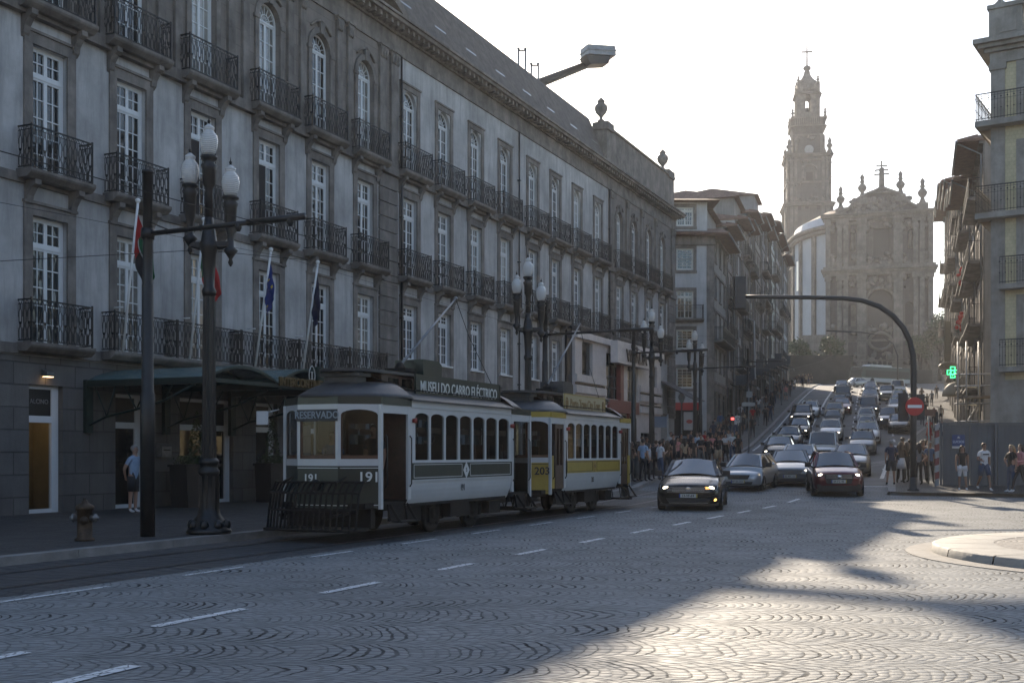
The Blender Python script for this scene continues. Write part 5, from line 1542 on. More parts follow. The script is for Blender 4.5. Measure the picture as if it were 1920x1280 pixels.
    if attic:
        mb.box(.6, w_ - .6, .8, d - .6, zr, zr + 2.4, 1); ov = .5
        zr2 = zr + 2.4
        mb.add([(.6 - ov, .8 - ov, zr2), (w_ - .6 + ov, .8 - ov, zr2), (w_ - .6 + ov, d, zr2), (.6 - ov, d, zr2), (w_ * .35, d * .45, zr2 + 1.5), (w_ * .65, d * .45, zr2 + 1.5)], [(0, 1, 5, 4), (1, 2, 5), (2, 3, 4, 5), (3, 0, 4), (0, 3, 2, 1)])
    mb.add([(-.1, -over, zr), (w_ + .1, -over, zr), (w_ + .1, d, zr), (-.1, d, zr), (w_ * .3, d * .45, zr + roofh), (w_ * .7, d * .45, zr + roofh),
            (-.1, -over, zr - .14), (w_ + .1, -over, zr - .14), (w_ + .1, d, zr - .14), (-.1, d, zr - .14)],
           [(0, 1, 5, 4), (1, 2, 5), (2, 3, 4, 5), (3, 0, 4), (9, 8, 7, 6), (0, 6, 7, 1), (1, 7, 8, 2), (3, 9, 6, 0)])
    x = .1
    while x < w_: mb.tube([(x, -over - .02, zr + .03), (x * .97 + w_ * .015, -over + 1.0, zr + .03 + roofh * (1.0 / (d * .45 + over)))], .07, 5); x += .3
    mb.box(w_ * .75, w_ * .75 + .7, d * .4, d * .4 + .5, zr, zr + roofh + 1.3, 1)
    mb.build('roof', [rt, wall], T)
    mb = MB(); mb.tube([(-.1, -over - .06, zr - .1), (w_ + .1, -over - .06, zr - .1)], .07, 6); mb.tube([(w_ - .15, -over, zr - .15), (w_ - .15, -.15, zr - .8), (w_ - .15, -.12, z0 + 3)], .05, 6)
    mb.build('gutter', M_STEEL, T)
    return T
U = R(90 - 17.2); ux, uy = math.cos(U), math.sin(U)
def lpt(t, off=0.): return (15.9 + ux * t - uy * off * 1, 90 + uy * t + ux * off)
WHT = hmat((.44, .45, .46)); 
# corner building with its gable end towards the square
LW = [ # width, height, floors, cols, wall, balconies, label
 (9.0, 15.6, 4, 3, hmat((.30, .29, .27)), (1,), 'corner house with a white gable end, red shop below and a projecting eave'),
 (7.0, 17.0, 4, 3, hmat((.26, .25, .24)), (1, 2), 'second house up the left side, grey front with two rows of balconies'),
 (6.0, 18.2, 5, 2, hmat((.36, .36, .36)), (0, 2), 'third house up the left side, pale and narrow'),
 (7.5, 18.5, 4, 3, hmat((.22, .21, .20)), (1, 3), 'fourth house up the left side, brownish grey with a chimney'),
 (6.0, 20.0, 5, 2, tilemat((.28, .30, .31)), (1, 3), 'fifth house up the left side, tiled front'),
 (8.0, 20.0, 5, 3, hmat((.33, .31, .28)), (0, 2), 'sixth house up the left side, beige front'),
 (6.5, 21.0, 5, 2, hmat((.24, .24, .25)), (1, 2, 3), 'seventh house up the left side, dark grey with three balcony rows'),
 (8.0, 20.0, 5, 3, hmat((.38, .37, .34)), (2,), 'eighth house up the left side, off white'),
 (7.0, 21.5, 5, 2, tilemat((.22, .26, .27)), (1, 3), 'ninth house up the left side, bluish tiles'),
 (8.0, 20.5, 5, 3, hmat((.30, .30, .30)), (1,), 'tenth house up the left side, plain grey'),
 (8.5, 20.5, 5, 3, hmat((.35, .35, .36)), (0, 2), 'eleventh house up the left side, near the white church wall'),
 (9.0, 19.0, 5, 3, hmat((.40, .41, .42)), (2,), 'topmost house of the left side, pale front'),
]
t = 0.
for i, (w_, h, fl, c, wm, bl, lb) in enumerate(LW):
    p = lpt(t, .0 + (.25 if i % 3 == 1 else 0)); zb = gz(p[1] + 3) + .1
    hs_ = house(lb, p, U, w_ - .02, 13, zb, h, fl, c, wm, bal=bl, over=1.2, attic=(i in (0, 3, 6)), roofh=1.6, balcony_long=(i % 2 == 0))
    if i == 0: CORNER = hs_; CZ = zb
    t += w_
# gable end of the corner building, facing the square
G = CORNER
gl = Matrix.Rotation(-PI / 2, 4, 'Z')       # local frame: gable x runs to -? along the depth
ge = MB(); ops = []; W2 = 7.4
def gcol(px): return None
rows = [(728, 690), (655, 618), (598, 546), (507, 467), (425, 390)]
for a, b in rows:
    z0_, z1_ = HC + (850 - a) / 23.7, HC + (850 - b) / 23.7
    ops.append((W2 - 2.95, W2 - 1.6, z0_, z1_, False))
ops.append((W2 - 3.2, W2 - 1.2, 1.0, HC + (850 - 768) / 23.7 , False))
wall_open(ge, 0, W2, -.5, CZ + 15.5, ops[:4] + ops[5:], 0, .2, 0)
wall_open(ge, .3, W2 - .5, CZ + 15.5, CZ + 18.0, ops[4:5], 0.02, .2, 0)
GE = empty('gable_front', (15.9 - W2 * math.cos(R(2)) , 90 - .25 , 0), R(0)); tag(GE, 'white gable end with five stacked windows facing the square, left of the hill street', 'house front')
ge.add([(0.05, .5, 0), (W2 - .05, .5, 0), (W2 - .05, .5, 17), (.05, .5, 17)], [(0, 1, 2, 3)], 1)
ge.build('wall', [WHT, M_DARK], GE)
tr2 = MB()
tr2.box(W2 - .55, W2 + .03, -.05, .3, -.5, CZ + 15.2); tr2.box(0, .4, -.05, .3, -.5, CZ + 15.2)
tr2.box(-.1, W2 + .1, -.2, .3, CZ + 14.6, CZ + 15.3)
for (a, b, z0_, z1_, _) in ops[:5]:
    tr2.box(a - .25, a, -.04, .03, z0_ - .2, z1_); tr2.box(b, b + .25, -.04, .03, z0_ - .2, z1_); tr2.box(a - .25, b + .25, -.045, .03, z1_, z1_ + .25); tr2.box(a - .28, b + .28, -.07, .03, z0_ - .25, z0_ - .03)
tr2.build('stone_trim', M_STONEB, GE)
for k, (a, b, z0_, z1_, _) in enumerate(ops[:5]): window(GE, a, z0_, b - a, round(z1_ - z0_, 2), 'casement' if k in (2, 4) else 'sash', y=.08, cols=3 if k != 2 else 2, rows=3, fmat=M_SASH)
balcony(GE, ops[2][0] - .5, ops[2][1] + .7, ops[2][2] - .05, .6, 1.05, False, 'bars')
mb = MB(); mb.box(-.6, W2 + 1.0, -1.0, 1.5, CZ + 15.3, CZ + 15.42); mb.prism([(-1.05, CZ + 15.42), (1.5, CZ + 15.42), (1.5, CZ + 16.2)], -.6, W2 + 1.0, 'x'); mb.prism([(-.9, CZ + 18), (6, CZ + 18), (6, CZ + 19.6)], -.4, W2 + .4, 'x'); mb.build('roof', M_TILE, GE)
mb = MB(); mb.box(W2 - 3.3, W2 - 1.0, -.12, -.0, HC + (850 - 769) / 23.7, HC + (850 - 755) / 23.7); mb.build('shop_sign', mat('shop_red', (.40, .02, .02), .5, var=.05), GE)
mb = MB(); mb.box(W2 - 2.35, W2 - 1.45, .1, .12, HC + (850 - 806) / 23.7, HC + (850 - 772) / 23.7); ps_ = mb.build('poster', mat('poster_pale', (.45, .43, .42), .5, var=.05), GE)
mb = MB(); mb.prism([(W2 - 1.9 + .25 * math.cos(2 * PI * i / 10), HC + (850 - 790) / 23.7 + .16 * math.sin(2 * PI * i / 10)) for i in range(10)], .085, .099, 'y'); mb.build('red_emblem', mat('shop_red2', (.35, .05, .03), .5, var=0), ps_)

# right-hand row, fronts facing the street (left)
rx = R(180 + 90 - 19.6)
def rpt(t): # t metres from Y=62 up the hill along the right row line
    return (24.7 + .3355 * t, 59.5 + .942 * t)
RW = [(7.5, 17.0, 4, 3, hmat((.30, .27, .24)), (0, 1, 2, 3), 'first house up the right side behind the scaffold, with stacked balconies'),
      (6.5, 16.3, 4, 2, hmat((.26, .25, .25)), (0, 1, 2), 'second house up the right side with red cloths hung from a balcony'),
      (7, 17.0, 4, 3, hmat((.33, .28, .24)), (0, 2, 3), 'third house up the right side, warm plaster'),
      (7, 17.5, 4, 2, tilemat((.30, .29, .26)), (1, 3), 'fourth house up the right side, tiled'),
      (7.5, 19, 5, 3, hmat((.24, .23, .23)), (0, 2, 4), 'fifth house up the right side, dark plaster'),
      (6.5, 19, 4, 2, hmat((.35, .33, .31)), (1, 2), 'sixth house up the right side, pale'),
      (8, 20.5, 5, 3, hmat((.28, .27, .25)), (0, 2, 3), 'seventh house up the right side, grey brown'),
      (8, 20.5, 5, 3, hmat((.36, .35, .34)), (1, 3), 'eighth house up the right side, light grey'),
      (8, 22, 5, 3, hmat((.25, .25, .26)), (0, 2), 'ninth house up the right side, dark grey'),
      (8, 21, 5, 3, hmat((.27, .26, .25)), (0, 2), 'tenth house up the right side, brownish grey'),
      (8, 22, 5, 3, hmat((.33, .32, .31)), (1, 3), 'eleventh house up the right side, pale grey'),
      (9, 22, 5, 3, hmat((.30, .29, .28)), (1, 2), 'topmost house of the right side before the trees')]
t = 0.
for i, (w_, h, fl, c, wm, bl, lb) in enumerate(RW):
    p = rpt(t + w_); zb = gz(rpt(t)[1]) + .1
    house(lb, p, rx, w_ - .02, 12, zb, h + (gz(p[1]) - gz(rpt(t)[1])), fl, c, wm, bal=bl, over=1.3, balcony_long=True, roofh=1.5, group='tall houses on the right of the hill')
    t += w_
M_REDC = mat('red_cloth', (.50, .03, .02), .8, var=.2, scale=5)
for k, (px, py, Y) in enumerate(((1806, 515, 70.5), (1803, 605, 70.5))):
    o = empty('red_cloth', (at(px, Y), Y, HC + (850 - py) / FPX * Y)); tag(o, ('upper' if k == 0 else 'lower') + ' bundle of red cloth hanging from a right side balcony', 'cloth', 'red cloths on the right houses')
    mb = MB(); rnd = random.Random(k)
    for _ in range(26):
        c = Vector((rnd.gauss(0, .16), rnd.gauss(0, .1), rnd.gauss(0, .25))); mb.sphere(c, .12, 6, 4, sc=(rnd.uniform(.6, 1.3), .6, rnd.uniform(.8, 1.8)))
    mb.build('bundle', M_REDC, o)

# ---- the near building on the right edge
NB = empty('corner_building', (19.4, 46, 0), -R(33)); tag(NB, 'near right building with cream tiles, grey stone corner and iron balconies wrapping its corner', 'building')
M_YT = ashlar('cream_tiles', (.52, .44, .26), .15, .15, mortar=.008, var=.14, bump=.4, rough=.35, streak=.15, joint=.6)
M_GST = mat('blue_grey_stone', (.28, .26, .232), .85, var=.25, scale=1.5, bump=.35, bscale=20, streak=.5)
M_WARM = mat('warm_stone_soffit', (.30, .22, .15), .85, var=.25, scale=2)
NW_ = 9; NZ = [15.0, 11.3, 8.4, 5.1]; gz0 = -.5
nops = []
for z in NZ:
    for k in range(3): a = 1.2 + k * 2.9; nops.append((a, a + 1.3, z + .02, z + 2.55, False))
for k in range(3): a = 1.0 + k * 2.9; nops.append((a, a + 1.7, .4, 3.6, False))
mb = MB(); wall_open(mb, 0, NW_, gz0, 18.0, nops, 0, .22, 0)
mb.add([(0, 0, gz0), (0, 11, gz0), (0, 11, 18), (0, 0, 18)], [(3, 2, 1, 0)], 0); mb.add([(NW_, 0, gz0), (NW_, 11, gz0), (NW_, 11, 18), (NW_, 0, 18)], [(0, 1, 2, 3)], 0)
mb.add([(0, 11, gz0), (NW_, 11, gz0), (NW_, 11, 18), (0, 11, 18)], [(3, 2, 1, 0)], 0); mb.add([(0, 0, 18), (NW_, 0, 18), (NW_, 11, 18), (0, 11, 18)], [(0, 1, 2, 3)], 0)
mb.add([(.1, .6, 0), (NW_, .6, 0), (NW_, .6, 17.9), (.1, .6, 17.9)], [(0, 1, 2, 3)], 1)
mb.build('wall', [M_YT, M_DARK], NB)
t = MB()
t.box(-.03, .5, -.06, .6, gz0, 17.3); t.box(-.05, NW_, -.05, .3, gz0, 4.6); 
for a, b, z0_, z1_, _ in nops:
    if z0_ > 4: t.box(a - .28, a, -.05, .03, z0_, z1_); t.box(b, b + .28, -.05, .03, z0_, z1_); t.box(a - .28, b + .28, -.055, .03, z1_, z1_ + .35)
    else: pass
t.box(-.1, .56, -.12, .66, 17.1, 17.35); t.box(-.06, NW_, -.1, 11, 17.35, 17.8)
for i, (d_, za, zb) in enumerate(((.25, 17.8, 17.95), (.45, 17.953, 18.1), (.62, 18.103, 18.3))): t.box(-d_, NW_, -d_, 11, za, zb)
t.box(-.1, 1.15, -.1, .6, 18.303, 19.55); t.box(-.16, 1.2, -.16, .66, 19.55, 19.72); t.box(-.1, NW_, -.1, .35, 18.304, 18.5); t.box(1.2, NW_, -.12, .36, 19.5, 19.7)
t.box(.35, .95, -.13, -.1, 18.55, 19.4)
t.build('stone_trim', M_GST, NB)
mb = MB()
for k in range(30):
    x = 1.35 + k * .26; mb.lathe([(.06, 18.5), (.09, 18.6), (.10, 18.75), (.04, 18.95), (.04, 19.05), (.10, 19.25), (.09, 19.4), (.06, 19.5)], 8, (x, .1))
mb.build('balustrade', M_GST, NB)
mb = MB(); mb.lathe([(.25, 19.72), (.25, 19.8), (.1, 19.95), (.1, 20.1), (.32, 20.3), (.38, 20.55), (.34, 20.8), (.2, 20.95), (.25, 21.0), (.05, 21.3)], 14, (.28, .2)); mb.build('urn', M_GST, NB)
for a, b, z0_, z1_, _ in nops: window(NB, a, z0_, round(b - a, 2), round(z1_ - z0_, 2), 'casement', y=.1, cols=1, rows=4)
for j, z in enumerate(NZ):
    mb = MB()
    if j < 2:
        mb.box(-.55, NW_, -.55, 0.001, z - .22, z); mb.box(-.552, 0, 0.001, 9, z - .223, z - .003, 0)
        mb.prism([(-.5, z - .23), (0, z - .23), (0, z - .75)], .2, 9, 'y', 1)
    else: mb.box(.35, NW_, -.55, 0.001, z - .2, z)
    b_ = mb.build('balcony', [M_GST, M_WARM], NB)
    x0 = -.52 if j < 2 else .38
    mb = MB()
    def rl_(p, q, n):
        p, q = Vector(p), Vector(q)
        for zz, wd in ((1.08, .04), (.98, .015), (.08, .025), (.8, .012)): mb.beam(p + Vector((0, 0, zz)), q + Vector((0, 0, zz)), wd, wd)
        for i in range(n + 1):
            c = p + (q - p) * i / n; mb.beam(c + Vector((0, 0, .02)), c + Vector((0, 0, 1.08)), .014, .014)
            if i % 2 == 0: mb.sphere(c + Vector((0, 0, .89)), .035, 5, 3); mb.sphere(c + Vector((0, 0, .45)), .03, 5, 3)
    rl_((x0, -.52, z), (NW_, -.52, z), 80)
    if j < 2: rl_((x0, -.52, z), (x0, 9, z), 70)
    mb.build('railing', M_IRON, b_)
# scaffold in front of the near building
SC = empty('scaffold', (0, 0, 0)); tag(SC, 'steel tube scaffold with a plank deck above the grey hoarding', 'scaffold')
mb = MB(); Y0 = 47.2
def sp(px, py, Y=Y0): return Vector((at(px, Y), Y, HC + (850 - py) / FPX * Y))
for px in (1796, 1812, 1835, 1890, 1935): mb.tube([sp(px, 815), sp(px, 640 if px < 1900 else 600)], .035, 6)
for py in (702, 724, 757, 790): mb.tube([sp(1790, py), sp(1960, py - 3)], .03, 6)
for py in (724, 757): mb.tube([sp(1796, py), sp(1830, py + 2, Y0 + 2.5)], .03, 6)
mb.tube([sp(1796, 815), sp(1835, 757)], .03, 6); mb.build('tubes', M_STEEL, SC)
mb = MB(); c = sp(1798, 745); d = sp(1960, 742); mb.beam(c, d, .9, .09); mb.build('plank_deck', mat('planks', (.16, .13, .10), .8, var=.3, scale=5), SC)

# ================================================================== church and tower
M_CH = ashlar('weathered_granite_darkened', (.095, .086, .082), 1.4, .7, mortar=.02, var=.2, bump=.6, rough=.9, streak=.7, joint=.5)  # wall tone darkened so relief contrast sits in the colour, besides real streaks
M_CHD = mat('carved_granite_lightened', (.15, .135, .12), .9, var=.4, scale=.8, bump=.9, bscale=4, streak=.6)  # raised trim of the same granite, lightened to stand out in flat skylight
M_CHW = mat('church_white_plaster', (.34, .36, .39), .85, var=.08, scale=.4)
CHU = empty('church', (69.3, 215, 0), -R(17.5)); tag(CHU, 'baroque granite church front with cross and urns closing the top of the street', 'church')
Kc = 215 / FPX / math.cos(0)
def cx(px): return (px - 1648) * Kc * .955
def cz(py): return HC + (850 - py) * Kc
HB = 100 * Kc * .955
mb = MB()
zt = cz(402)
ops = [(cx(1627), cx(1675), cz(688), cz(541), True), (cx(1591), cx(1606), cz(610), cz(568), True), (cx(1697), cx(1712), cz(610), cz(568), True),
       (cx(1638), cx(1668), cz(480), cz(428), False), (cx(1593), cx(1605), cz(470), cz(432), True), (cx(1701), cx(1713), cz(470), cz(432), True)]
wall_open(mb, -HB, HB, 12, zt, ops, 0, .8, 0)
for sd in (-1, 1):
    f = [(sd * HB, 0, 12), (sd * HB, 9, 12), (sd * HB, 9, zt), (sd * HB, 0, zt)]
    mb.add(f, [(0, 1, 2, 3) if sd > 0 else (3, 2, 1, 0)])
mb.add([(-HB, .9, 12), (HB, .9, 12), (HB, .9, zt - .1), (-HB, .9, zt - .1)], [(0, 1, 2, 3)], 1)
mb.add([(-HB, 0, zt), (HB, 0, zt), (HB, 9, zt), (-HB, 9, zt)], [(0, 1, 2, 3)])
mb.build('facade', [M_CH, mat('dark_window_void', (.010, .010, .011), .5, var=.3, scale=1)], CHU)
t = MB()
for px in (1552, 1574, 1586, 1612, 1620, 1680, 1688, 1716, 1728, 1744):
    x = cx(px); t.box(x - .42, x + .42, -1.0, .02, cz(690), cz(516)); t.box(x - .42, x + .42, -1.0, .02, cz(498), cz(412))
    t.box(x - .6, x + .6, -1.2, .02, cz(524), cz(516)); t.box(x - .6, x + .6, -1.2, .02, cz(420), cz(412)); t.box(x - .6, x + .6, -1.2, .02, cz(694), cz(684))
for (pa, pb, o_) in ((516, 511, 1.1), (511, 507, 1.5), (507, 503.5, 1.9), (503, 498, 1.1), (412, 407, 1.2), (407, 403, 1.7), (403, 400, 2.1), (690, 700, .6), (640, 636, .3)):
    za, zb = sorted((cz(pa), cz(pb))); t.box(-HB - o_ * .45, HB + o_ * .45, -o_, .02, za + .002, zb - .002)
def ringo(x, z, rx_, rz_, th, y=-.3, a0=0, a1=2 * PI, n=18):
    pts = [(x + rx_ * math.cos(a0 + (a1 - a0) * i / n), y, z + rz_ * math.sin(a0 + (a1 - a0) * i / n)) for i in range(n + 1)]
    t.tube(pts, th, 6)
ringo(cx(1651), cz(565), 25.5 * Kc, 25 * Kc, .35, -.3, 0, PI)
ringo(cx(1651), cz(640), 2.0, 1.6, .3, -.4); ringo(cx(1651), cz(482), 4, 1.6, .35, -.4, PI, 2 * PI); ringo(cx(1651), cz(425), 2.6, 1.3, .35, -.4, 0, PI)
rnd = random.Random(4)
for _ in range(240):                       # carved ornament: swags, shells, scrolls
    sd = rnd.choice((-1, 1)); x = sd * rnd.choice((rnd.uniform(.3, 3), rnd.uniform(3.5, 7.8), 8.4)) ; z = rnd.choice((cz(rnd.uniform(520, 540)), cz(rnd.uniform(486, 498)), cz(rnd.uniform(420, 432)), cz(rnd.uniform(476, 490)), cz(rnd.uniform(660, 680)), cz(rnd.uniform(610, 625))))
    t.sphere((x, -.3, z), rnd.uniform(.3, .7), 6, 4, sc=(rnd.uniform(.6, 1.4), 1.2, rnd.uniform(.6, 1.4)))
t.build('carved_trim', M_CHD, CHU)
pdm = [(1556, 402), (1560, 396), (1572, 394), (1580, 392), (1592, 388), (1600, 379), (1612, 369), (1622, 365), (1632, 361), (1642, 358), (1648, 355), (1660, 355), (1666, 358), (1676, 362), (1687, 367), (1698, 375), (1706, 385), (1716, 391), (1726, 393), (1738, 397), (1742, 402)]
poly = [(cx(a), cz(b)) for a, b in pdm]
mb = MB(); mb.prism(list(reversed(poly)), .0, 1.6, 'y'); mb.build('pediment', M_CH, CHU)
t = MB(); t.tube([(x, -.2, z) for x, z in poly[2:-2]], .35, 6); t.tube([(cx(1651) + 5 * math.cos(a), -.25, cz(385) + 2.4 * math.sin(a)) for a in [PI * i / 16 for i in range(17)]], .25, 6)
for _ in range(70): t.sphere((rnd.uniform(-5.5, 5.5), -.1, cz(rnd.uniform(372, 398))), rnd.uniform(.25, .55), 6, 4, sc=(1.2, .6, 1))
t.build('carved_trim', M_CHD, CHU)
def pinn(px, top, bot, T, o=cx, zf=cz, y=.5):
    z0_, z1_ = zf(bot), zf(top); H_ = z1_ - z0_; r = H_ * .12
    mb = MB(); mb.box(o(px) - r * 1.5, o(px) + r * 1.5, y - r * 1.5, y + r * 1.5, z0_ - .6, z0_ + H_ * .14)
    mb.lathe([(r * 1.2, z0_ + H_ * .14), (r * .8, z0_ + H_ * .22), (r * .5, z0_ + H_ * .34), (r * 1.1, z0_ + H_ * .42), (r * 1.35, z0_ + H_ * .52), (r * .9, z0_ + H_ * .6), (r * .45, z0_ + H_ * .66), (r * .8, z0_ + H_ * .7), (r * .45, z0_ + H_ * .78), (r * .7, z0_ + H_ * .88), (r * .35, z0_ + H_ * .95), (.05, z1_)], 8, (o(px), y))
    return mb.build('pinnacle', M_CHD, T)
for px, a, b in ((1576, 343, 394), (1617, 323, 376), (1688.5, 322, 374), (1729, 338, 394)): pinn(px, a, b, CHU)
mb = MB(); x = cx(1653.5)
mb.prism([(x - 1.2, cz(356)), (x + 1.2, cz(356)), (x + .55, cz(352)), (x + .42, cz(314)), (x - .42, cz(314)), (x - .55, cz(352))], .3, .9, 'y')
mb.box(x - .14, x + .14, .45, .75, cz(314), cz(302)); mb.box(x - .8, x + .8, .46, .74, cz(311.2), cz(309)); mb.box(x - 1.05, x + 1.05, .46, .74, cz(319), cz(316.5)); mb.box(x - 1.15, x + 1.15, .46, .74, cz(327), cz(324.5))
for q, zz in ((.85, 310), (1.1, 318), (1.2, 326)):
    for sd in (-1, 1): mb.sphere((x + sd * q, .6, cz(zz)), .2, 6, 4)
mb.sphere((x, .6, cz(302)), .2, 6, 4); mb.build('papal_cross', M_CHD, CHU)
mb = MB()                                   # statue niche figures
for px in (1599, 1707):
    mb = MB(); mb.lathe([(.45, cz(468)), (.5, cz(462)), (.35, cz(448)), (.4, cz(443)), (.2, cz(440)), (.25, cz(437)), (.05, cz(434))], 8, (cx(px), .15))
    mb.build('niche_statue', M_CHD, CHU)
# oval white nave behind the front
mb = MB(); EX, EY, EC = 12.5, 21., 22.
N = 40; z0_, z1_ = 12, cz(424)
ring = [(-4.6 + EX * math.cos(2 * PI * i / N), EC + EY * math.sin(2 * PI * i / N)) for i in range(N)]
for i in range(N):
    a, b = ring[i], ring[(i + 1) % N]; mb.add([(a[0], a[1], z0_), (b[0], b[1], z0_), (b[0], b[1], z1_), (a[0], a[1], z1_)], [(0, 1, 2, 3)], 0)
mb.build('nave_wall', M_CHW, CHU)
t = MB()
for i in range(N):
    a = ring[i]; n = Vector(((a[0] + 4.6) / EX ** 2, (a[1] - EC) / EY ** 2)).normalized()
    if i % 2 == 0: t.beam((a[0] + n.x * .1, a[1] + n.y * .1, z0_), (a[0] + n.x * .1, a[1] + n.y * .1, z1_), 1.0, .7, up=(n.x, n.y, 0))
for (za, o_) in ((z1_, .5), (z1_ + .8, .9), (z1_ - 22, .25)):
    pts = [((p[0] + 4.6) * (1 + o_ / EX) - 4.6, EC + (p[1] - EC) * (1 + o_ / EY), za) for p in ring]; t.tube(pts, .5, 5, closed=True)
t.build('granite_bands', M_CHD, CHU)
mb = MB()
for i in (21, 23, 17, 19):
    a = ring[i]; b = ring[(i + 1) % N]; n = Vector(((a[0] + 4.6) / EX ** 2, (a[1] - EC) / EY ** 2)).normalized() * .12
    for za, zb in ((z1_ - 10, z1_ - 4), (z1_ - 26, z1_ - 23)): mb.add([(a[0] + n.x, a[1] + n.y, za), (b[0] + n.x, b[1] + n.y, za), (b[0] + n.x, b[1] + n.y, zb), (a[0] + n.x, a[1] + n.y, zb)], [(0, 1, 2, 3)])
mb.build('nave_window', M_GLASSD, CHU)
mb = MB(); prof = [(1.03, z1_ + .8), (.98, z1_ + 3.0), (.55, z1_ + 6.2), (.05, z1_ + 7.6)]
vs = []; fs = []
for r, z in prof:
    for p in ring: vs.append(((p[0] + 4.6) * r - 4.6, EC + (p[1] - EC) * r, z))
for i in range(3):
    for k in range(N): l = (k + 1) % N; fs.append((i * N + k, i * N + l, (i + 1) * N + l, (i + 1) * N + k))
mb.add(vs[:], fs, 0, False); mb.m = [1 if i < N else 0 for i in range(len(mb.f))]
mb.build('nave_roof', [M_TILE, mat('white_clerestory', (.36, .38, .42), .5, var=.1)], CHU)
# stair terraces and balustrades below the front
t = MB(); x0, x1 = -17, 13
for i in range(6): t.box(x0 + i * .9, x1 - i * .9, -9 + i * 1.3, 0.02, 13 + i * .85, 13 + i * .85 + .84)
for i in range(26):
    x = x0 + 5 + i * .9; t.lathe([(.12, 17.9), (.18, 18.1), (.09, 18.5), (.16, 18.8), (.12, 18.95)], 6, (x, -2.4))
t.box(x0 + 4.5, x1 - 4.5, -2.6, -2.2, 18.95, 19.2); t.box(-14, -9, -4, 0, 13, 24); t.box(9, 12, -4, 0, 13, 24)
t.build('stair_terrace', M_CHD, CHU)
# bell tower
TW = empty('bell_tower', (at(1513, 270), 270, 0), -R(8)); tag(TW, 'tall carved granite bell tower with a clock and a thin cross, left of the church', 'tower')
Kt = 270 / FPX
def tx(px): return (px - 1513) * Kt
def tz(py): return HC + (850 - py) * Kt
def chsq(hw, ch):                          # square with chamfered corners
    return [(-hw + ch, -hw), (hw - ch, -hw), (hw, -hw + ch), (hw, hw - ch), (hw - ch, hw), (-hw + ch, hw), (-hw, hw - ch), (-hw, -hw + ch)]
def stage(mb, hw0, hw1, ch, pa, pb, mi=0):
    a, b = chsq(hw0, ch), chsq(hw1, ch); za, zb = tz(pa), tz(pb)
    vs = [(x, y, za) for x, y in a] + [(x, y, zb) for x, y in b]
    mb.add(vs, [(i, (i + 1) % 8, 8 + (i + 1) % 8, 8 + i) for i in range(8)] + [tuple(range(7, -1, -1)), tuple(range(8, 16))], mi)
mb = MB()
stage(mb, 5.2, 5.1, .9, 760, 392); stage(mb, 4.85, 4.75, .9, 392, 300); stage(mb, 3.5, 3.4, 1., 300, 244); stage(mb, 3.4, 3.9, .9, 258, 244); stage(mb, 3.9, 3.95, .9, 244, 229)
mb.build('shaft', M_CH, TW)
# belfry with openings on four sides
mb = MB(); hw = 2.55
for k in range(4):
    mm = MB(); wall_open(mm, -hw + .3, hw - .3, tz(229), tz(165), [(-.62, .62, tz(216), tz(184), True)], -hw, .7, 0)
    mb.M = Matrix.Rotation(k * PI / 2, 4, 'Z'); mb.add(mm.v, mm.f)
    mb.box(-hw, -hw + .9, -hw - .15, -hw + .8, tz(229), tz(160)) 
    mb.box(hw - 1.1, hw - .7, -hw - .2, -hw + .1, tz(229), tz(170)); mb.box(-hw + .95, -hw + 1.3, -hw - .2, -hw + .1, tz(229), tz(170))
mb.M = None
mb.build('belfry', M_CHD, TW)
mb = MB(); mb.lathe([(2.9, tz(176)), (3.0, tz(172)), (2.6, tz(170)), (2.7, tz(164)), (2.4, tz(158)), (2.3, tz(155)), (1.5, tz(150)), (.95, tz(143)), (.7, tz(138)), (.75, tz(136)), (.45, tz(133)), (.85, tz(131)), (.95, tz(128)), (.7, tz(125)), (.22, tz(124)), (.17, tz(84))], 12)
mb.box(-1.25, 1.25, -.18, .18, tz(99), tz(96.6)); mb.build('crown', M_CHD, TW)
t = MB()
def band(hw, ch, pa, pb): stage(t, hw, hw, ch, pa, pb)
for hw, ch, pa, pb in ((5.7, 1, 395, 391), (6.0, 1, 391, 388.5), (5.2, .9, 388.4, 386), (5.15, .9, 352, 349), (5.3, .9, 303, 300), (5.6, 1, 300, 298), (5.1, .9, 310, 308), (3.7, 1, 262, 259), (4.2, .9, 245, 243), (4.25, .9, 230.5, 229), (3.2, .7, 183, 181.5), (2.95, .7, 180, 178.5), (3.4, 1, 276, 274.5)): band(hw, ch, pa, pb)
for k in range(4):
    t.M = Matrix.Rotation(k * PI / 2, 4, 'Z')
    for x in (-4.1, -3.1, 3.1, 4.1): t.box(x - .3, x + .3, -5.05, -4.7, tz(384), tz(304)); t.box(x - .35, x + .35, -5.5, -5.0, tz(760), tz(396))
    for x in (-1.5, 1.5): t.box(x - .25, x + .25, -5.0, -4.7, tz(345), tz(320))
    t.tube([(1.6 * math.cos(a), -4.95, tz(330) + 1.5 * math.sin(a)) for a in [PI * i / 10 for i in range(11)]], .2, 5)
    for x in (-2.9, 2.9): t.box(x - .3, x + .3, -3.75, -3.3, tz(298), tz(262))
t.M = None
for _ in range(170):
    k = rnd.randrange(4); a = k * PI / 2; x = rnd.uniform(-4.4, 4.4); z = rnd.choice((tz(rnd.uniform(306, 318)), tz(rnd.uniform(340, 360)), tz(rnd.uniform(376, 388)), tz(rnd.uniform(262, 272))))
    hw = 4.8 if z < tz(300) else 3.45; x = max(-hw + .5, min(hw - .5, x)); v = Matrix.Rotation(a, 3, 'Z') @ Vector((x, -hw, 0)); t.sphere((v.x, v.y, z), rnd.uniform(.2, .5), 6, 4)
t.build('carved_bands', M_CHD, TW)
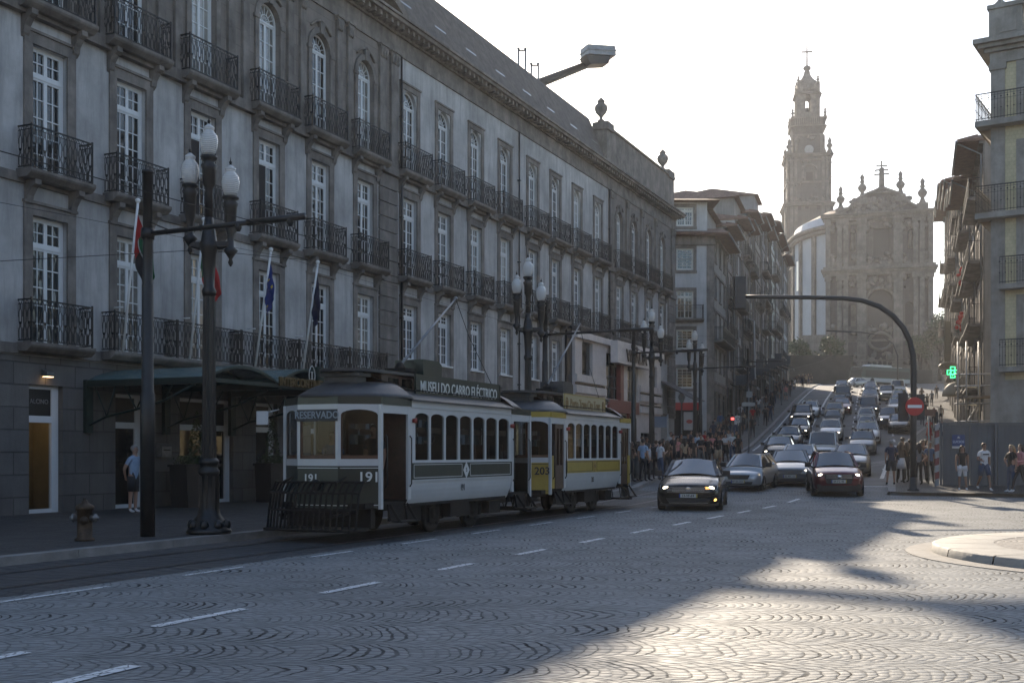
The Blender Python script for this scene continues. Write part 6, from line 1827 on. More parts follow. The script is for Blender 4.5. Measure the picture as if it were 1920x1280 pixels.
def tp(x, y, a, b):
    z0_, z1_ = tz(a), tz(b); H_ = z1_ - z0_; r = H_ * .16
    mb = MB(); mb.lathe([(r * 1.4, z0_), (r, z0_ + H_ * .2), (r * .5, z0_ + H_ * .35), (r * 1.3, z0_ + H_ * .5), (r * .5, z0_ + H_ * .65), (r * .8, z0_ + H_ * .78), (.04, z1_)], 7, (x, y)); mb.build('pinnacle', M_CHD, TW)
for sx_, sy_ in ((-1, -1), (1, -1), (1, 1), (-1, 1)):
    tp(4.6 * sx_, 4.6 * sy_, 300, 268); tp(3.7 * sx_, 3.7 * sy_, 230, 211); tp(2.25 * sx_, 2.25 * sy_, 165, 147)
mb = MB()
for i in range(14):
    x = -3.1 + i * .48; mb.lathe([(.12, tz(243)), (.15, tz(240)), (.07, tz(236)), (.12, tz(232)), (.1, tz(230))], 6, (x, -4.0))
    mb.lathe([(.12, tz(243)), (.15, tz(240)), (.07, tz(236)), (.12, tz(232)), (.1, tz(230))], 6, (-4.0, x))
mb.build('gallery_balusters', M_CHD, TW)
mb = MB(); mb.M = Matrix.Translation((0, -3.95, tz(289))) @ Matrix.Rotation(PI / 2, 4, 'X'); mb.lathe([(1.05, -.1), (1.05, .1), (.9, .12)], 24)
ck = mb.build('clock_face', mat('clock_white', (.28, .28, .28), .6, var=.1), TW)
mb = MB(); mb.beam((0, -4.09, tz(289)), (.25, -4.09, tz(289) + .55), .03, .09, up=(0, 1, 0)); mb.beam((0, -4.09, tz(289)), (-.05, -4.09, tz(289) - .75), .03, .07, up=(0, 1, 0)); mb.build('clock_hands', M_BLK_, ck)
mb = MB()
for (x0, x1, pa, pb) in ((-.75, .75, 352, 332), (-1.0, -.2, 400, 394), (-2.6, -1.9, 402, 394), (1.6, 2.4, 402, 394)): mb.box(x0, x1, -5.18 if pa > 390 else -4.86, -4.8, tz(pa), tz(pb))
mb.build('tower_opening', M_DARK, TW)
mb = MB(); mb.lathe([(.55, tz(214)), (.5, tz(210)), (.35, tz(204)), (.1, tz(201))], 12); mb.build('bell', M_IRONP, TW)
# retaining wall / dark planting below the church, houses and trees beyond
M_DKW = mat('dark_wall_stone', (.035, .034, .03), .95, var=.5, scale=.5, bump=.8, bscale=3)  # very dark stone, tone varying at random
RWL = empty('retaining_wall', (0, 0, 0)); tag(RWL, 'long dark retaining wall at the foot of the church stairs', 'wall')
mb = MB(); mb.box(at(1480, 199), at(1600, 199), 199, 200, 12, 18.6); mb.box(at(1480, 199), at(1600, 199), 198.9, 200.2, 18.6, 18.8); mb.box(at(1600, 199), at(1760, 199), 202, 203, 12, 16.5); mb.build('wall_face', M_DKW, RWL)
M_BARK = mat('bark', (.05, .04, .03), .9, var=.3, scale=6)
def tree(label, x, y, zb, ht, rad, n, seed, size=.28, cat='tree', group='trees around the church'):
    T = empty('tree', (x, y, zb)); tag(T, label, cat, group)
    r = random.Random(seed); mb = MB(); mb.tube([(0, 0, -.5), (.1, 0, ht * .3), (0, .1, ht * .6)], [ht * .035, ht * .025, ht * .012], 7)
    cl = []
    for k in range(11):
        a = r.uniform(0, 2 * PI); q = r.uniform(.2, .75) * rad; z = ht * r.uniform(.42, .92); e = (q * math.cos(a), q * math.sin(a), z); cl.append((Vector(e), rad * r.uniform(.3, .5)))
        mb.tube([(0, 0, ht * r.uniform(.28, .5)), (e[0] * .5, e[1] * .5, z * .8), e], [.1, .06, .03], 5)
    mb.build('trunk', M_BARK, T)
    def sh(rr):
        c, R_ = cl[rr.randrange(len(cl))]; v = Vector([rr.gauss(0, 1) for _ in range(3)]).normalized() * R_ * rr.uniform(.3, 1.05); return c + Vector((v.x, v.y, v.z * .8))
    leaf_cloud(n, sh, size, 2, seed).build('crown', [M_LEAF, M_LEAF2], T)
tree('leafy tree in the gap between church and right houses', at(1762, 205), 205, 14, 13, 4.0, 2600, 3)
tree('smaller tree right behind the houses in the same gap', at(1772, 225), 225, 14, 16, 4.5, 2200, 4)
tree('low bushy tree by the foot of the white nave', at(1500, 203), 203, 14, 8, 3.4, 1800, 5)
tree('low bushy tree against the dark terrace wall', at(1560, 204), 204, 14, 8.5, 3.4, 1800, 6)
tree('low tree right of the church door', at(1725, 204), 204, 14, 9, 3.2, 1800, 7)
# houses closing the left side at the top
#house('pale block between the left row and the white nave', (at(1478, 203), 203), R(-10), 6.5, 10, 14, 23, 5, 2, hmat((.42, .44, .47)), over=.8, group='tall narrow houses up the hill')

# awnings and hanging shop signs along the left row
M_AWD = mat('dark_green_awning', (.02, .03, .03), .8, var=.2, scale=4); M_AWB = mat('blue_grey_awning', (.06, .075, .09), .8, var=.2, scale=4)
for i, t in enumerate((11, 19, 30, 38, 47, 58, 66, 77)):
    p = lpt(t, 0); zb = gz(p[1]) + .13
    o = empty('shop_awning', (p[0], p[1], zb), U); tag(o, '%s awning over a shop door, %s one up the left side of the hill' % (('dark green', 'blue grey')[i % 2], ('first', 'second', 'third', 'fourth', 'fifth', 'sixth', 'seventh', 'eighth')[i]), 'awning', 'shop awnings on the left of the hill')
    mb = MB(); mb.prism([(-.1, 3.5), (-1.7, 2.8), (-1.7, 2.55), (-1.66, 2.55), (-1.66, 2.76), (-.1, 3.42)], 0, 3.4, 'x'); mb.build('canopy', (M_AWD, M_AWB)[i % 2], o)
    mb = MB(); mb.box(3.9, 3.96, -1.1, -.2, 3.6, 4.5 + (i % 3) * .4); mb.box(3.9, 3.96, -.22, .0, 4.0, 4.05); mb.build('hanging_sign', M_AWB, o)
BN = empty('cloth_banner', (*lpt(24), 0), U); tag(BN, 'long pale banner hanging down a house front on the left of the hill', 'banner')
zb = gz(113); mb = MB(); mb.prism([(-.25, zb + 9.5), (-1.0, zb + 9.2), (-1.1, zb + 3.4), (-1.04, zb + 3.4), (-.94, zb + 9.1), (-.25, zb + 9.4)], 0, 1.2, 'x'); mb.build('banner_cloth', mat('pale_banner', (.30, .31, .33), .8, var=.15, scale=1), BN)
# ================================================================== vehicles
def paint(name, c, metal=.35):
    return mat('car_paint_' + name, c, .3, metal, 0, coat=.7)
M_TYRE = mat('tyre_rubber', (.012, .012, .012), .85, var=.1)
M_RIM = mat('alloy_rim', (.25, .25, .26), .35, .9, var=.1)
M_CGLS = mat('car_window_glass', (.02, .026, .03), .04, 0, 0, spec=1., coat=1.)
M_PLAST = mat('black_car_plastic', (.012, .012, .013), .55, var=.1)
M_CHROME = mat('chrome', (.6, .6, .6), .15, 1., var=0)
M_LENS = mat('headlamp_lens', (.35, .37, .38), .08, .3, 0, coat=1.)
M_LAMPW = mat('lit_headlamp', (1, .9, .75), .3, var=0, emit=(1, .88, .66), estr=3.5)
M_LAMPO = mat('lit_indicator', (1, .45, .1), .3, var=0, emit=(1, .50, .12), estr=1.8)
M_PLATE = mat('plate_white', (.5, .5, .46), .5, var=0)
M_TAXI = mat('taxi_sign', (.5, .45, .35), .4, var=0)
SPEC = {
 # L, W, H, belt z, hood z front, cowl y, windscreen top y, roof rear y, rear glass base y, half width at roof, clearance
 'sedan': dict(L=4.75, W=1.83, H=1.46, belt=.98, nose=.72, cowl=-1.02, wt=-.25, rr=.95, rg=1.55, hr=.60, cl=.20, wr=.33),
 'hatch': dict(L=3.75, W=1.60, H=1.38, belt=.90, nose=.66, cowl=-.92, wt=-.28, rr=1.15, rg=1.6, hr=.54, cl=.20, wr=.29),
 'coupe': dict(L=4.25, W=1.81, H=1.40, belt=.94, nose=.70, cowl=-.80, wt=-.05, rr=1.0, rg=1.75, hr=.58, cl=.17, wr=.33),
 'suv': dict(L=4.28, W=1.77, H=1.53, belt=1.02, nose=.84, cowl=-.95, wt=-.25, rr=1.3, rg=1.8, hr=.60, cl=.24, wr=.34),
 'wagon': dict(L=4.5, W=1.78, H=1.48, belt=.97, nose=.72, cowl=-1.0, wt=-.30, rr=1.6, rg=2.0, hr=.60, cl=.20, wr=.32),
 'van': dict(L=4.4, W=1.81, H=1.81, belt=1.08, nose=.84, cowl=-1.35, wt=-.62, rr=1.9, rg=2.12, hr=.68, cl=.22, wr=.32),
 'bigsuv': dict(L=4.8, W=1.94, H=1.70, belt=1.12, nose=.90, cowl=-1.0, wt=-.25, rr=1.5, rg=2.0, hr=.66, cl=.28, wr=.38),
}
def lerp(a, b, t): return a + (b - a) * t
def car_meshes(kind):
    s = SPEC[kind]; L, W, H = s['L'], s['W'], s['H']; hw = W / 2; yf, yr_ = -L / 2, L / 2
    out = {}
    mb = MB(); secs = []
    st = [(yf, .74, s['cl'] + .16, s['nose'] - .16), (yf + .03, .80, s['cl'] + .05, s['nose'] - .05), (yf + .12, .90, s['cl'], s['nose'] + .0), (yf + .32, .975, s['cl'], s['nose'] + .05), (yf + .6, 1, s['cl'], lerp(s['nose'] + .07, s['belt'], .35)),
          (lerp(yf, s['cowl'], .6), 1, s['cl'], lerp(s['nose'] + .07, s['belt'], .62)), (s['cowl'], 1, s['cl'], s['belt'] - .03), (0, 1, s['cl'], s['belt']), (s['rr'], 1, s['cl'], s['belt'] + .02), (min(s['rg'], yr_ - .25), .99, s['cl'], s['belt'] + .04),
          (yr_ - .15, .93, s['cl'] + .02, s['belt'] + .0), (yr_ - .02, .84, s['cl'] + .1, s['belt'] - .1), (yr_, .78, s['cl'] + .15, s['belt'] - .18)]
    for y, wf, zb, zt in st:
        w_ = hw * wf; h_ = zt - zb
        cr = .05 if y < s['cowl'] + .1 else .03
        pts = [(0, zb), (w_ * .82, zb), (w_ * .95, zb + .05), (w_ * .99, zb + h_ * .3), (w_, zb + h_ * .55), (w_ * .985, zb + h_ * .78), (w_ * .93, zb + h_ * .93), (w_ * .84, zt), (w_ * .6, zt + cr * .6), (w_ * .3, zt + cr * .95), (0, zt + cr)]
        full = pts + [(-x, z) for x, z in reversed(pts[1:-1])]
        secs.append([(x, y, z) for x, z in full])
    n = len(secs[0]); vs = [p for sct in secs for p in sct]; fs = []
    for i in range(len(secs) - 1):
        for k in range(n):
            l = (k + 1) % n; fs.append((i * n + k, i * n + l, (i + 1) * n + l, (i + 1) * n + k))
    fs.append(tuple(range(n - 1, -1, -1))); fs.append(tuple((len(secs) - 1) * n + k for k in range(n)))
    mb.add(vs, fs, 0, True)
    # roof and pillars: a shell over the greenhouse
    bz = s['belt'] - .01; bw = hw * .90; rw = s['hr'] * hw / .9 * 1.0
    def ring(y, z, w_): return [(-w_, y, z), (w_, y, z)]
    A = (s['cowl'], bz, bw * .93); B_ = (s['wt'], H - .06, rw); C = (s['rr'], H - .05, rw * .97); D = (s['rg'], bz + .06, bw * .9)
    # roof panel
    NR = 7; rp = []
    for i in range(NR + 1):
        t = i / NR; y = lerp(B_[0] - .02, C[0] + .05, t); z = H - .055 + .055 * math.sin(PI * min(1, .15 + t * .8)); w_ = lerp(B_[2], C[2], t)
        rp.append([(x * w_, y, z + .0 - .035 * x * x - (.03 if abs(x) > .95 else 0)) for x in (-1.03, -.8, -.4, 0, .4, .8, 1.03)])
    o = len(mb.v); vs = [p for r in rp for p in r]; fs = []
    for i in range(NR):
        for k in range(6): a = i * 7 + k; fs.append((a, a + 1, a + 8, a + 7))
    mb.add(vs, fs, 0, True)
    mb.add([(x, y, z - .05) for x, y, z in rp[0]] + rp[0], [(k, k + 1, k + 8, k + 7) for k in range(6)], 0, True)
    for sd in (-1, 1):
        mb.beam((A[2] * sd, A[0], A[1]), (B_[2] * sd, B_[0], B_[1] + .02), .07, .06); mb.beam((D[2] * sd, D[0], D[1] - .05), (C[2] * sd, C[0], C[1] + .01), .16, .10)
        mb.beam((B_[2] * sd * 1.0, B_[0], B_[1] + .01), (C[2] * sd, C[0], C[1] + .01), .06, .06)
        ym = lerp(B_[0], C[0], .42); mb.beam((bw * 1.0 * sd, ym, bz), (rw * 1.01 * sd, ym, H - .07), .03, .09)
    out['body'] = mb.mesh('body', [M_PLAST])
    def quadmesh(P, bulge, nm, nx=6, nz=3):
        q = MB(); vs = []; (a, b, c, d) = [Vector(p) for p in P]; nrm = (b - a).cross(d - a).normalized()
        for j in range(nz + 1):
            for i in range(nx + 1):
                u, v = i / nx, j / nz; p = (a * (1 - u) + b * u) * (1 - v) + (d * (1 - u) + c * u) * v
                vs.append(p + nrm * bulge * (1 - (2 * u - 1) ** 2))
        q.add(vs, [(j * (nx + 1) + i, j * (nx + 1) + i + 1, (j + 1) * (nx + 1) + i + 1, (j + 1) * (nx + 1) + i) for j in range(nz) for i in range(nx)], 0, True)
        return q.mesh(nm, M_CGLS)
    out['windshield'] = quadmesh([(-A[2], A[0], A[1]), (A[2], A[0], A[1]), (B_[2], B_[0], B_[1]), (-B_[2], B_[0], B_[1])], .10, 'windshield')
    out['rear_window'] = quadmesh([(D[2], D[0], D[1]), (-D[2], D[0], D[1]), (-C[2], C[0], C[1]), (C[2], C[0], C[1])], .06, 'rear_window')
    for sd, nm in ((1, 'sr'), (-1, 'sl')):
        P = [(bw * sd, A[0] + .05, bz - .02), (bw * sd, D[0] - .02, bz + .02), (rw * sd, C[0], H - .07), (rw * sd, B_[0], H - .07)]
        if sd < 0: P = [P[1], P[0], P[3], P[2]]
        out[nm] = quadmesh(P, .03, 'side_window', 4, 2)
    # front details
    fz = s['nose']
    def lamp(sd, m_, nm='headlight'):
        q = MB(); x0, x1 = .50 * hw, .90 * hw; zz = fz - .06
        pts = [(x0, yf + .02, zz - .08), (x1 - .04, yf + .09, zz - .06), (x1, yf + .22, zz + .02), (x1 - .0, yf + .30, zz + .07), (x0 + .02, yf + .08, zz + .05)]
        pts = [(x * sd, y - .012, z) for x, y, z in pts]; bk = [(x, y + .1, z) for x, y, z in pts]
        f = [tuple(range(5)), tuple(range(9, 4, -1))] + [(i, (i + 1) % 5, 5 + (i + 1) % 5, 5 + i) for i in range(5)]
        if sd < 0: f = [tuple(reversed(c)) for c in f]
        q.add(pts + bk, f); return q.mesh(nm, m_)
    for sd, nm in ((1, 'hr'), (-1, 'hl')):
        out[nm] = lamp(sd, M_LENS)
        q = MB(); q.sphere((sd * .70 * hw, yf + .06, fz - .065), .075 if kind != 'hatch' else .06, 10, 6, sc=(1.25, .5, .75)); out[nm + 'b'] = q.mesh('bulb', M_LAMPW)
        q = MB(); q.box(min(sd * hw * .98, sd * (hw + .20)), max(sd * hw * .98, sd * (hw + .20)), s['cowl'] + .25, s['cowl'] + .36, s['belt'] - .02, s['belt'] + .15)
        q.beam((sd * hw * .9, s['cowl'] + .25, s['belt'] - .02), (sd * (hw + .06), s['cowl'] + .3, s['belt'] + .03), .05, .05); out['m' + nm] = q.mesh('mirror', M_PLAST)
    q = MB(); q.prism([(-.46 * hw, fz - .19), (.46 * hw, fz - .19), (.56 * hw, fz - .03), (-.56 * hw, fz - .03)], yf - .018, yf + .06, 'y', 0)
    for i in range(3): q.box(-.50 * hw, .50 * hw, yf - .026, yf - .017, fz - .165 + i * .045, fz - .15 + i * .045, 1)
    out['grille'] = q.mesh('grille', [M_PLAST, M_CHROME])
    q = MB(); q.prism([(-.62 * hw, s['cl'] + .06), (.62 * hw, s['cl'] + .06), (.70 * hw, s['cl'] + .17), (-.70 * hw, s['cl'] + .17)], yf - .012, yf + .08, 'y')
    q.box(-.9 * hw, .9 * hw, yf + .1, yr_ - .2, s['cl'] - .05, s['cl'] + .02)
    if kind in ('suv', 'bigsuv'): q.prism([(-.80 * hw, s['cl'] - .03), (.80 * hw, s['cl'] - .03), (.86 * hw, s['cl'] + .2), (.5 * hw, s['cl'] + .26), (-.5 * hw, s['cl'] + .26), (-.86 * hw, s['cl'] + .2)], yf + .004, yf + .3, 'y')
    out['bumper_intake'] = q.mesh('bumper_intake', M_PLAST)
    q = MB(); q.box(-.26, .26, yf - .035, yf - .02, fz - .335, fz - .225); out['plate'] = q.mesh('licence_plate', M_PLATE)
    # wheel with its rim
    q = MB(); r = s['wr']; q.M = Matrix.Rotation(PI / 2, 4, 'Y'); q.lathe([(r * .62, -.10), (r * .96, -.105), (r, -.07), (r, .07), (r * .96, .105), (r * .62, .10)], 22); out['tyre'] = q.mesh('wheel', M_TYRE)
    q = MB(); q.M = Matrix.Rotation(PI / 2, 4, 'Y'); q.lathe([(r * .64, -.09), (r * .6, .0), (r * .6, .0), (r * .64, .09)], 16)
    for k in range(5):
        a = 2 * PI * k / 5; q.beam((0, 0, -.09), (r * .62 * math.cos(a), r * .62 * math.sin(a), -.095), .06, .03); q.beam((0, 0, .09), (r * .62 * math.cos(a), r * .62 * math.sin(a), .095), .06, .03)
    out['rim'] = q.mesh('rim', M_RIM)
    return out
CM = {}
def slope_at(y): return (gz(y + 2) - gz(y - 2)) / 4
def car(kind, px, Y, yaw, pm, label, lit=(0, 0), taxi=False, roofm=None, plate=None, group='cars queuing down the hill', X=None, mirror=None, wheels=True, grillem=None, rack=False):
    if kind not in CM: CM[kind] = car_meshes(kind)
    m = CM[kind]; s = SPEC[kind]; hw = s['W'] / 2; L = s['L']
    X = at(px, Y) if X is None else X
    Yc_ = Y + L / 2 * math.cos(yaw); Xc = X + L / 2 * math.sin(yaw)
    sl = slope_at(Yc_)
    T = empty('taxi' if taxi else ('delivery_van' if kind == 'van' else 'car'), (Xc, Yc_, (gz(Yc_ - 1.5) + gz(Yc_ + 1.5)) / 2 + .012))
    T.rotation_euler = (math.atan(sl) * math.cos(yaw), 0, -yaw)
    tag(T, label, 'taxi' if taxi else ('van' if kind == 'van' else 'car'), group)
    bk = (kind, pm.name)
    if bk not in CM:
        me = m['body'].copy(); me.name = 'body'; me.materials.clear(); me.materials.append(pm); CM[bk] = me
    put('body', CM[bk], T)
    if roofm:
        q = MB(); q.box(-s['hr'] * hw / .9 * .97, s['hr'] * hw / .9 * .97, s['wt'] + .05, s['rr'] - .02, s['H'] - .03, s['H'] + .008); q.build('roof_panel', roofm, T)
    put('windshield', m['windshield'], T); put('rear_window', m['rear_window'], T); put('side_window', m['sr'], T); put('side_window', m['sl'], T)
    for i, k in enumerate(('hl', 'hr')):
        h = put('headlight', m[k], T)
        if lit[i]: put('bulb', m[k + 'b'], h)
        mo = put('mirror', m['m' + k], T)
    put('grille', m['grille'], T); put('bumper_intake', m['bumper_intake'], T)
    if plate or Y < 90:
        p = put('licence_plate', m['plate'], T)
        if plate:
            put('lettering', text_mesh(plate, .10, M_BLK_, .002, .95, bold=.002), p, (-.01, -L / 2 - .037, s['nose'] - .282))
            q = MB(); q.box(-.26, -.225, -L / 2 - .0362, -L / 2 - .034, s['nose'] - .335, s['nose'] - .225); q.build('blue_band', mat('plate_blue', (.02, .04, .25), .5, var=0), p)
            q = MB(); q.box(.225, .26, -L / 2 - .0362, -L / 2 - .034, s['nose'] - .335, s['nose'] - .225); q.build('yellow_band', M_TYEL, p)
    ya, yb = -L / 2 + .82, L / 2 - .85
    for x in (-1, 1):
        for y in (ya, yb):
            w_ = put('wheel', m['tyre'], T, (x * (hw - .085), y, s['wr'] - .0)); put('rim', m['rim'], w_)
    if taxi:
        q = MB(); q.prism([(-.18, s['H'] + .01), (.18, s['H'] + .01), (.14, s['H'] + .13), (-.14, s['H'] + .13)], s['wt'] + .2, s['wt'] + .32, 'y'); q.build('taxi_sign', M_TAXI, T)
    if rack:
        q = MB(); q.box(-.55, .55, s['wt'] + .15, s['wt'] + .2, s['H'] + .06, s['H'] + .09); 
        for x in (-.4, 0, .4): q.box(x - .05, x + .05, s['wt'] + .1, s['wt'] + .25, s['H'] - .02, s['H'] + .14)
        q.build('roof_rack', M_PLAST, T)
    return T
BLK = mat('car_paint_black', (.006, .006, .007), .25, 0, 0, spec=.35, coat=.25); SIL = paint('silver', (.38, .38, .385), .5); DGR = paint('dark_grey', (.045, .047, .05), .5); WHI = paint('white', (.62, .64, .66), .0)
RED = paint('wine_red', (.09, .008, .011), .4); GRY = paint('grey', (.14, .145, .15), .5); BLU = paint('dark_blue', (.02, .03, .06), .4); GRN = paint('taxi_green', (.03, .13, .09), .2); BEI = paint('beige', (.35, .31, .25), .1)
Yw = R(17.5)
hero = car('sedan', 1290.5, 32.6, R(13), BLK, 'glossy black saloon car with lit headlights nearest to the camera', (1, 1), plate='13-VF-69')
s_ = SPEC['sedan']; yf = -s_['L'] / 2
q = MB(); q.M = Matrix.Translation((0, yf - .03, s_['nose'] - .10)) @ Matrix.Rotation(PI / 2, 4, 'X'); q.lathe([(.075, -.005), (.075, .012), (.06, .014)], 20)
em = q.build('emblem', M_CHROME, hero); put('lettering', text_mesh('W', .09, M_CHROME, .004, .95, bold=.001), em, (0, yf - .05, s_['nose'] - .125)); put('lettering', text_mesh('V', .05, M_CHROME, .004, .95, bold=.001), em, (0, yf - .05, s_['nose'] - .062))
q = MB()
for i in range(4): q.box(-.60, .60, yf - .032, yf - .020, s_['nose'] - .175 + i * .042, s_['nose'] - .163 + i * .042)
q.build('chrome_bars', M_CHROME, hero)
q = MB(); q.sphere((.72, yf + .08, .33), .07, 8, 5, sc=(1.2, .5, .7)); q.build('fog_lamp', M_LAMPO, hero)
q = MB(); q.sphere((.50, yf + .02, s_['nose'] - .06), .06, 8, 5, sc=(1.9, .5, .6)); q.build('indicator', M_LAMPO, hero)
q = MB(); q.box(-.55, .55, yf + .03, yf + .06, .225, .24); q.build('chin_strip', M_CHROME, hero)
sx = car('hatch', 1384, 43.2, R(25), SIL, 'small silver hatchback to the right of and behind the black saloon', (0, 0), plate='07-50-OO')
car('coupe', 1481, 46, R(14), GRY, 'dark grey low coupe with both headlights on, between silver hatchback and red crossover', (1, 1), plate='85-MX-10')
mz = car('suv', 1573, 40.2, R(11), RED, 'wine red crossover with lit headlights at the front of the queue', (1, 1), plate='09-PZ-48')
s_ = SPEC['suv']; yf = -s_['L'] / 2
q = MB(); q.M = Matrix.Translation((0, yf - .02, s_['nose'] - .12)) @ Matrix.Rotation(PI / 2, 4, 'X'); q.lathe([(.08, 0), (.08, .012)], 18); q.build('emblem', M_CHROME, mz)
q = MB(); q.prism([(-.42, s_['nose'] - .36), (.42, s_['nose'] - .36), (.52, s_['nose'] - .04), (-.52, s_['nose'] - .04)], yf - .014, yf + .05, 'y'); q.build('grille_surround', M_PLAST, mz)
car('sedan', 1494, 53.5, Yw, WHI, 'white car half hidden behind the dark grey coupe')
car('sedan', 1594, 53.5, Yw, GRY, 'silver grey car half hidden behind the red crossover')
# left lane
car('sedan', 1457, 68, Yw, BLK, 'black and green taxi at the corner kerb, first in the left lane', (1, 0), True, roofm=GRN)
car('wagon', 1475, 78.5, Yw, DGR, 'dark silver estate car, second in the left lane')
car('sedan', 1494, 87, Yw, BLK, 'black saloon with one bright headlight, third in the left lane', (0, 1))
car('bigsuv', 1500, 99, Yw, BLK, 'big black off-roader with round lit headlights, fourth in the left lane', (1, 1))
car('sedan', 1516, 107, Yw, WHI, 'pale taxi with a roof sign, last in the left lane', (0, 0), True)
# middle lane
pg = car('van', 1541, 66.5, Yw, WHI, 'white compact van in the middle lane behind the zebra stripes')
car('hatch', 1545, 74.5, Yw, SIL, 'silver car tucked right behind the white compact van')
car('wagon', 1556, 85.5, Yw, SIL, 'silver estate with one lit lamp, third in the middle lane', (0, 1))
car('hatch', 1561, 98, Yw, DGR, 'dark grey hatchback, fourth in the middle lane')
car('wagon', 1563, 104.5, Yw, BEI, 'beige car just behind the dark grey hatchback in the middle lane')
car('sedan', 1578, 111, Yw, RED, 'dark red saloon with a bright bonnet, sixth in the middle lane', (0, 1))
car('hatch', 1574, 118, Yw, GRY, 'grey hatchback, seventh in the middle lane')
car('van', 1580, 126, Yw, DGR, 'tall dark van, eighth in the middle lane')
car('sedan', 1580, 133.5, Yw, SIL, 'silver saloon, ninth in the middle lane')
car('hatch', 1580, 140.5, Yw, WHI, 'white hatchback, tenth in the middle lane')
car('sedan', 1577, 149, Yw, DGR, 'dark saloon, last in the middle lane')
car('hatch', 1594, 168, R(60), SIL, 'silver car turning in at the top of the hill next to the bus', (1, 1), X=at(1588, 168))
# right lane
car('wagon', 1616, 74.5, Yw, GRY, 'grey taxi estate with a roof rack, first in the right lane', (0, 0), True, rack=True)
car('sedan', 1626, 83, Yw, WHI, 'pale taxi directly behind the roof rack taxi', (0, 0), True, roofm=GRN)
car('hatch', 1625, 91, Yw, SIL, 'silver hatchback with a left lamp lit, third in the right lane', (1, 0))
car('hatch', 1624, 100, Yw, WHI, 'white hatchback with a right lamp lit, fourth in the right lane', (0, 1))
car('van', 1629, 108.5, Yw, BLU, 'dark blue van, fifth in the right lane', (0, 1))
car('sedan', 1630, 116.5, Yw, SIL, 'silver saloon, sixth in the right lane')
car('sedan', 1631, 124, Yw, WHI, 'white saloon, seventh in the right lane', (1, 0))
car('hatch', 1631, 132, Yw, GRY, 'grey hatchback, eighth in the right lane')
car('sedan', 1632, 140.5, Yw, BEI, 'beige saloon, ninth in the right lane')
car('hatch', 1633, 149, Yw, SIL, 'silver hatchback, last in the right lane')
# parked column at the right kerb
car('bigsuv', 1669, 96, Yw, BLU, 'dark blue people carrier with a red-lit lamp beside the signal mast pole', (1, 0))
car('sedan', 1688, 91.5, Yw, BLK, 'black car partly hidden behind the no entry sign')
for i, (px, Y) in enumerate(((1683, 110.5), (1686, 117), (1688, 123.5))):
    car('sedan', px, Y, Yw, WHI if i != 1 else BEI, ('nearest', 'middle', 'farthest')[i] + ' of three green roofed taxis lined up behind the no entry sign', (0, 0), True, roofm=GRN)
car('bigsuv', 1664, 129, Yw, BEI, 'pale off-roader with both lamps lit near the top right', (1, 1))
car('van', 1684, 141, Yw, WHI, 'white van parked at the top right of the hill')
# ---- bus crossing at the top
BUS = empty('bus', (at(1650, 184), 184, gz(184) + .02), R(-58) + 0); tag(BUS, 'long dark green and white city bus turning across the top of the hill', 'bus')
# local +x is the bus nose; it points to the left of the picture
BUS.rotation_euler = (0, 0, R(180 + 32))
M_BG = mat('bus_green_paint', (.02, .04, .035), .6, var=0); M_BGL = mat('bus_dark_glass', (.008, .009, .01), .35, var=0, spec=.3); L_, W_, H_ = 11.5, 2.5, 2.75
mb = MB(); prof = [(-L_ / 2, .35), (L_ / 2 - .1, .35), (L_ / 2, .6), (L_ / 2 - .03, 1.5), (L_ / 2 - .22, H_ - .15), (L_ / 2 - .4, H_), (-L_ / 2, H_)]
mb.prism(prof, -W_ / 2, W_ / 2, 'y', 0); mb.build('body', M_BG, BUS)
mb = MB(); mb.box(-L_ / 2 + .0, L_ / 2 - .12, -W_ / 2 - .012, W_ / 2 + .012, .36, .95); mb.build('lower_panel', mat('bus_lower_white', (.36, .37, .37), .6, var=0), BUS)
mb = MB(); mb.box(-L_ / 2 + .3, L_ / 2 - .9, -W_ / 2 - .015, W_ / 2 + .015, 1.15, 2.15); mb.build('side_windows', M_BGL, BUS)
mb = MB()
mb.add([(L_ / 2 + .01, -1.1, 1.0), (L_ / 2 + .01, 1.1, 1.0), (L_ / 2 - .01, 1.1, 1.5), (L_ / 2 - .01, -1.1, 1.5), (L_ / 2 - .17, 1.05, 2.3), (L_ / 2 - .17, -1.05, 2.3)], [(0, 1, 2, 3), (3, 2, 4, 5)]); mb.build('windscreen', M_BGL, BUS)
mb = MB(); mb.box(L_ / 2 - .25, L_ / 2 - .12, -.8, .8, 2.38, 2.62); mb.build('destination_display', M_PLAST, BUS)
mb = MB(); mb.box(-4.2, 3.6, -.95, .95, H_, H_ + .12); mb.prism([(-2.0, H_ + .12), (3.4, H_ + .12), (3.1, H_ + .42), (-1.7, H_ + .42)], -.8, .8, 'y'); mb.build('roof_pod', paint('bus_white', (.30, .31, .32), 0), BUS)
mb = MB()
for sd in (-1, 1): mb.box(L_ / 2 - .02, L_ / 2 + .03, sd * .95 - .15, sd * .95 + .15, .62, .78)
mb.build('headlight', M_LENS, BUS)
for x in (3.3, -2.9):
    for sd in (-1, 1): mb = MB(); mb.M = Matrix.Translation((x, sd * 1.16, .48)) @ Matrix.Rotation(PI / 2, 4, 'X'); mb.lathe([(.3, -.13), (.48, -.13), (.48, .13), (.3, .13)], 18); mb.build('wheel', M_TYRE, BUS)
mb = MB(); mb.beam((L_ / 2 - .2, 1.3, 2.3), (L_ / 2 + .3, 1.45, 2.2), .04, .04); mb.box(L_ / 2 + .22, L_ / 2 + .34, 1.35, 1.6, 1.75, 2.25); mb.beam((L_ / 2 - .2, -1.3, 2.3), (L_ / 2 + .3, -1.45, 2.2), .04, .04); mb.box(L_ / 2 + .22, L_ / 2 + .34, -1.6, -1.35, 1.75, 2.25); mb.build('mirror', M_PLAST, BUS)
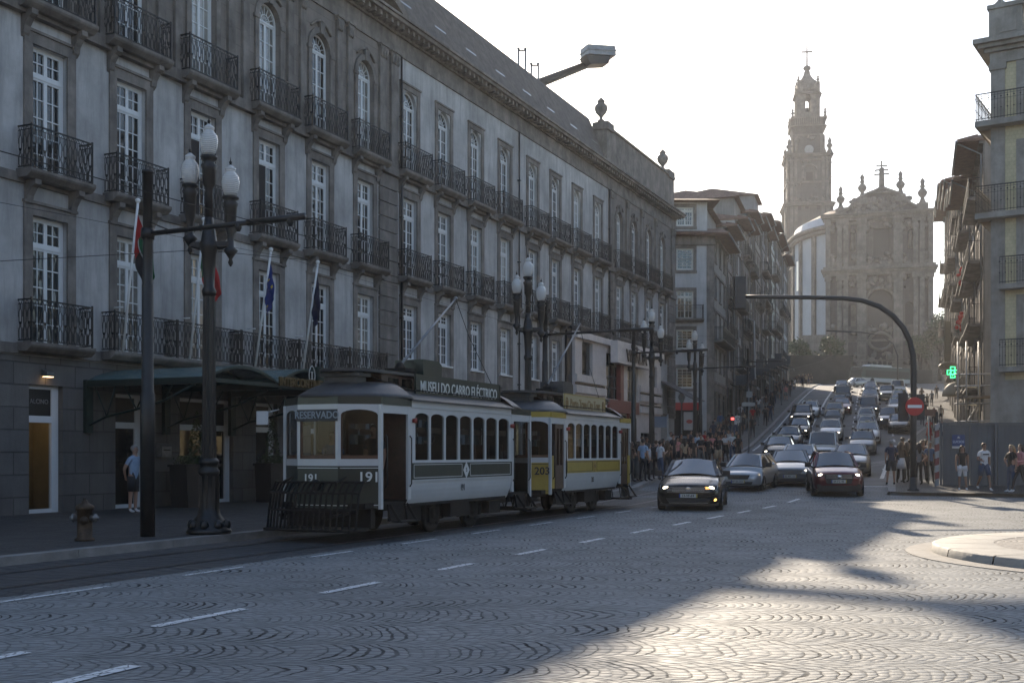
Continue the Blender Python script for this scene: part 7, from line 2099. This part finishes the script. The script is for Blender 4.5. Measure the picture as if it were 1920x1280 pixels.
# ================================================================== people
# skeleton: joint name -> (position, radius); height 1.74
def proto(pose):
    """one continuous skinned body; returns mesh plus a label per face"""
    H = {}
    sh, hp = pose.get('shoulder', .185), .085
    lean = pose.get('lean', 0.)
    J = {'pelvis': ((0, 0, .93), .125), 'waist': ((0, lean * .3, 1.08), .115), 'chest': ((0, lean * .7, 1.27), .135), 'collar': ((0, lean, 1.41), .085), 'neck': ((0, lean - .005, 1.49), .052),
         'chin': ((0, lean - .025, 1.545), .062), 'head': ((0, lean - .015, 1.63), .085), 'crown': ((0, lean, 1.70), .062)}
    E = [('pelvis', 'waist', 't'), ('waist', 'chest', 't'), ('chest', 'collar', 't'), ('collar', 'neck', 's'), ('neck', 'chin', 's'), ('chin', 'head', 's'), ('head', 'crown', 's')]
    for i, sd in enumerate((-1, 1)):
        n = 'lr'[i]
        el, wr = pose['arm'][i]; kn, an = pose['leg'][i]
        J['sh' + n] = ((sd * sh, lean, 1.39), .066); J['el' + n] = ((sd * el[0], el[1], el[2]), .043); J['wr' + n] = ((sd * wr[0], wr[1], wr[2]), .029)
        d = (Vector(J['wr' + n][0]) - Vector(J['el' + n][0])).normalized()
        hd = pose.get('hand', (None, None))[i]; hv = Vector(hd) if hd else d
        pm = Vector(J['wr' + n][0]) + hv * .06; J['pm' + n] = (tuple(pm), .034)
        E += [('collar', 'sh' + n, 't'), ('sh' + n, 'el' + n, 'u'), ('el' + n, 'wr' + n, 'f'), ('wr' + n, 'pm' + n, 's')]
        J['hp' + n] = ((sd * hp, .0, .88), .098); J['kn' + n] = ((sd * kn[0], kn[1], kn[2]), .058); J['an' + n] = ((sd * an[0], an[1], an[2]), .038)
        J['he' + n] = ((sd * an[0], an[1] - .04, an[2] - .05), .038); J['to' + n] = ((sd * (an[0] + .015), an[1] - .16, an[2] - .062), .030)
        E += [('pelvis', 'hp' + n, 'h'), ('hp' + n, 'kn' + n, 'h'), ('kn' + n, 'an' + n, 'c'), ('an' + n, 'he' + n, 'b'), ('he' + n, 'to' + n, 'b')]
    names = list(J); idx = {n: i for i, n in enumerate(names)}
    me = bpy.data.meshes.new('tmp'); me.from_pydata([J[n][0] for n in names], [(idx[a], idx[b]) for a, b, _ in E], [])
    ob = bpy.data.objects.new('tmp', me); COL.objects.link(ob)
    mod = ob.modifiers.new('s', 'SKIN'); mod.use_smooth_shade = True
    sv = me.skin_vertices[0].data
    for n in names:
        r = J[n][1]; sx_, sy_ = r, r
        if n in ('pelvis', 'waist', 'chest'): sx_, sy_ = r * 1.25 * pose.get('wide', 1), r * .82
        if n == 'head': sx_, sy_ = r * .88, r * 1.08
        sv[idx[n]].radius = (sx_, sy_)
        sv[idx[n]].use_root = (n == 'pelvis')
    sub = ob.modifiers.new('d', 'SUBSURF'); sub.levels = 1; sub.render_levels = 1
    dg = bpy.context.evaluated_depsgraph_get()
    res = bpy.data.meshes.new_from_object(ob.evaluated_get(dg))
    bpy.data.objects.remove(ob)
    # add nose, ears, eyes, mouth and fingers
    mb = MB()
    y = lean
    mb.tube([(0, y - .085, 1.64), (0, y - .112, 1.605), (0, y - .085, 1.595)], [.010, .016, .010], 6)
    for sd in (-1, 1):
        mb.sphere((sd * .076, y - .005, 1.615), .02, 6, 4, sc=(.5, .8, 1.4)); mb.sphere((sd * .030, y - .088, 1.640), .010, 6, 4, mi=4)
    mb.tube([(-.024, y - .082, 1.565), (0, y - .090, 1.566), (.024, y - .082, 1.565)], .006, 5, mi=5)
    for i, sd in enumerate((-1, 1)):
        n = 'lr'[i]; W_ = Vector(J['wr' + n][0]); Pm = Vector(J['pm' + n][0]); d = (Pm - W_).normalized()
        sdv = Vector((0, 1, 0)) if abs(d.y) < .8 else Vector((0, 0, 1)); sdv = (sdv - d * sdv.dot(d)).normalized(); nr = d.cross(sdv)
        for k, (o_, ln) in enumerate(((-.026, .062), (-.009, .072), (.009, .068), (.026, .052))):
            a = Pm + d * .022 + sdv * o_; b = a + d * ln * .5 - nr * sd * .006; c = b + d * ln * .4 - nr * sd * .022
            mb.tube([a, b, c], [.0095, .009, .007], 5)
        a = Pm - d * .02 - sdv * .03; mb.tube([a, a - sdv * .025 + d * .03, a - sdv * .028 + d * .058], [.011, .010, .008], 5)
    # join and label
    seg = [(Vector(J[a][0]), Vector(J[b][0]), t) for a, b, t in E]
    vs = [tuple(v.co) for v in res.vertices]; fs = [list(p.vertices) for p in res.polygons]; lab = []
    for p in res.polygons:
        c = p.center; best = None
        for a, b, t in seg:
            d = b - a; q = max(0, min(1, (c - a).dot(d) / d.length_squared)); dist = (c - (a + d * q)).length
            if best is None or dist < best[0]: best = (dist, t, q)
        t, q = best[1], best[2]
        if t == 'u': lab.append('u' if q < .62 else 'v')
        elif t == 'h': lab.append('h' if q < .9 and c.z > J['knl'][0][2] - .02 else 'k')
        elif t == 'f': lab.append('f')
        else: lab.append(t)
    o = len(vs); vs += mb.v; fs += [[i + o for i in f] for f in mb.f]; lab += [{0: 's', 4: 'e', 5: 'm'}[k] for k in mb.m]
    bpy.data.meshes.remove(res)
    return vs, fs, lab, J
A_DOWN = ((.225, .03, 1.12), (.225, -.05, .88)); A_DOWN2 = ((.22, .05, 1.12), (.205, .0, .87))
A_FWD = ((.25, -.02, 1.13), (.20, -.24, 1.10)); A_PHONE = ((.24, -.02, 1.12), (.10, -.25, 1.22)); A_CROSS = ((.25, -.05, 1.13), (.03, -.20, 1.12)); A_HIP = ((.36, .04, 1.16), (.19, .0, .99)); A_BACK = ((.26, .08, 1.12), (.12, .15, .92)); A_UP = ((.22, -.12, 1.25), (.10, -.16, 1.48))
A_BAG = ((.225, .02, 1.12), (.25, -.02, .88)); A_PANTS = ((.27, .06, 1.13), (.22, -.02, .96))
L_ST = ((.10, .0, .49), (.11, .02, .09)); L_ST2 = ((.12, -.02, .49), (.16, .0, .09)); L_F = ((.10, -.16, .52), (.10, -.26, .10)); L_B = ((.10, .06, .50), (.10, .32, .17))
POSES = [dict(arm=(A_DOWN, A_DOWN2), leg=(L_ST, L_ST2)), dict(arm=(A_PHONE, A_DOWN), leg=(L_ST2, L_ST)), dict(arm=(A_DOWN, A_FWD), leg=(L_F, L_B)), dict(arm=(A_FWD, A_DOWN2), leg=(L_B, L_F)),
         dict(arm=(A_CROSS, A_CROSS), leg=(L_ST, L_ST2), shoulder=.17), dict(arm=(A_HIP, A_BAG), leg=(L_ST2, L_ST), shoulder=.17), dict(arm=(A_BACK, A_BACK), leg=(L_ST, L_ST), lean=-.04, wide=1.2), dict(arm=(A_UP, A_DOWN), leg=(L_ST, L_ST2))]
PR_ = [proto(p) for p in POSES]
SKIN = [mat('skin_light', (.36, .22, .16), .6, var=0), mat('skin_tan', (.25, .14, .095), .6, var=0), mat('skin_brown', (.12, .065, .045), .6, var=0)]
HAIR = {'dark': mat('hair_dark', (.018, .012, .01), .6, var=.3, scale=20), 'brown': mat('hair_brown', (.07, .04, .025), .6, var=.3, scale=20), 'fair': mat('hair_fair', (.28, .19, .10), .6, var=.3, scale=20), 'grey': mat('hair_grey', (.25, .25, .25), .6, var=.3, scale=20)}
CC = {'white': (.62, .62, .63), 'black': (.014, .014, .016), 'grey': (.16, .165, .17), 'navy': (.02, .028, .06), 'blue': (.06, .11, .22), 'light blue': (.28, .38, .52), 'red': (.38, .03, .03), 'pink': (.50, .22, .22), 'green': (.05, .13, .07), 'beige': (.36, .29, .21), 'brown': (.09, .055, .035), 'denim': (.04, .065, .12), 'dark': (.022, .022, .026), 'pale': (.42, .42, .44), 'yellow': (.5, .38, .08), 'teal': (.05, .17, .17)}
def cloth(c): return mat('cloth_' + c.replace(' ', '_'), CC[c], .88, var=.15, scale=8, bump=.3, bscale=30)
PM = {}
EYE = mat('eye_dark', (.01, .008, .007), .3, var=0); LIP = mat('lips', (.22, .08, .07), .5, var=0)
def hair_mesh(style, y):
    mb = MB()
    c = (0, y + .008, 1.655)
    mb.sphere(c, .098, 12, 8, sc=(.92, 1.05, .92)); 
    mb.v = [(a, b, z) if not (b < y - .05 and z < 1.672) else (a * .82, b + .06, z + .012) for a, b, z in mb.v]
    if style == 'long':
        mb.tube([(0, y + .05, 1.66), (0, y + .09, 1.55), (0, y + .10, 1.42), (0, y + .09, 1.30)], [.085, .092, .085, .04], 10)
        for sd in (-1, 1): mb.tube([(sd * .06, y, 1.66), (sd * .088, y + .02, 1.56), (sd * .085, y + .02, 1.42)], [.04, .035, .02], 7)
    if style == 'bun': mb.sphere((0, y + .1, 1.69), .05, 8, 5)
    if style == 'pony': mb.tube([(0, y + .09, 1.68), (0, y + .14, 1.62), (0, y + .12, 1.48)], [.03, .035, .012], 7)
    return mb
HM = {}
def person(px, Y, face, label, top='grey', bottom='dark', short=False, sleeve='short', skin=0, hair='dark', hstyle='short', pose=0, h=1.70, z=None, group=None, skirt=None, bag=None, X=None, shoes='dark', cap=None, crop=False):
    """face: heading in degrees, 0 = towards the camera, 90 = towards the right of the picture, 180 = away"""
    key = (pose, top, bottom, short, sleeve, skin, shoes)
    vs, fs, lab, J = PR_[pose]
    if key not in PM:
        me = bpy.data.meshes.new('person'); me.from_pydata(vs, [], fs)
        for m_ in (SKIN[skin], cloth(top), cloth(bottom), cloth(shoes), EYE, LIP): me.materials.append(m_)
        def mi(l):
            if l == 't': return 1
            if l == 'u': return 1 if sleeve != 'none' else 0
            if l in 'vf': return 1 if sleeve == 'long' else 0
            if l == 'h': return 2
            if l in 'kc': return 0 if short else 2
            if l == 'b': return 3
            return {'e': 4, 'm': 5}.get(l, 0)
        me.polygons.foreach_set('material_index', [mi(l) for l in lab])
        me.polygons.foreach_set('use_smooth', [True] * len(fs)); me.update(); PM[key] = me
    X = at(px, Y) if X is None else X
    z = gz(Y) + .13 if z is None else z
    o = bpy.data.objects.new('person', PM[key]); COL.objects.link(o)
    o.location = (X, Y, z); k = h / 1.74
    o.scale = (k, k, k); o.rotation_euler = (0, 0, R(face))
    tag(o, label, 'person', group)
    ln = POSES[pose].get('lean', 0.)
    hk = (hstyle, ln, hair)
    if hk not in HM: HM[hk] = hair_mesh(hstyle, ln).mesh('hair', HAIR[hair])
    put('hair', HM[hk], o)
    if cap:
        mb = MB(); mb.sphere((0, ln, 1.67), .104, 10, 6, sc=(.95, 1.05, .8)); mb.box(-.06, .06, ln - .18, ln - .06, 1.665, 1.675); mb.build('cap', cloth(cap), o)
    if skirt:
        col_, ln_ = skirt
        mb = MB(); prof = [(.145, 1.06), (.165, .98), (.19, .85), (.19 + ln_ * .12, .95 - ln_), (.17 + ln_ * .12, .95 - ln_ + .004)]
        vs2 = []; fs2 = []; N_ = 18
        for r, zz in prof:
            for q in range(N_):
                a = 2 * PI * q / N_; rr = r * (1 + (.06 * math.sin(a * 6) if zz < .9 else 0)); vs2.append((rr * math.cos(a) * 1.02, rr * math.sin(a) * .8, zz))
        for i in range(len(prof) - 1):
            for q in range(N_): l = (q + 1) % N_; fs2.append((i * N_ + q, i * N_ + l, (i + 1) * N_ + l, (i + 1) * N_ + q))
        mb.add(vs2, fs2, 0, True); mb.build('skirt' if ln_ < .9 else 'dress', cloth(col_), o)
    elif bottom != 'none' and short:
        mb = MB()
        for i, sd in enumerate((-1, 1)):
            kn = J['kn' + 'lr'[i]][0]; hp_ = J['hp' + 'lr'[i]][0]
            a, b = Vector(hp_) + Vector((0, 0, .06)), Vector(kn) + Vector((0, 0, .05 if short != 'mini' else .24))
            mb.tube([a, (a + b) / 2, b], [.105, .098, .092], 10)
        mb.build('shorts', cloth(bottom), o)
    if bag:
        kind, col_ = bag; mb = MB()
        if kind == 'back': mb.prism([(.07, 1.0), (.22, 1.02), (.24, 1.2), (.18, 1.40), (.08, 1.42)], -.14, .14, 'x'); nm = 'backpack'
        elif kind == 'tote':
            wx, wy, wz = J['pmr'][0]; mb.prism([(wx - .02, wz - .52), (wx + .02, wz - .52), (wx + .03, wz - .16), (wx - .03, wz - .16)], wy - .17, wy + .17, 'y'); mb.tube([(wx, wy - .1, wz - .16), (wx, wy, wz), (wx, wy + .1, wz - .16)], .01, 5); nm = 'bag'
        elif kind == 'side':
            mb.prism([(-.28, .95), (-.20, .95), (-.20, 1.15), (-.28, 1.15)], -.08, .16, 'y'); mb.beam((-.2, .02, 1.15), (.12, -.02, 1.43), .015, .02); nm = 'shoulder_bag'
        elif kind == 'bottle':
            wx, wy, wz = J['pmr'][0]; mb.lathe([(.03, wz - .12), (.035, wz - .1), (.035, wz + .03), (.012, wz + .08), (.014, wz + .11)], 8, (wx, wy - .02)); nm = 'bottle'
        mb.build(nm, cloth(col_), o)
    return o
# ---- man on the far left, by the door
person(250, 27.4, 70, 'elderly man in a light blue shirt and dark shorts standing by the palace door', 'light blue', 'dark', True, 'short', 0, 'grey', 'short', 6, 1.74, z=.13, X=fac(24.6, 1.3).x, shoes='white').location = (-9.82, 29.5, .13)
# ---- the group waiting right of the road
GR = 'people waiting by the signal mast'
person(1671, 45.5, 170, 'heavy man in a dark blue shirt and shorts, leftmost by the signal mast', 'navy', 'dark', True, 'short', 1, 'grey', 'short', 0, 1.80, group=GR, bag=('side', 'dark'))
person(1689, 46.6, 150, 'woman with long brown hair holding a white jacket beside the heavy man', 'brown', 'black', False, 'long', 0, 'brown', 'long', 4, 1.68, group=GR, skirt=('white', .35))
person(1699, 47.4, 200, 'person in black just left of the signal mast', 'black', 'black', False, 'long', 0, 'brown', 'long', 0, 1.66, group=GR)
person(1692, 49, 180, 'tall person with a raised phone behind the white jacket woman', 'brown', 'dark', False, 'short', 1, 'dark', 'short', 7, 1.82, group=GR)
person(1722, 45.6, 190, 'woman in grey and black with a pale tote bag, right of the signal mast', 'grey', 'black', False, 'short', 0, 'dark', 'long', 5, 1.66, group=GR, bag=('tote', 'pale'))
person(1730, 47.5, 20, 'person in a brown top seen over the grey top woman', 'brown', 'dark', False, 'short', 1, 'brown', 'long', 4, 1.74, group=GR)
person(1743, 46.2, 5, 'man in a blue shirt with sunglasses standing left of the striped post', 'blue', 'dark', False, 'short', 1, 'grey', 'short', 0, 1.70, group=GR)
person(1737, 52, 60, 'woman with loose hair in white, farther back behind the brown sign', 'pale', 'dark', False, 'none', 0, 'dark', 'long', 1, 1.66, group=GR)
person(1706, 51, 120, 'person in beige farther back, seen past the mast', 'beige', 'dark', False, 'short', 1, 'dark', 'short', 1, 1.70, group=GR)
zf = .13 + gz(41)
person(1804, 42.2, -15, 'woman in a black sleeveless top and white shorts in front of the blue poster', 'black', 'white', 'mini', 'none', 1, 'brown', 'long', 0, 1.66, group='pedestrians in front of the hoarding', shoes='white')
mn = person(1845, 41.8, 5, 'man in a white printed t-shirt and blue shorts carrying a bottle by the hoarding', 'white', 'denim', True, 'short', 1, 'dark', 'short', 3, 1.77, group='pedestrians in front of the hoarding', shoes='white', bag=('bottle', 'white'))
q = MB(); q.box(-.11, .11, -.138, -.120, 1.30, 1.345); q.build('shirt_print', M_BLK_, mn)
person(1896, 41.2, -70, 'woman with long fair brown hair in a black top and jeans near the right edge', 'black', 'denim', False, 'short', 0, 'fair', 'long', 5, 1.72, group='pedestrians in front of the hoarding', shoes='white')
person(1913, 41.0, -80, 'woman in a pink jacket walking at the extreme right edge', 'pink', 'dark', False, 'long', 0, 'brown', 'long', 2, 1.74, group='pedestrians in front of the hoarding', shoes='white')
# ---- crowd at the left kerb behind the trams
GC_ = 'crowd waiting at the crossing left of the cars'
rnd = random.Random(21)
crowd = [ # px, Y, top, bottom, hair style, pose, facing, phrase
 (1178, 50, 'dark', 'dark', 'short', 0, 100, 'right behind the yellow tram'), (1184, 47.6, 'brown', 'dark', 'long', 4, 120, 'in brown at the yellow tram tail'),
 (1190, 54, 'red', 'dark', 'short', 0, 80, 'in a faded red top farther back by the shopfront'), (1197, 48.2, 'grey', 'grey', 'long', 4, 110, 'in a long grey dress'),
 (1206, 47.8, 'light blue', 'dark', 'short', 0, 140, 'in a light blue shirt'), (1217, 48.4, 'pale', 'dark', 'long', 5, 90, 'in a pale top beside the light blue shirt'),
 (1212, 54, 'dark', 'dark', 'short', 0, 60, 'in dark clothes behind the light blue shirt'), (1230, 49.5, 'navy', 'dark', 'short', 1, 150, 'in a navy shirt looking at a phone'), (1238, 48.6, 'white', 'denim', 'short', 1, 120, 'in a white t-shirt left of the black saloon'),
 (1243, 56, 'brown', 'brown', 'long', 4, 90, 'in a rust brown dress'), (1251, 52, 'brown', 'dark', 'long', 0, 170, 'with brown hair behind the black saloon'),
 (1262, 58, 'dark', 'dark', 'short', 0, 40, 'in dark clothes near the lantern post'), (1270, 60, 'pink', 'dark', 'long', 1, 20, 'in pink by the lantern post'),
 (1283, 56, 'beige', 'dark', 'long', 0, 190, 'with a beige top and long fair hair'), (1290, 63, 'dark', 'dark', 'short', 1, 0, 'in dark clothes under the farthest globes'),
 (1299, 55, 'black', 'dark', 'short', 0, 30, 'in black behind the roof of the saloon'), (1307, 62, 'light blue', 'dark', 'short', 0, 10, 'in a pale blue shirt right of the last lamp post'),
 (1314, 58, 'dark', 'grey', 'short', 4, 0, 'in dark clothes crossing behind the saloon'), (1327, 57.5, 'black', 'dark', 'short', 2, 5, 'in a black lettered shirt stepping off the kerb'),
 (1347, 59, 'black', 'beige', 'short', 1, 0, 'in a black top and beige shorts looking down'), (1335, 66, 'pink', 'dark', 'long', 0, 0, 'in pink behind the black shirt'),
 (1342, 67.5, 'dark', 'dark', 'short', 0, -20, 'dark clothed in the middle of the corner group'), (1352, 67, 'pink', 'pale', 'long', 1, 10, 'in a pink top and pale skirt'),
 (1360, 66.2, 'white', 'black', 'long', 4, 0, 'in a white top and black skirt at the corner'), (1373, 66, 'white', 'denim', 'short', 0, 10, 'in a white printed shirt at the corner kerb'),
 (1384, 65.5, 'dark', 'dark', 'long', 5, -10, 'in a dark top and shorts beside the pedestrian signal'), (1381, 69, 'green', 'dark', 'short', 0, 0, 'in green under the pedestrian signal'),
 (1322, 70, 'red', 'dark', 'short', 1, 20, 'in red at the back of the corner group'), (1312, 69, 'white', 'dark', 'long', 0, 0, 'in white at the back near the corner house'),
 (1332, 72, 'dark', 'dark', 'short', 0, 0, 'in dark clothes by the corner house wall'), (1366, 71, 'pale', 'dark', 'short', 0, 0, 'in a pale shirt behind the white printed shirt'),
 (1295, 70, 'navy', 'dark', 'short', 2, 60, 'in navy passing the poster'), (1277, 66, 'brown', 'dark', 'long', 0, 30, 'in brown beneath the red shop sign'),
 (1204, 58, 'beige', 'brown', 'short', 0, 30, 'in beige near the pharmacy door'), (1224, 60, 'dark', 'dark', 'long', 1, 90, 'in dark clothes near the stop board'),
 (1349, 74, 'dark', 'dark', 'short', 0, 0, 'tall and dark on the corner steps'), (1258, 64, 'pale', 'dark', 'short', 0, 10, 'in a pale shirt left of the lantern post')]
for i, (px, Y, tp_, bt, hs2, ps, fc, ph) in enumerate(crowd):
    sk = rnd.choice((0, 0, 1)); hr = rnd.choice(('dark', 'dark', 'brown', 'fair' if 'fair' in ph else 'brown'))
    skt = ('grey', .85) if 'long grey dress' in ph else (('brown', .6) if 'brown dress' in ph else (('black', .42) if 'black skirt' in ph else (('pale', .45) if 'pale skirt' in ph else None)))
    sh_ = 'beige shorts' in ph or 'top and shorts' in ph or 'pink' == tp_
    woman = hs2 == 'long'
    person(px, Y, fc, ('woman ' if woman else 'man ') + ph if not ph.startswith(('right', 'with', 'dark', 'tall')) else ('woman standing ' if woman else 'man standing ') + ph,
           tp_, bt, sh_, rnd.choice(('short', 'short', 'long')) if tp_ not in ('white',) else 'short', sk, hr, hs2, ps, rnd.uniform(1.58, 1.68) if woman else rnd.uniform(1.68, 1.82), group=GC_, skirt=skt, bag=('back', 'dark') if i % 9 == 7 else None)
# ---- people climbing the left pavement
GL_ = 'people on the left hill pavement'
tops = ['dark', 'navy', 'black', 'grey', 'brown', 'dark', 'white', 'dark', 'blue', 'black', 'beige', 'dark', 'red', 'black', 'pale', 'navy', 'dark', 'grey', 'black', 'dark', 'white', 'brown', 'black', 'dark', 'navy', 'grey', 'dark', 'black', 'pink', 'dark']
ordn = ['nearest', 'second', 'third', 'fourth', 'fifth', 'sixth', 'seventh', 'eighth', 'ninth', 'tenth', 'eleventh', 'twelfth', 'thirteenth', 'fourteenth', 'fifteenth', 'sixteenth', 'seventeenth', 'eighteenth', 'nineteenth', 'twentieth', 'twenty-first', 'twenty-second', 'twenty-third', 'twenty-fourth', 'twenty-fifth', 'twenty-sixth', 'twenty-seventh', 'twenty-eighth', 'twenty-ninth', 'farthest']
tops += ['dark', 'black', 'navy', 'dark', 'brown', 'grey', 'dark', 'black', 'white', 'dark', 'navy', 'black', 'dark', 'dark', 'beige', 'black', 'dark', 'brown', 'navy', 'dark', 'black', 'dark']
Yp = 79.
def nth(i): return ordn[i] if i < 29 else ('thirtieth', 'thirty-first', 'thirty-second', 'thirty-third', 'thirty-fourth', 'thirty-fifth', 'thirty-sixth', 'thirty-seventh', 'thirty-eighth', 'thirty-ninth', 'fortieth', 'forty-first', 'forty-second', 'forty-third', 'forty-fourth', 'forty-fifth', 'forty-sixth', 'forty-seventh', 'forty-eighth', 'forty-ninth', 'fiftieth', 'fifty-first', 'farthest')[i - 29]
for i, tp_ in enumerate(tops):
    Yp += 1.1 + i * .042
    lo, hi = (-3.6, -.5)
    xo = rnd.uniform(lo, hi)
    woman = rnd.random() < .5; up = rnd.random() < .45
    person(0, Yp, (180 - 17 if up else -17) + rnd.uniform(-15, 15), '%s in a %s top, %s person counted up the left hill pavement' % ('woman' if woman else 'man', tp_, nth(i)), tp_, rnd.choice(('dark', 'denim', 'black', 'grey')), rnd.random() < .3,
           rnd.choice(('short', 'long')), rnd.choice((0, 1, 1, 2)), rnd.choice(('dark', 'brown')), 'long' if woman else 'short', rnd.choice((2, 3, 2, 3, 0, 1)), rnd.uniform(1.6, 1.68) if woman else rnd.uniform(1.7, 1.82), X=kerb_x(Yp) + xo, group=GL_)
# ---- people on the right hill pavement, seen above the hoarding
GH = 'people on the right hill pavement'
hill_r = [(1742, 84, 'red', 'red', 'long', 3, 'in a red dress'), (1757, 80, 'dark', 'denim', 'long', 2, 'in a dark top with fair hair'), (1766, 82, 'pale', 'dark', 'short', 2, 'in a pale shirt'), (1777, 78, 'navy', 'denim', 'short', 3, 'in a navy top and jeans'),
          (1751, 96, 'brown', 'dark', 'long', 2, 'in brown half way up'), (1735, 104, 'dark', 'dark', 'short', 2, 'in dark clothes half way up'), (1729, 98, 'white', 'dark', 'short', 3, 'in white half way up'), (1764, 100, 'beige', 'dark', 'short', 2, 'in beige half way up'),
          (1738, 116, 'dark', 'dark', 'short', 3, 'in dark clothes high up'), (1747, 120, 'grey', 'dark', 'short', 2, 'in grey high up'), (1728, 124, 'brown', 'dark', 'long', 2, 'in brown high up'), (1716, 132, 'dark', 'dark', 'short', 3, 'in dark clothes near the top'), (1756, 130, 'black', 'dark', 'short', 2, 'in black near the top')]
for i, (px, Y, tp_, bt, hs2, ps, ph) in enumerate(hill_r):
    person(px, Y, 180 - 17 if i % 2 else -17, ('woman ' if hs2 == 'long' else 'man ') + ph + ' on the right hill pavement', tp_, bt, False, 'short', rnd.choice((0, 1)), 'fair' if 'fair' in ph else 'brown', hs2, ps, rnd.uniform(1.6, 1.78), group=GH, skirt=('red', .5) if tp_ == 'red' else None)
person(1477 + 0, 97.5, 163, 'man with a backpack walking up the left kerb edge', 'dark', 'dark', False, 'short', 1, 'dark', 'short', 2, 1.76, X=kerb_x(97.5) - .6, group=GL_, bag=('back', 'black'))
# ---- driver and passengers inside the trams
def seated(T_, x, y, label, top, pose, sc_=1.0, face=90, zb=.05):
    o = person(0, 0, 0, label, top, 'dark', False, 'short', 1, 'dark', 'short', pose, 1.68 * sc_, X=0, z=0, group='people inside the trams')
    p = T_.matrix_basis @ Vector((x, y, zb)); o.location = p; o.rotation_euler.z = T_.rotation_euler.z - PI / 2 + R(face - 90); return o
bpy.context.view_layer.update()
seated(T1, .75, .15, 'tram driver in a blue shirt behind the green tram windscreen', 'blue', 1, zb=.42)
seated(T1, 1.3, -.45, 'man in black standing in the doorway of the green tram', 'black', 0, zb=.55)
seated(T1, 4.1, -.2, 'passenger in dark clothes seen through the middle window of the green tram', 'dark', 7, .95, 0, .45)
seated(T2, 4.6, -.3, 'passenger in blue seen through the yellow tram side windows', 'blue', 0, .95, 20, .45)
# ================================================================== fronts of the square beside and behind the viewer (seen in the panes and car bodies)
def frontage(P, ang, n, wall, h):
    for i in range(n):
        o = house('x', (P[0] + math.cos(ang) * 22 * i, P[1] + math.sin(ang) * 22 * i), ang, 21.9, 12, 0, h + (i % 2) * 2.2, 4, 7, wall[i % len(wall)], bal=(0, 2), over=.8, wt=(1.2, 2.0), roofh=2.5, group=None)
        o.name = 'square_frontage'; o['kind'] = 'structure'
        for k in ('label', 'category', 'group'):
            if k in o: del o[k]
_w = [hmat((.26, .23, .19)), hmat((.20, .19, .18)), hmat((.28, .26, .23))]
_p = fac(34, 22.7 + 36); frontage((_p.x, _p.y), R(65.75 + 180), 4, _w, 17)
frontage((28, -34), R(180), 4, _w, 17)
